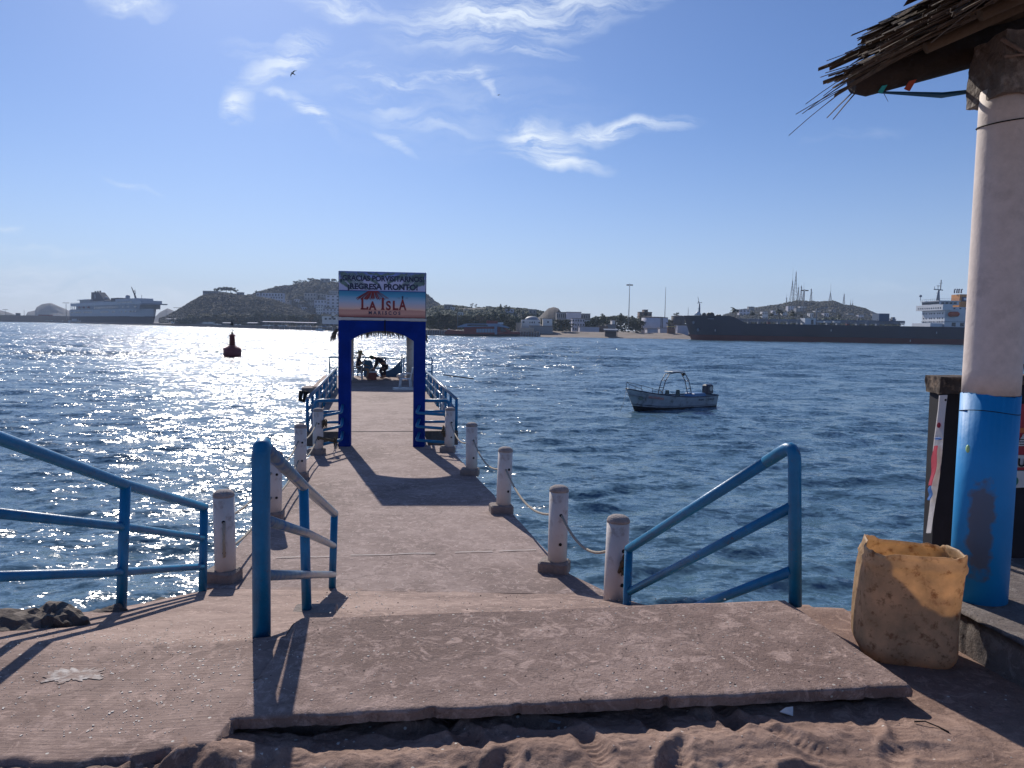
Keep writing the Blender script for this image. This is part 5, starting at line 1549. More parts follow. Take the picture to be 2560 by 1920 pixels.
M_gel = mat('grey_white_gelcoat', (.33, .37, .42), .4, .16, 2, stain=(.16, .17, .17), stain_amt=.35, sscale=2.5)
M_gelin = mat('boat_inside_blue', (.05, .16, .34), .5, .15, 3)
M_black = mat('black_antifoul', (.010, .011, .016), .5, .2, 3)
M_fr = mat('dark_tube', (.02, .028, .06), .4)
bw = Vector((6.97, 44.6, 0)); hd = math.atan2(3.7, 5.73)
pg = thing('panga', 'small white fishing boat with ladder arch and dark outboard floating on the right', 'boat', bw, hd)
sh = lambda t: .56 + .62 * (1 - t) ** 2.4 + .10 * max(0, t - .6) ** 1.5 * 3
h = loft(6.9, 1.95, sh, -.25, .28, 1, .75, x0=-.32); hull = h.build('hull', M_gel, pg)
h2 = loft(6.9, 1.95, sh, -.25, 0, .28, .75, x0=-.32); h2.build('boot_stripe', M_black, hull)
for (sa, sb, mm) in ((.34, .37, M_fr), (.72, .745, M_metal)):
    b_ = loft(6.9, 1.963, sh, -.25, sa, sb, .75, x0=-.322, ns=1); b_.build('hull_stripe', mm, hull)
deck_of(h, .34, .05).build('floor', M_gelin, pg)
m = MB(); m.tube([(p[-1][0], -p[-1][1], p[-1][2]) for p in h.rows], .032, 8); m.tube([(p[-1][0], p[-1][1], p[-1][2]) for p in h.rows], .032, 8); m.tube([(6.58, -.8, sh(1)), (6.58, .8, sh(1))], .032, 8); m.build('gunwale', M_fr, pg)
foredeck = MB(); vs = []
for r in h.rows[:12]:
    p = r[-1]; vs += [(p[0], -p[1], p[2] - .01), (p[0], p[1], p[2] - .01)]
foredeck.add(vs, [(2 * i, 2 * i + 2, 2 * i + 3, 2 * i + 1) for i in range(11)]).build('foredeck', M_gel, pg)
m = MB()
def sidept(t, sd, dzz=0): r = h.rows[int(t * 40)][-1]; return Vector((r[0], sd * r[1] * .94, r[2] + dzz))
for sd in (-1, 1):
    m.tube([sidept(0, sd, .38) + Vector((.05, 0, 0)), sidept(.12, sd, .34), sidept(.22, sd, .27), sidept(.30, sd, .18)], .016, 6)
    for t_ in (.01, .12, .22, .30): m.tube([sidept(t_, sd), sidept(t_, sd, .38 - .2 * (t_ / .3) ** 1.5)], .014, 6)
m.build('bow_rail', M_metal if False else M_fr, pg)
arc = [(2.35, .42), (2.45, 1.0), (2.62, 1.52), (2.95, 1.98), (3.5, 2.06), (4.25, 2.02), (4.62, 1.55), (4.82, .95), (4.95, .48)]
m = MB()
for y in (-.17, .17): m.tube([(x, y, z) for x, z in arc], .026, 8)
for (x, z) in ((2.40, .75), (2.5, 1.15), (2.68, 1.6), (2.95, 1.98), (4.25, 2.02), (4.65, 1.5), (4.80, 1.05), (4.88, .75)): m.tube([(x, -.17, z), (x, .17, z)], .020, 6)
m.build('arch_frame', M_fr, pg)
m = MB(); m.bbox((3.55, 0, 2.12), (1.05, .75, .05), .02); m.build('canopy_board', M_gel, pg)
m = MB(); m.ball((4.2, -.1, 1.93), .10, 10); m.build('spotlight', M_black, pg)
for x in (3.05, 3.95):
    m = MB(); m.bbox((x, -.1, .50), (.34, .42, .10), .04); m.prism([(x - .16, .5), (x + .16, .5), (x + .11, .98), (x - .10, .98)], .02, .12); m.build('seat', mat('dark_green_seat', (.02, .05, .06), .6), pg)
m = MB(); m.bbox((2.05, 0, .58), (.6, .8, .34), .05); m.build('console', M_fr, pg)
m = MB(); m.tube([(2.38 + .13 * math.cos(a) * .3, .13 * math.sin(a), .86 + .13 * math.cos(a)) for a in [i * math.pi / 8 for i in range(17)]], .014, 6); m.build('steering_wheel', M_black, pg)
m = MB(); m.bbox((5.35, -.05, .62), (1.0, .9, .28), .05); m.build('locker', M_gelin, pg)
om = MB(); om.bbox((6.50, 0, .98), (.64, .50, .58), .09); mo = om.build('outboard_motor', mat('outboard_navy', (.012, .018, .045), .3, coat=.3), pg)
m = MB(); m.tube([(6.72, 0, .8), (6.76, 0, -.3)], [.12, .08], 10); m.build('motor_leg', M_black, mo)
m = MB(); m.lathe((0, 0, 0), [(.14, 0), (.14, .004)], 20); e = m.build('emblem', M_metal, mo); e.location = (6.54, -.256, 1.0); e.rotation_euler = (R(90), 0, 0)
M_or2 = mat('orange_lettering', (.5, .12, .06), .5)
def side_xyz(x, s):
    best = min(range(41), key=lambda i: abs(h.rows[i][-1][0] - x)); r = h.rows[best]; a_ = r[int(s * 8)]; return a_
def hull_text(st, x, s, size, mm, sx=1.0):
    a_ = side_xyz(x, s); b_ = side_xyz(x + .9, s); an = math.atan2(-(b_[1] - a_[1]), b_[0] - a_[0]); tl = math.atan2(b_[2] - a_[2], b_[0] - a_[0])
    q = text(st, size, 'lettering', mm, hull, (a_[0], -max(a_[1], b_[1] - .02) - .05, a_[2]), ext=.003, align='LEFT', off=.003, sx=sx); q.rotation_euler = Matrix.Rotation(an, 3, 'Z').to_4x4().to_euler()
    q.rotation_euler = (Matrix.Rotation(an, 3, 'Z') @ Matrix.Rotation(-tl, 3, 'Y') @ Matrix.Rotation(R(90), 3, 'X')).to_euler()
hull_text('SALVAVIDAS', .62, .70, .19, M_or2, .95)
hull_text('PICUDO', 4.75, .68, .13, M_ink); hull_text('CORAL 02', 5.55, .70, .13, M_ink)
a_ = side_xyz(.42, .5); m = MB(); m.lathe((0, 0, 0), [(.12, 0), (.12, .006)], 16); e = m.build('emblem', mat('green_badge', (.10, .14, .12), .5), hull); e.location = (.38, -a_[1] - .02, .62); e.rotation_euler = (R(80), 0, R(-28)); e.scale = (1.3, 1, 1)
m = MB(); m.tube([(-.3, 0, 1.1), (-.5, 0, .3), (-.9, 0, -.4)], .012, 5); m.build('anchor_line', M_rope, pg)

# ================================================================== red buoy
q = G(581, 887, 0); by = thing('buoy', 'dark red channel buoy with a cone topmark floating in the sun glitter', 'buoy', (q.x, q.y, 0))
M_buoy = mat('dark_red_steel', (.17, .014, .020), .5, .25, 2)
m = MB(); m.lathe((0, 0, 0), [(1.15, -.4), (1.26, .05), (1.26, .88), (1.18, .98), (.7, 1.18), (.42, 1.45)], 28); m.build('float', M_buoy, by)
m = MB(); m.lathe((0, 0, 0), [(.40, 1.4), (.36, 2.72), (.46, 2.76), (.46, 2.86), (.30, 2.9), (.20, 3.05)], 20); tw = m.build('tower', M_buoy, by)
m = MB(); m.lathe((0, 0, 0), [(.13, 3.02), (.13, 3.3), (.06, 3.42)], 12); m.build('lantern', M_black, tw)
m = MB()
for k in range(4):
    a = k * math.pi / 2 + .4; c, s = math.cos(a), math.sin(a); m.tube([(.38 * c, .38 * s, 2.86), (.38 * c, .38 * s, 3.3), (.2 * c, .2 * s, 3.62), (0, 0, 3.8)], .025, 6)
m.tube([(0, 0, 3.7), (0, 0, 4.3)], .03, 6); m.build('cage', M_black, tw)
m = MB(); m.lathe((0, 0, 0), [(.28, 4.28), (.02, 5.1)], 16); m.tube([(0, 0, 5.0), (0, 0, 5.55)], .012, 5); m.build('topmark', M_black, tw)
m = MB(); 
for k in range(3):
    m.tube([(-.50, .1, 1.2), (-.48, .1, 2.8)], .02, 5); m.tube([(-.60 + 0, -.1, 1.2), (-.58, -.1, 2.8)], .02, 5); break
for k in range(8): m.tube([(-.5, .1, 1.3 + .2 * k), (-.58, -.1, 1.3 + .2 * k)], .015, 5)
m.build('ladder', M_black, tw)

# ================================================================== gulls
def gull(label, p, span, roll, yaw):
    m = MB(); b = .11 * span
    m.tube([(0, -.30 * span, 0), (0, -.2 * span, 0), (0, 0, 0), (0, .2 * span, 0), (0, .34 * span, -.01)], [.01 * span, .045 * span, .06 * span, .04 * span, .008 * span], 8)
    for s in (-1, 1):
        pts = [(0, .07, -.06), (s * .18, .10, -.02), (s * .34, .02, -.0), (s * .5, -.12, -.05)]; w = [.075, .07, .05, .004]
        vs = []
        for (x, y, z), ww in zip(pts, w): vs += [(x * span, (y + ww) * span, (z + .07) * span), (x * span, (y - ww) * span, (z + .07) * span), (x * span, (y - ww) * span, (z + .058) * span), (x * span, (y + ww) * span, (z + .058) * span)]
        fs = []
        for i in range(3):
            for e in range(4):
                e2 = (e + 1) % 4; fs.append((i * 4 + e, i * 4 + e2, (i + 1) * 4 + e2, (i + 1) * 4 + e))
        m.add(vs, fs)
    o = m.build('seabird', mat('dark_feathers', (.03, .03, .035), .8)); o.location = p; o.rotation_euler = (R(62), R(roll), R(yaw)); tag(o, label, 'bird')
gull('dark seabird gliding below the clouds in the upper left sky', At(733, 184, 75), .92, -52, 20)
gull('tiny distant seabird above the middle of the sky', At(1247, 238, 190), .9, -12, 0)

# ================================================================== tanker
M_tank = mat('tanker_navy', (.006, .014, .038), .5, .35, .06)
M_boot = mat('tanker_red', (.12, .016, .018), .6, .3, .05)
M_sup = mat('ship_white', (.52, .55, .60), .6, .06, .3)
M_win = mat('dark_glass', (.02, .03, .05), .25)
M_deckp = mat('deck_grey', (.16, .19, .24), .7, .3, .2)
M_fun = mat('funnel_orange', (.52, .22, .06), .6, .05)
DT = 409.0
bx = (1725 - 1280) / F * (DT + 14)
tk = thing('tanker', 'long dark tanker ship with red boot top moored across the harbour', 'ship', (bx, DT + 14, 0))
O = Vector((bx, DT + 14, 0))
TW = lambda px, py, y=-14.0: At(px, py, DT + 14 + y) - O
zt_bow, zt_mid = TW(1730, 788).z, TW(2000, 811).z
def tsheer(t):
    x = t * 172 - 4.6
    return zt_bow if x < 17 else (zt_bow + (zt_mid - zt_bow) * min(1, (x - 17) / 9) ** 1.3 if x < 26 else zt_mid)
sb = 2.75
h = loft(172, 28, tsheer, 0.0, 0, 1, 4.6, tb=.10, nt=120, ns=10, x0=-4.6, stern=.8, flare=.8)
for i in range(len(h.v)): pass
up = loft(172, 28, tsheer, sb, 0, 1, 3.6, tb=.10, nt=120, ns=8, x0=-4.6, stern=.8, flare=.85)
hu = up.build('hull', M_tank, tk); loft(172, 28, lambda t: sb, -1, 0, 1, 1.4, tb=.10, nt=120, ns=3, x0=-1.0, stern=.8, flare=.8).build('boot_top', M_boot, hu)
deck_of(up, .35, .1).build('deck', M_deckp, tk)
def tbox(px0, px1, py0, py1, y0, y1, name, mm, par=None, D=None):
    a = TW(px0, py1, y0); b = TW(px1, py0, y0); m = MB(); m.box(((a.x + b.x) / 2, (y0 + y1) / 2, (a.z + b.z) / 2), (b.x - a.x, y1 - y0, b.z - a.z)); return m.build(name, mm, par or tk)
# foremast
m = MB(); a = TW(1748, 786, 0); m.tube([a, a + dz(5.8)], [.6, .35], 10); m.tube([a + dz(5.6), a + dz(7.2) - Vector((.8, 0, 0))], .18, 6); m.tube([a + dz(5.6), a + dz(9.6) - Vector((1.1, 0, 0))], .12, 6)
m.tube([a + Vector((-1.4, 0, 6.2)), a + Vector((1.4, 0, 6.6))], .16, 6); m.tube([a + Vector((.6, 0, 3.)), a + Vector((-.9, 0, 3.1))], .14, 6); m.build('foremast', M_deckp, tk)
m = MB(); m.lathe(TW(1745, 787, 0), [(2.2, -.3), (1.4, .9), (.7, 1.8)], 12); m.build('mast_foot', M_sup, tk)
for px_, s_ in ((1760, 1.0), (1771, 1.15), (1778, 1.3), (1781, .9), (1793, .6), (1799, .7)):
    m = MB(); c = TW(px_, 787 + (3 if px_ > 1785 else 0), -3); m.tube([c + Vector((0, -1.2, .3)), c + Vector((0, 1.2, .3))], s_ * .8, 10); m.box(c + dz(-.3), (1.6, 3, .8)); m.build('winch', M_black, tk)
# deck pipes and catwalk
for k, (pya, r_, y) in enumerate(((797, .35, -4), (800, .30, -6), (803, .25, -8), (799, .35, 3))):
    a, b = TW(1812, pya - .0, y), TW(2262, pya + 6.5, y); m = MB(); m.tube([a, b], r_, 6); m.build('deck_pipe', M_deckp, tk)
    
m = MB()
for k in range(44):
    x = TW(1820, 800).x + k * 2.25; m.box((x, -9.5, zt_mid + .5), (.14, .14, 1.1))
m.tube([(TW(1820, 800).x, -9.5, zt_mid + 1.05), (TW(2262, 800).x, -9.5, zt_mid + 1.05)], .07, 5); m.build('railing', M_deckp, tk)
for k in range(16):
    x = TW(1835, 800).x + k * 5.4; m = MB(); m.box((x, -5, zt_mid + .9), (1.4, 2.2, 1.6 + (k % 3) * .5)); m.tube([(x, -5, zt_mid + 1), (x, -5, zt_mid + 2.6 + (k % 2))], .18, 6); m.build('deck_fitting', M_deckp if k % 4 else M_boot, tk)
tbox(2012, 2040, 796, 812, -10, -3, 'pump_house', M_sup); tbox(2028, 2034, 799, 811, -10.2, -9.8, 'door', M_win)
for px_ in (2043, 2062, 2085): tbox(px_, px_ + 16, 803.5, 806, -11, -9, 'pale_pipe', M_sup)
m = MB(); a = TW(2040, 812, -6); m.tube([a, a + dz(9)], .35, 8); m.tube([a + dz(8.5), a + Vector((6, 0, 9.6))], .25, 6); m.build('hose_crane', M_fun if False else M_deckp, tk)
tbox(2197, 2224, 784, 803, -5, 3, 'deck_tank', mat('slate_blue', (.06, .10, .17), .6)); tbox(2231, 2238, 793, 803, -5, -3, 'vent', M_deckp)
# accommodation block: its tall front looks at the bow, the lifeboat side looks at the camera
def xl(px, y): return (px - 1280) / F * (DT + 14 + y) - bx
zl = lambda py: TW(2340, py, -10).z
def abox(x0, x1, y0, y1, py0, py1, nme, mm, par=None):
    z0_, z1_ = zl(py1), zl(py0); m = MB(); m.box(((x0 + x1) / 2, (y0 + y1) / 2, (z0_ + z1_) / 2), (x1 - x0, y1 - y0, z1_ - z0_)); return m.build(nme, mm, par or tk)
xf = xl(2354, -12)
b1 = abox(xf, xf + 26, -12, 11, 774, 817, 'accommodation', M_sup)
abox(xf - 2.2, xf + 3, -13.6, 13.6, 761.5, 775, 'bridge_deck', M_sup, b1); abox(xf + 3.1, xf + 26, -11, 10, 767, 773.9, 'side_house', M_sup, b1)
wh = abox(xf - 1.6, xf + 9, -9, 9, 752.6, 761.4, 'wheelhouse', M_sup, b1); abox(xf - 2.3, xf + 9.6, -9.6, 9.6, 750.8, 752.5, 'wheelhouse_roof', M_sup, wh)
for k in range(9): abox(xf - 1.72, xf - 1.5, -8.6 + k * 1.92, -7.0 + k * 1.92, 754.6, 759.4, 'bridge_window', M_win, wh)
for k in range(4): abox(xf - .6 + k * 2.2, xf + 1.0 + k * 2.2, -9.12, -8.9, 754.6, 759.4, 'bridge_window', M_win, wh)
for k in range(11): abox(xf - 2.34, xf - 2.1, -11.6 + k * 2.2, -10.9 + k * 2.2, 768, 771, 'window', M_win, b1)
for row in (783, 795, 804):
    for y_ in (-10.2, -7.6, -5.6, -2.1, .6, 2.4, 6.1, 8.6): abox(xf - .14, xf + .1, y_, y_ + .75, row - 1.6, row + 1.6, 'window', M_win, b1)
for k in range(6): abox(xf + 5 + k * 3.2, xf + 5.9 + k * 3.2, -11.14, -10.9, 769, 772, 'window', M_win, b1)
abox(xf - .3, xf + 26, -12.25, 11.2, 803.0, 804.0, 'deck_edge', M_deckp, b1)
for k in range(3): abox(xf + 4 + k * 4.5, xf + 6 + k * 4.5, -12.14, -11.9, 806, 815, 'door', M_win, b1)
abox(xf - 7, xf - .2, -11, 8, 808, 817, 'locker', M_sup, b1)
lbm = MB(); a, b = TW(2371, 786, -13.2), TW(2398, 785, -13.2); lbm.tube([a, a.lerp(b, .15), a.lerp(b, .85), b], [.5, 1.35, 1.35, .6], 12); lbm.build('lifeboat', mat('lifeboat_orange', (.42, .07, .02), .5), b1)
fx_ = xl(2388, -4); fu = abox(fx_, fx_ + 8, -4, 4, 733, 766.9, 'funnel', M_fun, b1); abox(fx_ + 1.2, fx_ + 5.2, -4.14, -3.95, 740, 751, 'emblem', M_ink, fu)
abox(fx_ + 2.2, fx_ + 4.2, -4.24, -4.1, 742, 748, 'emblem_letter', M_sup, fu)
for px_ in (2386, 2392, 2397, 2403):
    m = MB(); a = TW(px_, 733, 0); m.tube([a, a + dz(1.9), a + Vector((.5, 0, 2.2))], .38, 8); m.build('exhaust_pipe', M_deckp, fu)
m = MB(); a = TW(2345, 752, 0); m.tube([a, a + dz(5.6)], [1.0, .5], 10); m.tube([a + dz(5.6), a + Vector((1, 0, 6)), a + Vector((1.1, 0, 11.5))], .28, 6)
m.tube([a + Vector((-2.6, 0, 6.3)), a + Vector((2.3, 0, 5.9))], .3, 6); m.tube([a + Vector((-2.3, 0, 6.3)), a + Vector((-2.3, 0, 8))], .12, 5); m.tube([a + Vector((-.4, 0, 6.3)), a + Vector((-.4, 0, 8.2))], .14, 5); m.tube([a + Vector((-1, 0, 8.2)), a + Vector((.6, 0, 8.2))], .18, 5)
m.tube([a + Vector((.2, 0, 9.6)), a + Vector((1.9, 0, 9.8))], .12, 5); m.tube([a + Vector((-1.3, 0, 4.2)), a + Vector((0, 0, 4.2))], .1, 5); m.build('radar_mast', M_deckp, b1)
m = MB(); a = TW(2301, 751, 7); m.tube([a, a + dz(1.8)], .15, 6); m.ball(a + dz(2.4), .75, 10); m.build('radome', M_deckp, b1)
m = MB(); zr_ = zl(750.8); m.tube([(xf - 2.2, 9.4, zr_ + .9), (xf - 2.2, -9.4, zr_ + .9), (xf + 9.4, -9.4, zr_ + .9)], .07, 5); [m.tube([(xf - 2.2, y_, zr_), (xf - 2.2, y_, zr_ + .9)], .06, 4) for y_ in range(-9, 10, 2)]; m.build('rail', M_deckp, wh)
for px_, py_ in ((1788, 826), (2078, 826), (2342, 832), (2276, 852)):
    tbox(px_ - .8, px_ + .8, py_ - 2.6, py_ + 2.6, -14.12, -13.9, 'draught_mark', M_sup, hu)
m = MB(); m.box(TW(1777, 797, -13.2) , (3.2, .5, .5)); m.build('name_plate', M_deckp, hu)
for px_, py_ in ((1734, 806), (1745, 825)):
    m = MB(); m.ball(TW(px_, py_, -6.5 if px_ < 1740 else -9.5), .9, 8, (.8, .8, 1)); m.build('anchor', M_deckp, hu)

# ================================================================== white ferry on the left
s0_ = G(184, 807.3, 0); b0_ = G(372, 812.4, 0)
fl = (b0_ - s0_).length; fr = math.atan2(b0_.y - s0_.y, b0_.x - s0_.x)
FB = 30.0
fy = thing('cruise_ferry', 'large white passenger ferry with dark lower hull and navy funnel at the left quay', 'ship', (b0_.x, b0_.y + 14, 0), fr + math.pi)
# local: bow at 0, +x towards the stern, camera side is +y
M_fn = mat('ferry_navy', (.014, .022, .05), .95, .15, .05, spec=.1); M_fw = mat('ferry_white', (.36, .40, .47), .6, .06, .1)
fd = lambda t: 12.4 - .8 * t
hl = loft(fl, FB, fd, -1, 0, 1, 9, tb=.22, nt=60, ns=6, x0=-2, stern=.95, flare=.75).build('hull', M_fn, fy)
loft(fl, FB, lambda t: 23.0, 11.5, .03, 1, 2.5, tb=.18, nt=60, ns=4, x0=-3, stern=.97, flare=.9).build('upper_hull', M_fw, fy)
def fbx(t0, t1, z0, z1, w0, w1, name, mm, par=None):
    m = MB(); x0_, x1_ = fl * (1 - t1), fl * (1 - t0); m.box(((x0_ + x1_) / 2, (w0 + w1) / 2, (z0 + z1) / 2), (x1_ - x0_, w1 - w0, z1 - z0)); return m.build(name, mm, par or fy)
M_fs = mat('ferry_side_grey', (.16, .20, .27), .6, .15, .1)
d1 = fbx(.12, .97, 22.9, 30, -14, 14, 'promenade_deck', M_fs); d2 = fbx(.03, .985, 30.05, 34.8, -14.4, 14.4, 'upper_deck', M_fw)
fbx(.02, .13, 22.9, 24.2, -14, 14, 'stern_deck', M_fs)
for t_ in (.03, .06, .09): fbx(t_, t_ + .004, 24, 30.1, 13.4, 14, 'deck_pillar', M_fw, d1)
fbx(.14, .30, 35, 40.2, -11, 10, 'lounge', M_fs); fbx(.12, .30, 40.25, 41.2, -12, 12, 'lounge_roof', M_fw); fbx(.30, .50, 34.9, 37.5, -10, 10, 'casing', M_fs)
fbx(.585, .675, 34.9, 41.0, -9, 9, 'deckhouse', M_fn); fbx(.66, .92, 34.9, 38.6, -11, 11, 'bridge_house', M_fw); fbx(.985, 1.02, 29, 30.5, -17, 17, 'bridge_wing', M_fs)
for t0, t1, z in ((.04, .09, 19), (.11, .23, 19), (.25, .38, 19), (.50, .61, 19)):
    n_ = int((t1 - t0) / .018)
    for k in range(n_): fbx(t0 + k * .018, t0 + k * .018 + .013, z - 1, z + 1, 14.95, 15.12, 'window', M_win)
for t_ in (.65, .67, .76, .81, .86, .89, .92): fbx(t_, t_ + .014, 18.2, 20.2, 14.6, 15.12, 'window', M_win)
for k in range(14): fbx(.40 + k * .021, .413 + k * .021, 24.5, 27.5, 13.95, 14.15, 'window', M_win, d1)
for k in range(9): fbx(.72 + k * .019, .733 + k * .019, 32.2, 33.8, 14.35, 14.55, 'window', M_win, d2)
for t_ in (.70, .77, .83, .91): fbx(t_, t_ + .02, 25.5, 27, 13.95, 14.15, 'window', M_win, d1)
for k, t_ in enumerate((.17, .24, .31)):
    m = MB(); a = Vector((fl * (1 - t_), 15.2, 27.3)); m.tube([a, a - Vector((2, 0, 0)), a - Vector((9, 0, 0)), a - Vector((11, 0, 0))], [.6, 1.6, 1.6, .6], 10); m.build('lifeboat', M_boot, d1)
m = MB(); xx = lambda t: fl * (1 - t); m.prism([(xx(.27), 37), (xx(.475), 37), (xx(.38), 52.5), (xx(.275), 53.5)], -5, 5); fu = m.build('funnel', M_fn, fy)
m = MB(); m.box((xx(.33), 5.1, 46), (6, .3, 7), 0, .4); m.build('emblem', M_fs, fu)
for t_ in (.29, .325, .36): m = MB(); m.tube([(xx(t_), 0, 52), (xx(t_), 0, 55.5)], 1.3, 8); m.build('exhaust_pipe', M_fn, fu)
m = MB(); m.box((xx(.272), 0, 51), (4, 6, 4)); m.build('funnel_platform', M_fs, fu)
for t_, z in ((.44, 41.5), (.72, 42)):
    m = MB(); m.tube([(xx(t_), 0, 36), (xx(t_), 0, 40)], 1, 6); m.ball((xx(t_), 0, z), 3.5, 12); m.build('radome', M_fs, fy)
m = MB(); m.tube([(xx(.815), 0, 38), (xx(.80), 0, 46), (xx(.765), 0, 57)], [1.6, 1.2, .5], 8)
for z, w in ((44, 5), (47, 7), (50, 4)): m.tube([(xx(.80) - w * .7, 0, z), (xx(.80) + w * .3, 0, z + .8)], .5, 6); m.tube([(xx(.80) - w * .7, 0, z), (xx(.80) - w * .7, 0, z + 2.6)], .3, 5)
m.build('radar_mast', M_fn, fy); m = MB(); m.tube([(xx(.88), 0, 38), (xx(.88), 0, 44)], .3, 5); m.build('aerial', M_fn, fy)
m = MB()
for k in range(60): m.box((xx(.03 + k * .0158), 14.2, 35.5), (.22, .22, 1.4))
m.tube([(xx(.03), 14.2, 36.2), (xx(.98), 14.2, 36.2)], .15, 5); m.build('railing', M_fs, d2)

# ================================================================== land across the water
M_land = mat('shore_ground', (.16, .13, .10), .9, .3, .05)
M_quay = mat('quay_concrete', (.17, .14, .13), .9, .3, .1)
M_beach = mat('pale_beach', (.19, .15, .125), .9, .45, .05)
M_hill = mat('dry_hillside', (.046, .038, .036), .95, .25, .02, stain=(.030, .032, .024), stain_amt=.7, sscale=.035)
M_hill2 = mat('rocky_hill', (.075, .065, .062), .95, .35, .03)
M_scrub = mat('scrub_leaves', (.034, .038, .028), .9, .3, .03)
M_leaf = mat('tree_leaves', (.040, .060, .022), .85, .5, .25)
M_leafd = mat('dark_tree_leaves', (.024, .042, .020), .85, .5, .25)
M_leafdry = mat('dry_tree_leaves', (.080, .075, .045), .85, .45, .25)
M_trunk = mat('bark', (.11, .085, .07), .9, .3, 1)
coast = [(-200, 1390), (60, 1390), (175, 1370), (178, 1290), (232, 1235), (425, 1010), (426, 985), (480, 890), (560, 790), (640, 715), (845, 595), (1000, 470), (1068, 428), (1340, 436), (1342, 470), (1722, 486), (1722, 468), (2700, 462)]
cp = [(((a - 1280) / F * D), D) for a, D in coast]
m = MB(); m.slab([(p[0], p[1]) for p in cp] + [(3200, 500), (3200, 3150), (-3200, 3150), (-3200, 1390)], -2.5, 2.3)
m.build('shore', M_land, kind='structure', label='low developed shore across the harbour')
qm = MB()
for i in range(len(cp) - 1):
    if cp[i][0] == cp[i + 1][0] : continue
    a, b = Vector((cp[i][0], cp[i][1], 0)), Vector((cp[i + 1][0], cp[i + 1][1], 0)); n_ = Vector((b.y - a.y, -(b.x - a.x), 0)).normalized()
    if n_.y > 0: n_ = -n_
    a2, b2 = a + n_ * .8, b + n_ * .8
    qm.slab([(a2.x, a2.y), (b2.x, b2.y), (b.x - n_.x * .5, b.y - n_.y * .5), (a.x - n_.x * .5, a.y - n_.y * .5)], -2.4, 2.75)
qm.build('quay', M_quay, kind='structure', label='dark quay wall along the far shore')
def bgrid():
    xs_ = np.linspace(12, 105, 60); ys_ = np.linspace(428, 474, 16)
    def z(X, Y): return -.35 + (Y - 428) / 46 * 3.5 + .5 * fbm(X * .09, Y * .09, 3, 200) * (Y > 430)
    grid_mesh('beach', xs_, ys_, z, M_beach, kind='structure')['label'] = 'pale sloping beach between the jetty and the tanker bow'
bgrid()


def hill(name, label, pts, Df, Dr, Db, m_, amp=.05, nx=150, ny=50, seed=1, pw=1.25):
    w = [At(a, b, Dr) for a, b in pts]; X0, X1 = w[0].x, w[-1].x; wx = [p.x for p in w]; wz = [max(0, p.z) for p in w]
    def zf(X, Y):
        rz_ = np.interp(X * Dr / np.minimum(Y, Dr), wx, wz, left=0, right=0)
        v = np.where(Y < Dr, (Y - Df) / (Dr - Df), 1 - (Y - Dr) / (Db - Dr)); v = np.clip(v, 0, 1)
        sm = np.where(Y < Dr, np.sin(v * math.pi / 2) ** pw, v * v * (3 - 2 * v))
        n = fbm(X / 60, Y / 60, 5, seed)
        return 1.5 + (rz_ - 1.5) * sm * (1 + n * 1.1 * (1 - v) * np.where(Y < Dr, 1, 0)) + amp * 40 * fbm(X / 18, Y / 18, 3, seed + 9) * np.minimum(1, rz_ / 20) * (1 - .6 * v)
    def zg(X, Y):
        X = X * np.minimum(Y, Dr) / Dr
        return X, Y, zf(X, Y)
    o = grid_mesh(name, np.linspace(X0, X1, nx), np.linspace(Df, Db, ny), zg, m_, kind='structure', smooth=False); o['label'] = label
    return zf, X0, X1


def scrub(label, zf, X0, X1, Y0, Y1, n, smin, smax, seed, m_=None, dens=None):
    g = np.random.RandomState(seed); x = g.uniform(X0, X1, n); y = Y0 + (Y1 - Y0) * g.rand(n); x = x * np.minimum(1, y / (Y1 - 10)); z = zf(x, y)
    keep = (z > 3) & (fbm(x / 45, y / 45, 3, seed + 50) > (-.12 if dens is None else dens)); x, y, z = x[keep], y[keep], z[keep]; n = len(x)
    s = g.uniform(smin, smax, n)
    base = np.array([(1, 0, .1), (.3, .9, .0), (-.8, .6, .1), (-.8, -.6, 0), (.3, -.9, .1), (.45, .2, .75), (-.35, .35, .9), (-.1, -.5, .7)])
    fc = np.array([(0, 1, 5), (1, 6, 5), (1, 2, 6), (2, 3, 6), (3, 7, 6), (3, 4, 7), (4, 0, 7), (0, 5, 7), (5, 6, 7)])
    v = base[None] * (s[:, None, None]) * g.uniform(.6, 1.35, (n, 8, 1)) + np.stack([x, y, z - .3], 1)[:, None, :]
    f = fc[None] + (np.arange(n) * 8)[:, None, None]
    o = np_mesh('hill_scrub', v.reshape(-1, 3), f.reshape(-1, 3), m_ or M_scrub, kind='stuff', smooth=False); o['label'] = label


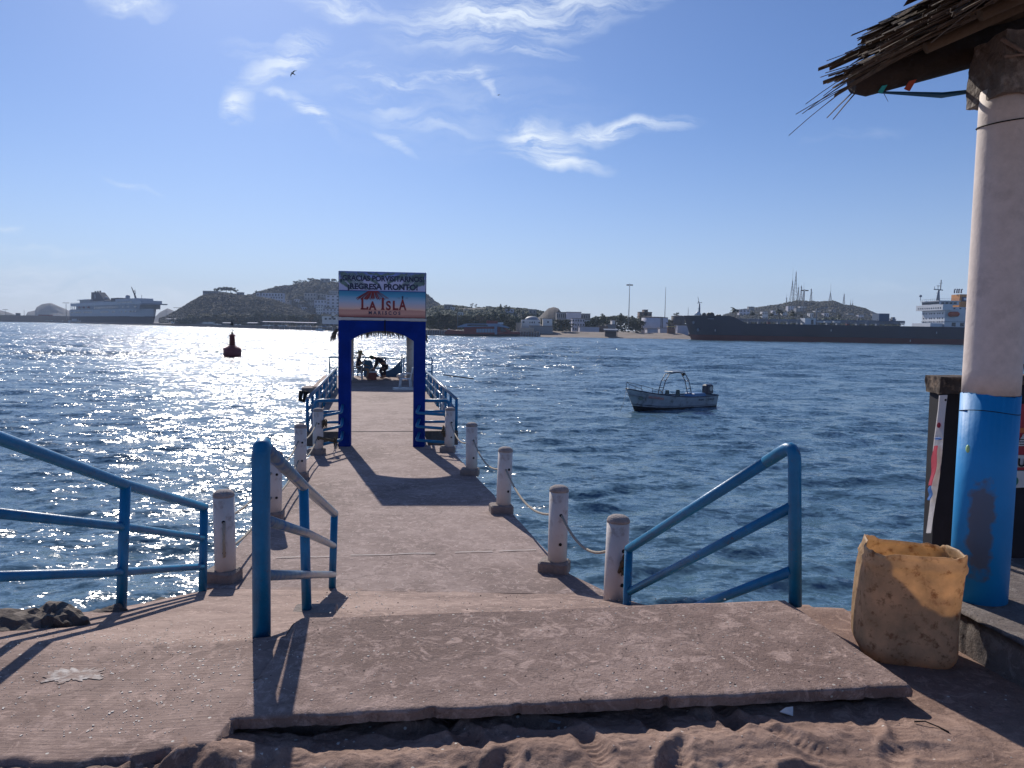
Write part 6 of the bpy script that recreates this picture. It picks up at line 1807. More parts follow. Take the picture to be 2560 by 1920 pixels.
def tree_proto(kind, seed):
    g = np.random.RandomState(seed); tr_ = MB(); tip = []
    th = {'round': .30, 'umbrella': .5, 'bare': .35, 'tall': .35}[kind]
    tr_.tube([(0, 0, 0), (.01, .01, th * .5), (0, 0, th)], [.035, .028, .022], 7)
    nb = 9
    for k in range(nb):
        a = k * 2.4 + g.rand(); r = g.uniform(.18, .42) if kind != 'tall' else g.uniform(.08, .24); z = {'round': g.uniform(.45, .85), 'umbrella': g.uniform(.58, .92), 'bare': g.uniform(.6, .98), 'tall': g.uniform(.45, .98)}[kind]
        p = (r * math.cos(a), r * math.sin(a), z); tip.append(p); tr_.tube([(0, 0, th * .9), (p[0] * .45, p[1] * .45, th + (z - th) * .55), p], [.010, .007, .003], 5)
    n = {'round': 2300, 'umbrella': 1500, 'bare': 420, 'tall': 1300}[kind]
    v = []; f = []
    cl = []
    for p in tip:
        for _ in range(3 if kind != 'bare' else 1): cl.append((p[0] * g.uniform(.5, 1.12), p[1] * g.uniform(.5, 1.12), p[2] + g.uniform(-.10, .05), g.uniform(.09, .19)))
    if kind == 'round':
        for _ in range(16): a = g.rand() * 6.28; r = g.uniform(.1, .40); cl.append((r * math.cos(a), r * math.sin(a), g.uniform(.18, .82), g.uniform(.12, .20)))
    for i in range(n):
        c = cl[g.randint(len(cl))]; d = g.randn(3); d /= np.linalg.norm(d); p = np.array(c[:3]) + d * c[3] * g.uniform(.5, 1) * np.array([1, 1, .75]); u = g.randn(3); u /= np.linalg.norm(u); w = np.cross(u, d); w /= np.linalg.norm(w) + 1e-6; s = g.uniform(.022, .046)
        b = len(v); v += [p - u * s, p + w * s * .6, p + u * s, p - w * s * .6]; f.append((b, b + 1, b + 2, b + 3))
    cr = MB(); cr.add([Vector(q) for q in v], f)
    return tr_, cr


def mesh_of(mb, name, m_):
    o = mb.build(name, m_); me = o.data; bpy.data.objects.remove(o); return me
TP = {}
for kd, mm in (('round', M_leaf), ('roundd', M_leafd), ('umbrella', M_leafd), ('bare', M_leafdry), ('tall', M_leaf)):
    a, b = tree_proto('round' if kd == 'roundd' else kd, sum(map(ord, kd)))
    TP[kd] = (mesh_of(a, 'trunk', M_trunk), mesh_of(b, 'crown', mm))


def tree(kd, label, px, pyt, pyb, w, D, group='trees on the far shore', rz=None, name='tree'):
    b = At(px, pyb, D); H = At(px, pyt, D).z - b.z; wd = w / F * D
    t = thing(name, label, 'tree', b, rnd.uniform(0, 6.28), group)
    for nme, me in (('trunk', TP[kd][0]), ('crown', TP[kd][1])):
        o = bpy.data.objects.new(nme, me); COL.objects.link(o); o.parent = t; o.scale = (wd, wd, H)


def woods(label, pts, D, depth, n, smin, smax, seed, m_=None):
    g = np.random.RandomState(seed); w = [At(a, b, D) for a, b in pts]; xs_ = [p.x for p in w]; zs_ = [p.z for p in w]
    x = g.uniform(xs_[0], xs_[-1], n); y = D + depth * g.rand(n); top = np.interp(x, xs_, zs_) + 3.2 * fbm(x / 6, y / 9, 3, seed); top = np.maximum(top, 3.5)
    z = 2 + (top - 2) * np.sqrt(g.rand(n)); s = g.uniform(smin, smax, n)
    base = np.array([(1, 0, .1), (.3, .9, .0), (-.8, .6, .1), (-.8, -.6, 0), (.3, -.9, .1), (.45, .2, .75), (-.35, .35, .9), (-.1, -.5, .7)])
    fc = np.array([(0, 1, 5), (1, 6, 5), (1, 2, 6), (2, 3, 6), (3, 7, 6), (3, 4, 7), (4, 0, 7), (0, 5, 7), (5, 6, 7)])
    v = base[None] * s[:, None, None] * g.uniform(.5, 1.4, (n, 8, 1)) + np.stack([x, y, z - .4], 1)[:, None, :]
    o = np_mesh('far_woods', v.reshape(-1, 3), (fc[None] + (np.arange(n) * 8)[:, None, None]).reshape(-1, 3), m_ or M_leaf, kind='stuff', smooth=False); o['label'] = label


woods('belt of shore trees behind the red boat', [(1062, 790), (1090, 787), (1130, 790), (1180, 789), (1240, 784), (1300, 795)], 530, 40, 4200, .5, 1.5, 301)
woods('belt of trees behind the beach buildings', [(1378, 800), (1440, 806), (1480, 797), (1500, 789), (1530, 792), (1560, 790), (1600, 797), (1660, 800), (1730, 802)], 570, 40, 4200, .5, 1.4, 302)
woods('belt of trees beyond the tanker deck', [(1790, 801), (1900, 796), (2000, 797), (2100, 797), (2260, 803)], 640, 50, 4200, .6, 1.7, 303)
woods('dark tree belt at the foot of the headland', [(425, 800), (470, 795), (520, 789), (600, 790), (660, 784), (720, 790), (780, 788), (850, 792)], 905, 60, 5200, .8, 2.4, 304, M_leafd)


# palm prototype
def palm_meshes(seed):
    g = random.Random(seed); t = MB(); t.tube([(0, 0, 0), (.02, 0, .4), (.03, .01, .8)], [.03, .022, .018], 8); c = MB()
    for k in range(17):
        a = k * 2.39; el = g.uniform(-.35, 1.1); L = g.uniform(.30, .40); prev = Vector((.03, .01, .8)); d = Vector((math.cos(a) * math.cos(el), math.sin(a) * math.cos(el), math.sin(el)))
        for i in range(9):
            d = (d + Vector((0, 0, -.16))).normalized(); nx_ = prev + d * L / 9; sd = d.cross(Vector((0, 0, 1))).normalized()
            wv = .085 * math.sin(math.pi * (i + .8) / 10) ** .6
            for s in (-1, 1):
                c.add([prev, nx_, nx_ + sd * s * wv - Vector((0, 0, wv * .55)) + d * .02, prev.lerp(nx_, .35) + sd * s * wv * .9 - Vector((0, 0, wv * .5))], [(0, 1, 2, 3)] if s > 0 else [(3, 2, 1, 0)])
            prev = nx_
    return mesh_of(t, 'trunk', M_trunk), mesh_of(c, 'crown', M_leafd)
PP = [palm_meshes(2), palm_meshes(8)]


def palm(label, px, pyt, pyb, w, D, k=0):
    b = At(px, pyb, D); H = (At(px, pyt, D).z - b.z); wd = w / F * D * 1.35
    t = thing('palm_tree', label, 'palm tree', b, rnd.uniform(0, 6.28), 'palms on the far shore')
    for nme, me in (('trunk', PP[k][0]), ('crown', PP[k][1])):
        o = bpy.data.objects.new(nme, me); COL.objects.link(o); o.parent = t; o.scale = (wd, wd, H / 1.02)


WALLS = {c: mat('wall_' + c, v, .85, .08, .2) for c, v in {'white': (.72, .70, .69), 'cream': (.45, .40, .34), 'grey': (.30, .30, .31), 'lilac': (.58, .57, .64), 'brown': (.26, .17, .13), 'blue': (.20, .28, .38), 'dark': (.09, .085, .09), 'red': (.25, .05, .04)}.items()}
M_roofd = mat('flat_roof', (.20, .18, .17), .9)


def house(label, px0, px1, pyt, pyb, D, wall='white', depth=9, win=(0, 0), roof=True, name='house', ww=.45, wh=.45, cat='building', grp=None, wins=None, z0=None):
    a = At(px0, pyb, D); b = At(px1, pyt, D); w_ = b.x - a.x; zb_ = a.z if z0 is None else z0; hh = b.z - zb_
    t = thing(name, label, cat, ((a.x + b.x) / 2, D, zb_), 0, grp)
    m = MB(); m.box((0, depth / 2, hh / 2 - 1.0), (w_, depth, hh + 2.0)); m.build('wall', WALLS[wall], t)
    if roof: m = MB(); m.box((0, depth / 2, hh + .15), (w_ + .5, depth + .5, .3)); m.build('roof', M_roofd, t)
    nx, ny = win
    for i in range(nx):
        for j in range(ny):
            cw, ch = w_ / nx, hh / ny
            m = MB(); m.box((-w_ / 2 + cw * (i + .5), -.04, ch * (j + .55)), (cw * ww, .16, ch * wh)); m.build('window', M_win, t)
    for (wx0, wx1, wy0, wy1) in (wins or ()):
        p, q_ = At(wx0, wy1, D) - t.location, At(wx1, wy0, D) - t.location
        m = MB(); m.box(((p.x + q_.x) / 2, -.05, (p.z + q_.z) / 2), (q_.x - p.x, .18, q_.z - p.z)); m.build('window', M_win, t)
    return t


# hills
z1, a1, b1_ = hill('hill', 'steep brown headland hill with a flat top left of the sign', [(400, 797), (415, 792), (440, 779), (460, 767), (480, 754), (507, 740), (547, 733), (567, 733), (591, 738), (629, 741), (680, 750), (730, 768), (800, 797)], 960, 1120, 1330, M_hill, seed=3, pw=.8)
scrub('dry scrub covering the headland hill', z1, a1, b1_, 975, 1130, 9000, .8, 2.3, 1, dens=-1)
z2, a2_, b2_ = hill('hill', 'wooded town hill rising behind the sign', [(540, 797), (590, 760), (635, 738), (668, 728), (698, 721), (730, 717), (760, 709), (790, 703), (822, 705), (845, 709), (900, 712), (1000, 716), (1066, 738), (1089, 757), (1112, 772), (1150, 797)], 1180, 1450, 1750, M_hill, seed=13)
scrub('trees and scrub covering the town hill', z2, a2_, b2_, 1190, 1460, 13000, 1.2, 3.6, 2, dens=-1)
z3, a3_, b3_ = hill('hill', 'low green hill right of the sign', [(1030, 806), (1066, 776), (1090, 768), (1125, 765), (1175, 770), (1250, 771), (1300, 774), (1345, 779), (1400, 792), (1460, 806)], 640, 860, 1050, M_hill, seed=23)
scrub('woods covering the low green hill', z3, a3_, b3_, 645, 870, 10000, .7, 2.2, 3, M_leaf, dens=-.2)
hill('hill', 'small pointed rocky mound behind the domed house', [(1328, 800), (1350, 791), (1361, 779), (1371, 770), (1385, 767), (1396, 770), (1404, 781), (1416, 791), (1440, 800)], 640, 700, 760, M_hill2, nx=60, ny=24, seed=33)
z5, a5_, b5_ = hill('hill', 'long hill crowded with houses and antennas behind the tanker', [(1770, 812), (1800, 796), (1840, 779), (1875, 774), (1915, 769), (1950, 765), (1970, 761), (1990, 756), (2030, 757), (2060, 760), (2085, 758), (2110, 767), (2130, 769), (2160, 774), (2190, 787), (2250, 812)], 850, 1250, 1500, M_hill, seed=43)
scrub('trees covering the antenna hill', z5, a5_, b5_, 880, 1260, 13000, 1.0, 2.8, 4, dens=-1)
hill('hill', 'hazy domed rock island left of the ferry', [(40, 798), (63, 791), (69, 780), (88, 776), (91, 768), (105, 760), (125, 757), (150, 768), (175, 780), (200, 798)], 2700, 2850, 3000, M_hill2, nx=60, ny=24, seed=53)
hill('hill', 'hazy slope cut by the left edge of the picture', [(-60, 760), (-20, 772), (0, 777), (12, 784), (24, 797)], 2600, 2750, 2950, M_hill2, nx=30, ny=20, seed=63)
hill('hill', 'small hazy hill between the ferry and the headland', [(382, 798), (400, 780), (418, 771), (440, 781), (466, 798)], 2650, 2800, 3000, M_hill2, nx=40, ny=20, seed=73)

def surf_D(zf, px, py, D0, D1, D):
    for q in np.linspace(D0, D1, 160):
        p = At(px, py, q)
        if p.z <= float(zf(np.array([p.x]), np.array([q]))[0]): return q - 2.0
    return D


# trees
for i, (px, w, pt) in enumerate(((541, 17, 720), (553, 22, 717), (566, 20, 716), (577, 24, 717), (588, 16, 723))):
    tree('umbrella', f'{["first", "second", "third", "fourth", "fifth"][i]} from the left of the umbrella trees on top of the headland', px, pt, 736, w, 1125, 'umbrella trees on the headland')
for px, pt, pb, w, kd, L in ((742, 701, 716, 20, 'round', 'round tree on the hilltop left of the sign, outermost'), (754, 699, 714, 20, 'bare', 'open-crowned tree beside the outermost hilltop tree'), (764, 700, 712, 14, 'tall', 'narrow tree on the skyline left of the hilltop house'),
                             (779, 694, 706, 22, 'round', 'broad tree touching the hilltop house'), (792, 697, 706, 18, 'roundd', 'dark tree right beside the hilltop house'), (834, 696, 710, 18, 'umbrella', 'flat-topped tree on the skyline next to the sign'), (842, 700, 712, 12, 'bare', 'thin tree half hidden by the sign on the skyline')):
    tree(kd, L, px, pt, pb, w, 1452, 'skyline trees on the town hill')
for px, pt, pb, w, D, kd, L in (
        (478, 785, 804, 34, 930, 'round', 'low round tree at the foot of the headland cliff'), (525, 781, 806, 62, 880, 'roundd', 'wide dark domed tree at the foot of the headland'), (590, 783, 806, 78, 830, 'umbrella', 'very wide dark flat tree right of the domed one'),
        (650, 776, 806, 44, 860, 'tall', 'tall tree in front of the town hill foot'), (735, 786, 812, 34, 760, 'round', 'round tree left of the white house by the shore'), (775, 784, 812, 42, 720, 'bare', 'pale open tree beside the white shore house'), (690, 790, 812, 30, 780, 'round', 'small green tree behind the parked vehicles'),
        (1080, 786, 822, 36, 470, 'round', 'green tree just right of the sign pole above the jetty'), (1112, 781, 822, 50, 462, 'roundd', 'big dark tree mass behind the red boat stern'), (1096, 776, 808, 18, 520, 'tall', 'slender tree rising above the dark mass'),
        (1141, 782, 822, 22, 480, 'bare', 'bare light tree behind the red boat cabin'), (1179, 757, 777, 12, 862, 'bare', 'leafless tree on the low hill, left one'), (1189, 759, 777, 10, 862, 'bare', 'leafless tree on the low hill, right one'),
        (1165, 785, 816, 34, 520, 'round', 'green tree behind the middle of the red boat'), (1200, 787, 818, 34, 510, 'bare', 'pale dry tree behind the red boat roof'), (1235, 776, 816, 34, 540, 'tall', 'tall feathery tree behind the red boat wheelhouse'),
        (1262, 780, 818, 34, 520, 'round', 'green tree left of the domed house'), (1276, 797, 822, 36, 455, 'roundd', 'dark round tree beside the domed house'), (1252, 760, 784, 16, 700, 'tall', 'spiky tree on the skyline above the red boat'), (1263, 761, 784, 14, 705, 'bare', 'thin skyline tree beside the spiky one'), (1272, 765, 784, 12, 700, 'tall', 'small skyline tree right of the thin one'),
        (1315, 783, 806, 30, 560, 'round', 'tree behind the dome of the white house'), (1354, 795, 818, 12, 476, 'tall', 'slim tree between the domed house and its annexe'), (1408, 795, 823, 58, 474, 'roundd', 'dark round tree on the beach right of the domed house'),
        (1398, 776, 793, 12, 560, 'bare', 'small tree above the long flat building'), (1487, 794, 822, 40, 500, 'round', 'green tree behind the beach right of the white buildings'), (1507, 784, 818, 26, 520, 'tall', 'dark ragged tree left of the light mast'), (1530, 787, 818, 22, 520, 'bare', 'ragged dry tree left of the light mast'),
        (1553, 783, 818, 26, 520, 'tall', 'ragged tree touching the light mast'), (1590, 797, 832, 58, 478, 'roundd', 'large dark round tree just right of the light mast'), (1600, 787, 806, 22, 560, 'bare', 'dry tree in front of the brown tower'), (1690, 780, 806, 26, 560, 'bare', 'dry tree behind the tank left of the tanker bow'), (1676, 800, 826, 26, 486, 'bare', 'brown tree under the tank beside the tanker bow'), (1470, 800, 826, 22, 490, 'round', 'small green tree beside the stacked white houses')):
    tree(kd, L, px, pt, pb, w, D)
for i, (px, pt, pb, w, D, L) in enumerate(((1838, 766, 802, 30, 560, 'tall palm nearest the tanker bow'), (1880, 776, 802, 20, 560, 'second palm behind the tanker deck, beside a white house'), (1900, 782, 802, 14, 560, 'small palm third behind the tanker deck'), (1928, 778, 803, 16, 560, 'palm left of the large shaggy palm behind the tanker'), (1948, 771, 804, 30, 560, 'large shaggy palm behind the tanker midships'),
                                       (1983, 777, 804, 26, 560, 'leaning palm left of the ship-side light mast'), (2003, 783, 804, 16, 570, 'small palm at the foot of the light mast behind the tanker'), (1298, 768, 800, 10, 620, 'palm on the skyline left of the domed house'), (640, 725, 741, 8, 1130, 'tiny palm on the headland ridge, left one'), (652, 727, 741, 8, 1130, 'tiny palm on the headland ridge, right one'), (688, 714, 723, 8, 1452, 'tiny palm on the town hill ridge'), (2098, 781, 806, 14, 560, 'thin palm behind the tanker pump house'), (1235, 783, 818, 10, 480, 'slim palm behind the red boat'))):
    palm(L, px, pt, pb, w, D, i % 2)

# buildings, left to right
house('long reddish harbour shed at the far left shore', -20, 178, 791, 801, 1400, 'brown', 25, name='warehouse'); house('low dark shed roof on top of the far left quay', 96, 122, 787, 792, 1402, 'red', 12, name='shed'); house('tiny square hut on the far left harbour wall', 39, 46, 783, 791, 1402, 'dark', 6, name='hut')
house('long flat pavilion on the cliff top of the headland', 507, 545, 728, 737, 1112, 'grey', 10, (7, 1), ww=.7, wh=.4); house('small square house on the headland ridge', 591, 606, 731, 740, 1125, 'grey', 8, (2, 1)); house('low hut on the headland ridge beyond the square house', 618, 630, 736, 742, 1128, 'grey', 7)
for px0, px1, pt, pb, D, wl, wn, L in ((641, 708, 733, 742, 1240, 'lilac', (9, 1), 'long pale building on the ridge between the two hills'), (675, 708, 741, 756, 1235, 'lilac', (5, 2), 'pale block stepping down below the long ridge building'), (699, 726, 716, 723, 1440, 'brown', (3, 1), 'brown flat-roofed house on the town hill ridge'),
                                    (801, 822, 697, 707, 1450, 'grey', (2, 1), 'dark house crowning the town hill'), (761, 790, 733, 752, 1330, 'grey', (4, 2), 'grey block high on the town hill slope'), (790, 815, 735, 743, 1350, 'grey', (4, 1), 'low row house high on the slope'),
                                    (815, 850, 738, 770, 1300, 'lilac', (3, 4), 'pale apartment block beside the sign on the slope'), (786, 817, 750, 770, 1280, 'lilac', (4, 2), 'stepped pale house on the middle of the slope'), (790, 806, 765, 786, 1270, 'white', (3, 3), 'narrow white house lower on the slope'),
                                    (768, 782, 741, 749, 1300, 'white', (3, 1), 'small white house high on the slope left of the grey block'), (752, 766, 768, 776, 1250, 'lilac', (3, 1), 'low lilac house near the slope foot'), (822, 848, 727, 737, 1330, 'grey', (5, 1), 'long grey house highest beside the sign'), (772, 786, 755, 765, 1290, 'grey', (3, 2), 'grey house left of the stepped pale house'), (735, 748, 748, 754, 1290, 'lilac', (2, 1), 'lilac hut in the upper middle of the slope'),
                                    (806, 850, 772, 786, 1240, 'lilac', (5, 2), 'wide pale house low on the slope by the sign'), (745, 760, 762, 768, 1290, 'grey', (2, 1), 'small grey house alone on the slope'), (708, 724, 750, 757, 1260, 'grey', (2, 1), 'small house below the ridge block')):
    D = min(D, surf_D(z2, (px0 + px1) / 2, pb, 1190, 1440, D)); house(L, px0, px1, pt, pb, D, wl, 10, wn, grp='houses on the town hill')
house('white two-storey house with a roof cube by the left shore', 805, 848, 791, 803, 640, 'white', 8, wins=((812, 817, 795, 799), (822, 828, 795, 799), (833, 839, 795, 799))); house('white roof cube on the shore house', 829, 834, 781, 791, 640, 'white', 3, name='roof_hut')
for px0, px1, pt, pb, D, wl, L in ((1110, 1128, 762, 774, 850, 'grey', 'grey house on the low hill crest'), (1126, 1136, 768, 776, 820, 'white', 'white chip of a house right of the grey crest house'), (1145, 1156, 780, 792, 560, 'white', 'white gabled house between trees right of the sign'), (1160, 1172, 774, 777, 780, 'white', 'low white roof on the green hillside'), (1196, 1202, 778, 782, 700, 'white', 'tiny bright house on the green hillside'),
                              (1262, 1285, 773, 782, 680, 'lilac', 'lilac house half hidden by trees above the red boat'), (1322, 1341, 774, 786, 700, 'grey', 'grey flat house on the skyline left of the mound'), (1215, 1226, 766, 771, 860, 'grey', 'small house on the crest above the red boat')):
    D = D if D < 645 else surf_D(z3, (px0 + px1) / 2, pb, 645, 858, D)
    house(L, px0, px1, pt, pb, D, wl, 8, (2, 1), grp='houses on the low hill')
# domed house
dh = house('white house with a grey dome above the jetty', 1303, 1350, 800, 822, 462, 'white', 10, roof=False, wins=((1307, 1311, 803, 807), (1324, 1326, 804, 808), (1329, 1332, 804, 808), (1335, 1337, 804, 808), (1346, 1350, 805, 808)), name='domed_house')
a = At(1330, 800, 462) - dh.location; m = MB(); rr_ = 18 / F * 462; m.lathe((a.x, 5, a.z - .1), [(rr_ * math.cos(u), rr_ * .58 * math.sin(u)) for u in [i * math.pi / 2 / 8 for i in range(8)]] + [(.05, rr_ * .58)], 24); m.build('dome', mat('dome_grey', (.24, .27, .32), .6), dh)
house('white annexe with a dark roof beside the domed house', 1357, 1381, 797, 820, 462, 'white', 9, wins=((1368, 1372, 803, 807),)); house('low grey hall on the beach in front of the domed house', 1324, 1382, 816, 829, 452, 'grey', 8, name='hall'); house('cream gate building beside the jetty', 1290, 1302, 807, 822, 458, 'cream', 6)
m = MB(); a = At(1300, 828, 446); b_ = At(1335, 826, 446); m.box(((a.x + b_.x) / 2, 449, a.z + 1), (b_.x - a.x, 6, 2)); o = m.build('terrace_wall', WALLS['cream']); tag(o, 'cream terrace wall at the foot of the domed house', 'wall')
for px0, px1, pt, pb, D, wl, wn, L in ((1391, 1417, 781, 800, 540, 'grey', (5, 1), 'long flat building with dark window bays above the beach'), (1416, 1453, 781, 802, 535, 'lilac', (0, 0), 'blank pale block with a flat dark roof'), (1452, 1476, 785, 800, 545, 'grey', (4, 1), 'grey row of arcades right of the pale block'), (1430, 1462, 797, 828, 500, 'lilac', (5, 3), 'stacked white apartments above the beach'), (1455, 1475, 800, 826, 505, 'white', (4, 2), 'white house right of the stacked apartments'),
                                     (1449, 1498, 818, 828, 480, 'lilac', (0, 0), 'low lilac wall building behind the beach'), (1530, 1538, 801, 818, 500, 'white', (0, 0), 'narrow white tower house between ragged trees'), (1515, 1540, 812, 822, 492, 'grey', (0, 0), 'long grey shed behind the beach shelter'), (1498, 1520, 816, 830, 486, 'brown', (0, 0), 'dark brown hut behind the beach'), (1598, 1630, 781, 800, 600, 'brown', (4, 2), 'brown building with a stepped roof tower'), (1610, 1620, 775, 782, 600, 'brown', (1, 1), 'roof tower of the brown building'),
                                     (1650, 1674, 821, 832, 482, 'lilac', (0, 0), 'low lilac wall below the storage tank'), (1618, 1645, 823, 833, 480, 'lilac', (0, 0), 'low white shed right of the dark round tree'), (1693, 1722, 814, 835, 476, 'lilac', (0, 0), 'pale shed in front of the tanker bow')):
    house(L, px0, px1, pt, pb, D, wl, 9, wn, grp='buildings behind the beach')
# storage tanks
for px, w, pt, pb, D, mm, L in ((1642, 66, 794, 833, 500, 'lilac', 'huge pale cylindrical storage tank left of the tanker'), (1698, 34, 791, 822, 520, 'dark', 'dark storage tank behind the tanker bow'), (1830, 70, 796, 812, 560, 'lilac', 'low white storage tank behind the tanker foredeck')):
    b = At(px, pb, D); H = At(px, pt, D).z - b.z; rr_ = w / 2 / F * D; t = thing('storage_tank', L, 'tank', b, 0, 'storage tanks'); m = MB(); m.lathe((0, rr_, 0), [(rr_, -1), (rr_, H)], 40); m.build('shell', WALLS[mm], t)
    m = MB(); m.lathe((0, rr_, 0), [(rr_ * 1.01, H - .1), (rr_ * 1.01, H + .3), (rr_ * .5, H + .7), (.1, H + .8)], 40); m.build('roof', M_roofd, t)
    m = MB(); [m.box((dx * rr_, rr_ - math.sqrt(max(0, 1 - dx * dx)) * rr_ - .15, H / 2), (.35, .3, H)) for dx in (.30, .42)]; m.build('ladder', WALLS['dark'], t)
# pavilion, shelter
t = thing('pavilion', 'yellow-roofed waterside pavilion left of the tanker bow', 'pavilion', At(1679, 836, 470)); 
for dx in (-2.2, 0, 2.2): m = MB(); m.box((dx, 1, 2.2), (.4, .4, 4.6)); m.build('post', WALLS['brown'], t)
m = MB(); m.box((0, 1, 4.8), (5.2, 3.5, .5)); m.build('roof', mat('yellow_roof', (.55, .42, .16), .7), t); m = MB(); m.box((0, 2.6, 2), (4.6, .2, 3.4)); m.build('wall', WALLS['brown'], t)
t = thing('beach_shelter', 'dark blue shelter roof on the beach', 'shelter', At(1528, 842, 440)); m = MB(); m.box((0, 2, 4.1), (8.2, 5, .35), 0, 0, R(8)); m.build('roof', mat('blue_roof', (.08, .12, .2), .6), t)
for dx in (-3.4, 3.4): m = MB(); m.box((dx, .4, 1.9), (.3, .3, 4)); m.build('post', WALLS['dark'], t)
m = MB(); m.box((0, 3.4, 1.6), (6.6, 1.6, 3.2)); m.build('counter', WALLS['dark'], t)
# jetties
def jetty(label, px0, px1, D, z=2.6, posts=8):
    a, b = At(px0, 838, D), At(px1, 838, D); t = thing('jetty', label, 'jetty', (a.x, D, 0)); L = b.x - a.x; m = MB(); m.box((L / 2, 3, z - .3), (L, 6, .5)); m.build('deck', M_quay, t)
    for k in range(posts): m = MB(); x = (k + .5) * L / posts; m.tube([(x, -.4, -2), (x + .5, -.4, z + .5)], .22, 6); m.build('post', WALLS['grey'], t)
jetty('jetty with leaning timber posts right of the sign', 1064, 1112, 412); jetty('jetty with leaning timber posts below the domed house', 1296, 1350, 424)
jetty('long dark quay jetty left of the sign', 664, 850, 575, 2.4, 14)
# red passenger catamaran
cm = thing('passenger_catamaran', 'long red and grey passenger catamaran moored in front of the trees', 'boat', (At(1110, 840, 404).x, 404, 0)); CL = At(1300, 840, 404).x - At(1110, 840, 404).x
O2 = cm.location.copy(); CP = lambda px, py: At(px, py, 404) - O2
M_cr = mat('boat_red', (.20, .028, .022), .5, .2, .2); M_cg = mat('boat_blue_grey', (.20, .27, .40), .5, .1, .2)
def cpoly(pts, y0, y1, nme, mm, par=None):
    m = MB(); m.prism([(CP(a, b).x, CP(a, b).z) for a, b in pts][::-1], y0, y1); return m.build(nme, mm, par or cm)
hl = cpoly([(1110, 832), (1120, 824), (1150, 827), (1190, 832), (1240, 833), (1296, 829), (1302, 834), (1290, 841), (1116, 839)], -.5, 9, 'hull', M_cr)
cpoly([(1112, 835.5), (1300, 835.5), (1290, 841.5), (1116, 839.5)], -.62, 9.1, 'waterline_band', M_black, hl)
c1 = cpoly([(1160, 815), (1240, 816), (1262, 820), (1282, 831), (1160, 832)], .3, 8.2, 'cabin', M_cr)
cpoly([(1143, 816), (1165, 809), (1245, 809), (1270, 817), (1275, 821), (1245, 816), (1143, 818.5)], 0, 8.5, 'roof', M_cg)
cpoly([(1168, 811), (1215, 811), (1222, 815.5), (1168, 815)], -.12, .0, 'window', M_win, c1); 
for k in range(7): cpoly([(1191 + k * 7, 822), (1197 + k * 7, 822), (1197 + k * 7, 831), (1191 + k * 7, 831)], .1, .28, 'window', mat('pale_glass', (.22, .32, .42), .3), c1)
cpoly([(1250, 817), (1256, 818), (1268, 829), (1252, 829)], .1, .28, 'window', M_win, c1)
cpoly([(1216, 801), (1244, 802), (1244, 809), (1216, 809)], 2, 6, 'wheelhouse', M_cr); cpoly([(1244, 806), (1258, 806), (1258, 811), (1244, 811)], 2, 6, 'locker', M_sup); cpoly([(1236, 816), (1243, 816), (1243, 836), (1237, 836)], -.7, -.52, 'stripe', M_cg, hl)
m = MB(); m.tube([CP(1144, 826) + dz(0), CP(1144, 782)], .12, 5); m.build('mast', M_deckp, cm); m = MB(); m.tube([CP(1112, 832) + Vector((0, 4, 0)), CP(1122, 822) + Vector((0, 4, 0))], .35, 6); m.build('stern_frame', M_sup, cm)
# light masts and antennas
def mast(label, px, pyt, pyb, D, heads=True, r=.28, hw_=3, name='light_mast', grp='tall light masts'):
    b = At(px, pyb, D); H = At(px, pyt, D).z - b.z; t = thing(name, label, 'light mast' if heads else 'pole', b, 0, grp); m = MB(); m.tube([(0, 0, 0), (0, 0, H)], [r * 1.5, r * .7], 8); m.build('pole', WALLS['grey'], t)
    if heads:
        m = MB(); m.tube([(-hw_, 0, H - .6), (hw_, 0, H - .6)], .16, 6); m.build('crossarm', WALLS['dark'], t)
        for dx in (-1, -.45, .45, 1): m = MB(); m.box((dx * hw_, 0, H - .9), (hw_ * .38, 1, .8)); m.build('lamp_head', WALLS['dark'], t)
mast('tall light mast above the dark round tree on the beach', 1571, 709, 825, 478, r=.22, hw_=1.6); mast('light mast beyond the tanker with a round lamp crown', 2008, 723, 803, 545, r=.3, hw_=2.2); mast('light mast beside the ferry stern', 166, 756, 800, 1385, r=.5, hw_=5); mast('light mast between the ferry and the headland', 445, 768, 800, 1300, r=.35, hw_=6)
mast('thin light mast at the far left harbour', 14, 773, 798, 1420, r=.4, hw_=4); mast('second thin light mast at the far left harbour', 61, 775, 798, 1420, False, .35, grp=None, name='pole'); mast('slim white pole above the storage tank', 1662, 718, 794, 510, False, .16, grp=None, name='pole'); mast('short pole left of the tanker foremast', 1720, 768, 792, 520, False, .14, grp=None, name='pole')
mast('dark utility pole on the beach right of the round tree', 1444, 790, 828, 476, False, .16, grp=None, name='utility_pole'); mast('lamp pole with a dark head behind the tanker deck', 2020, 774, 803, 560, True, .14, 1.0)
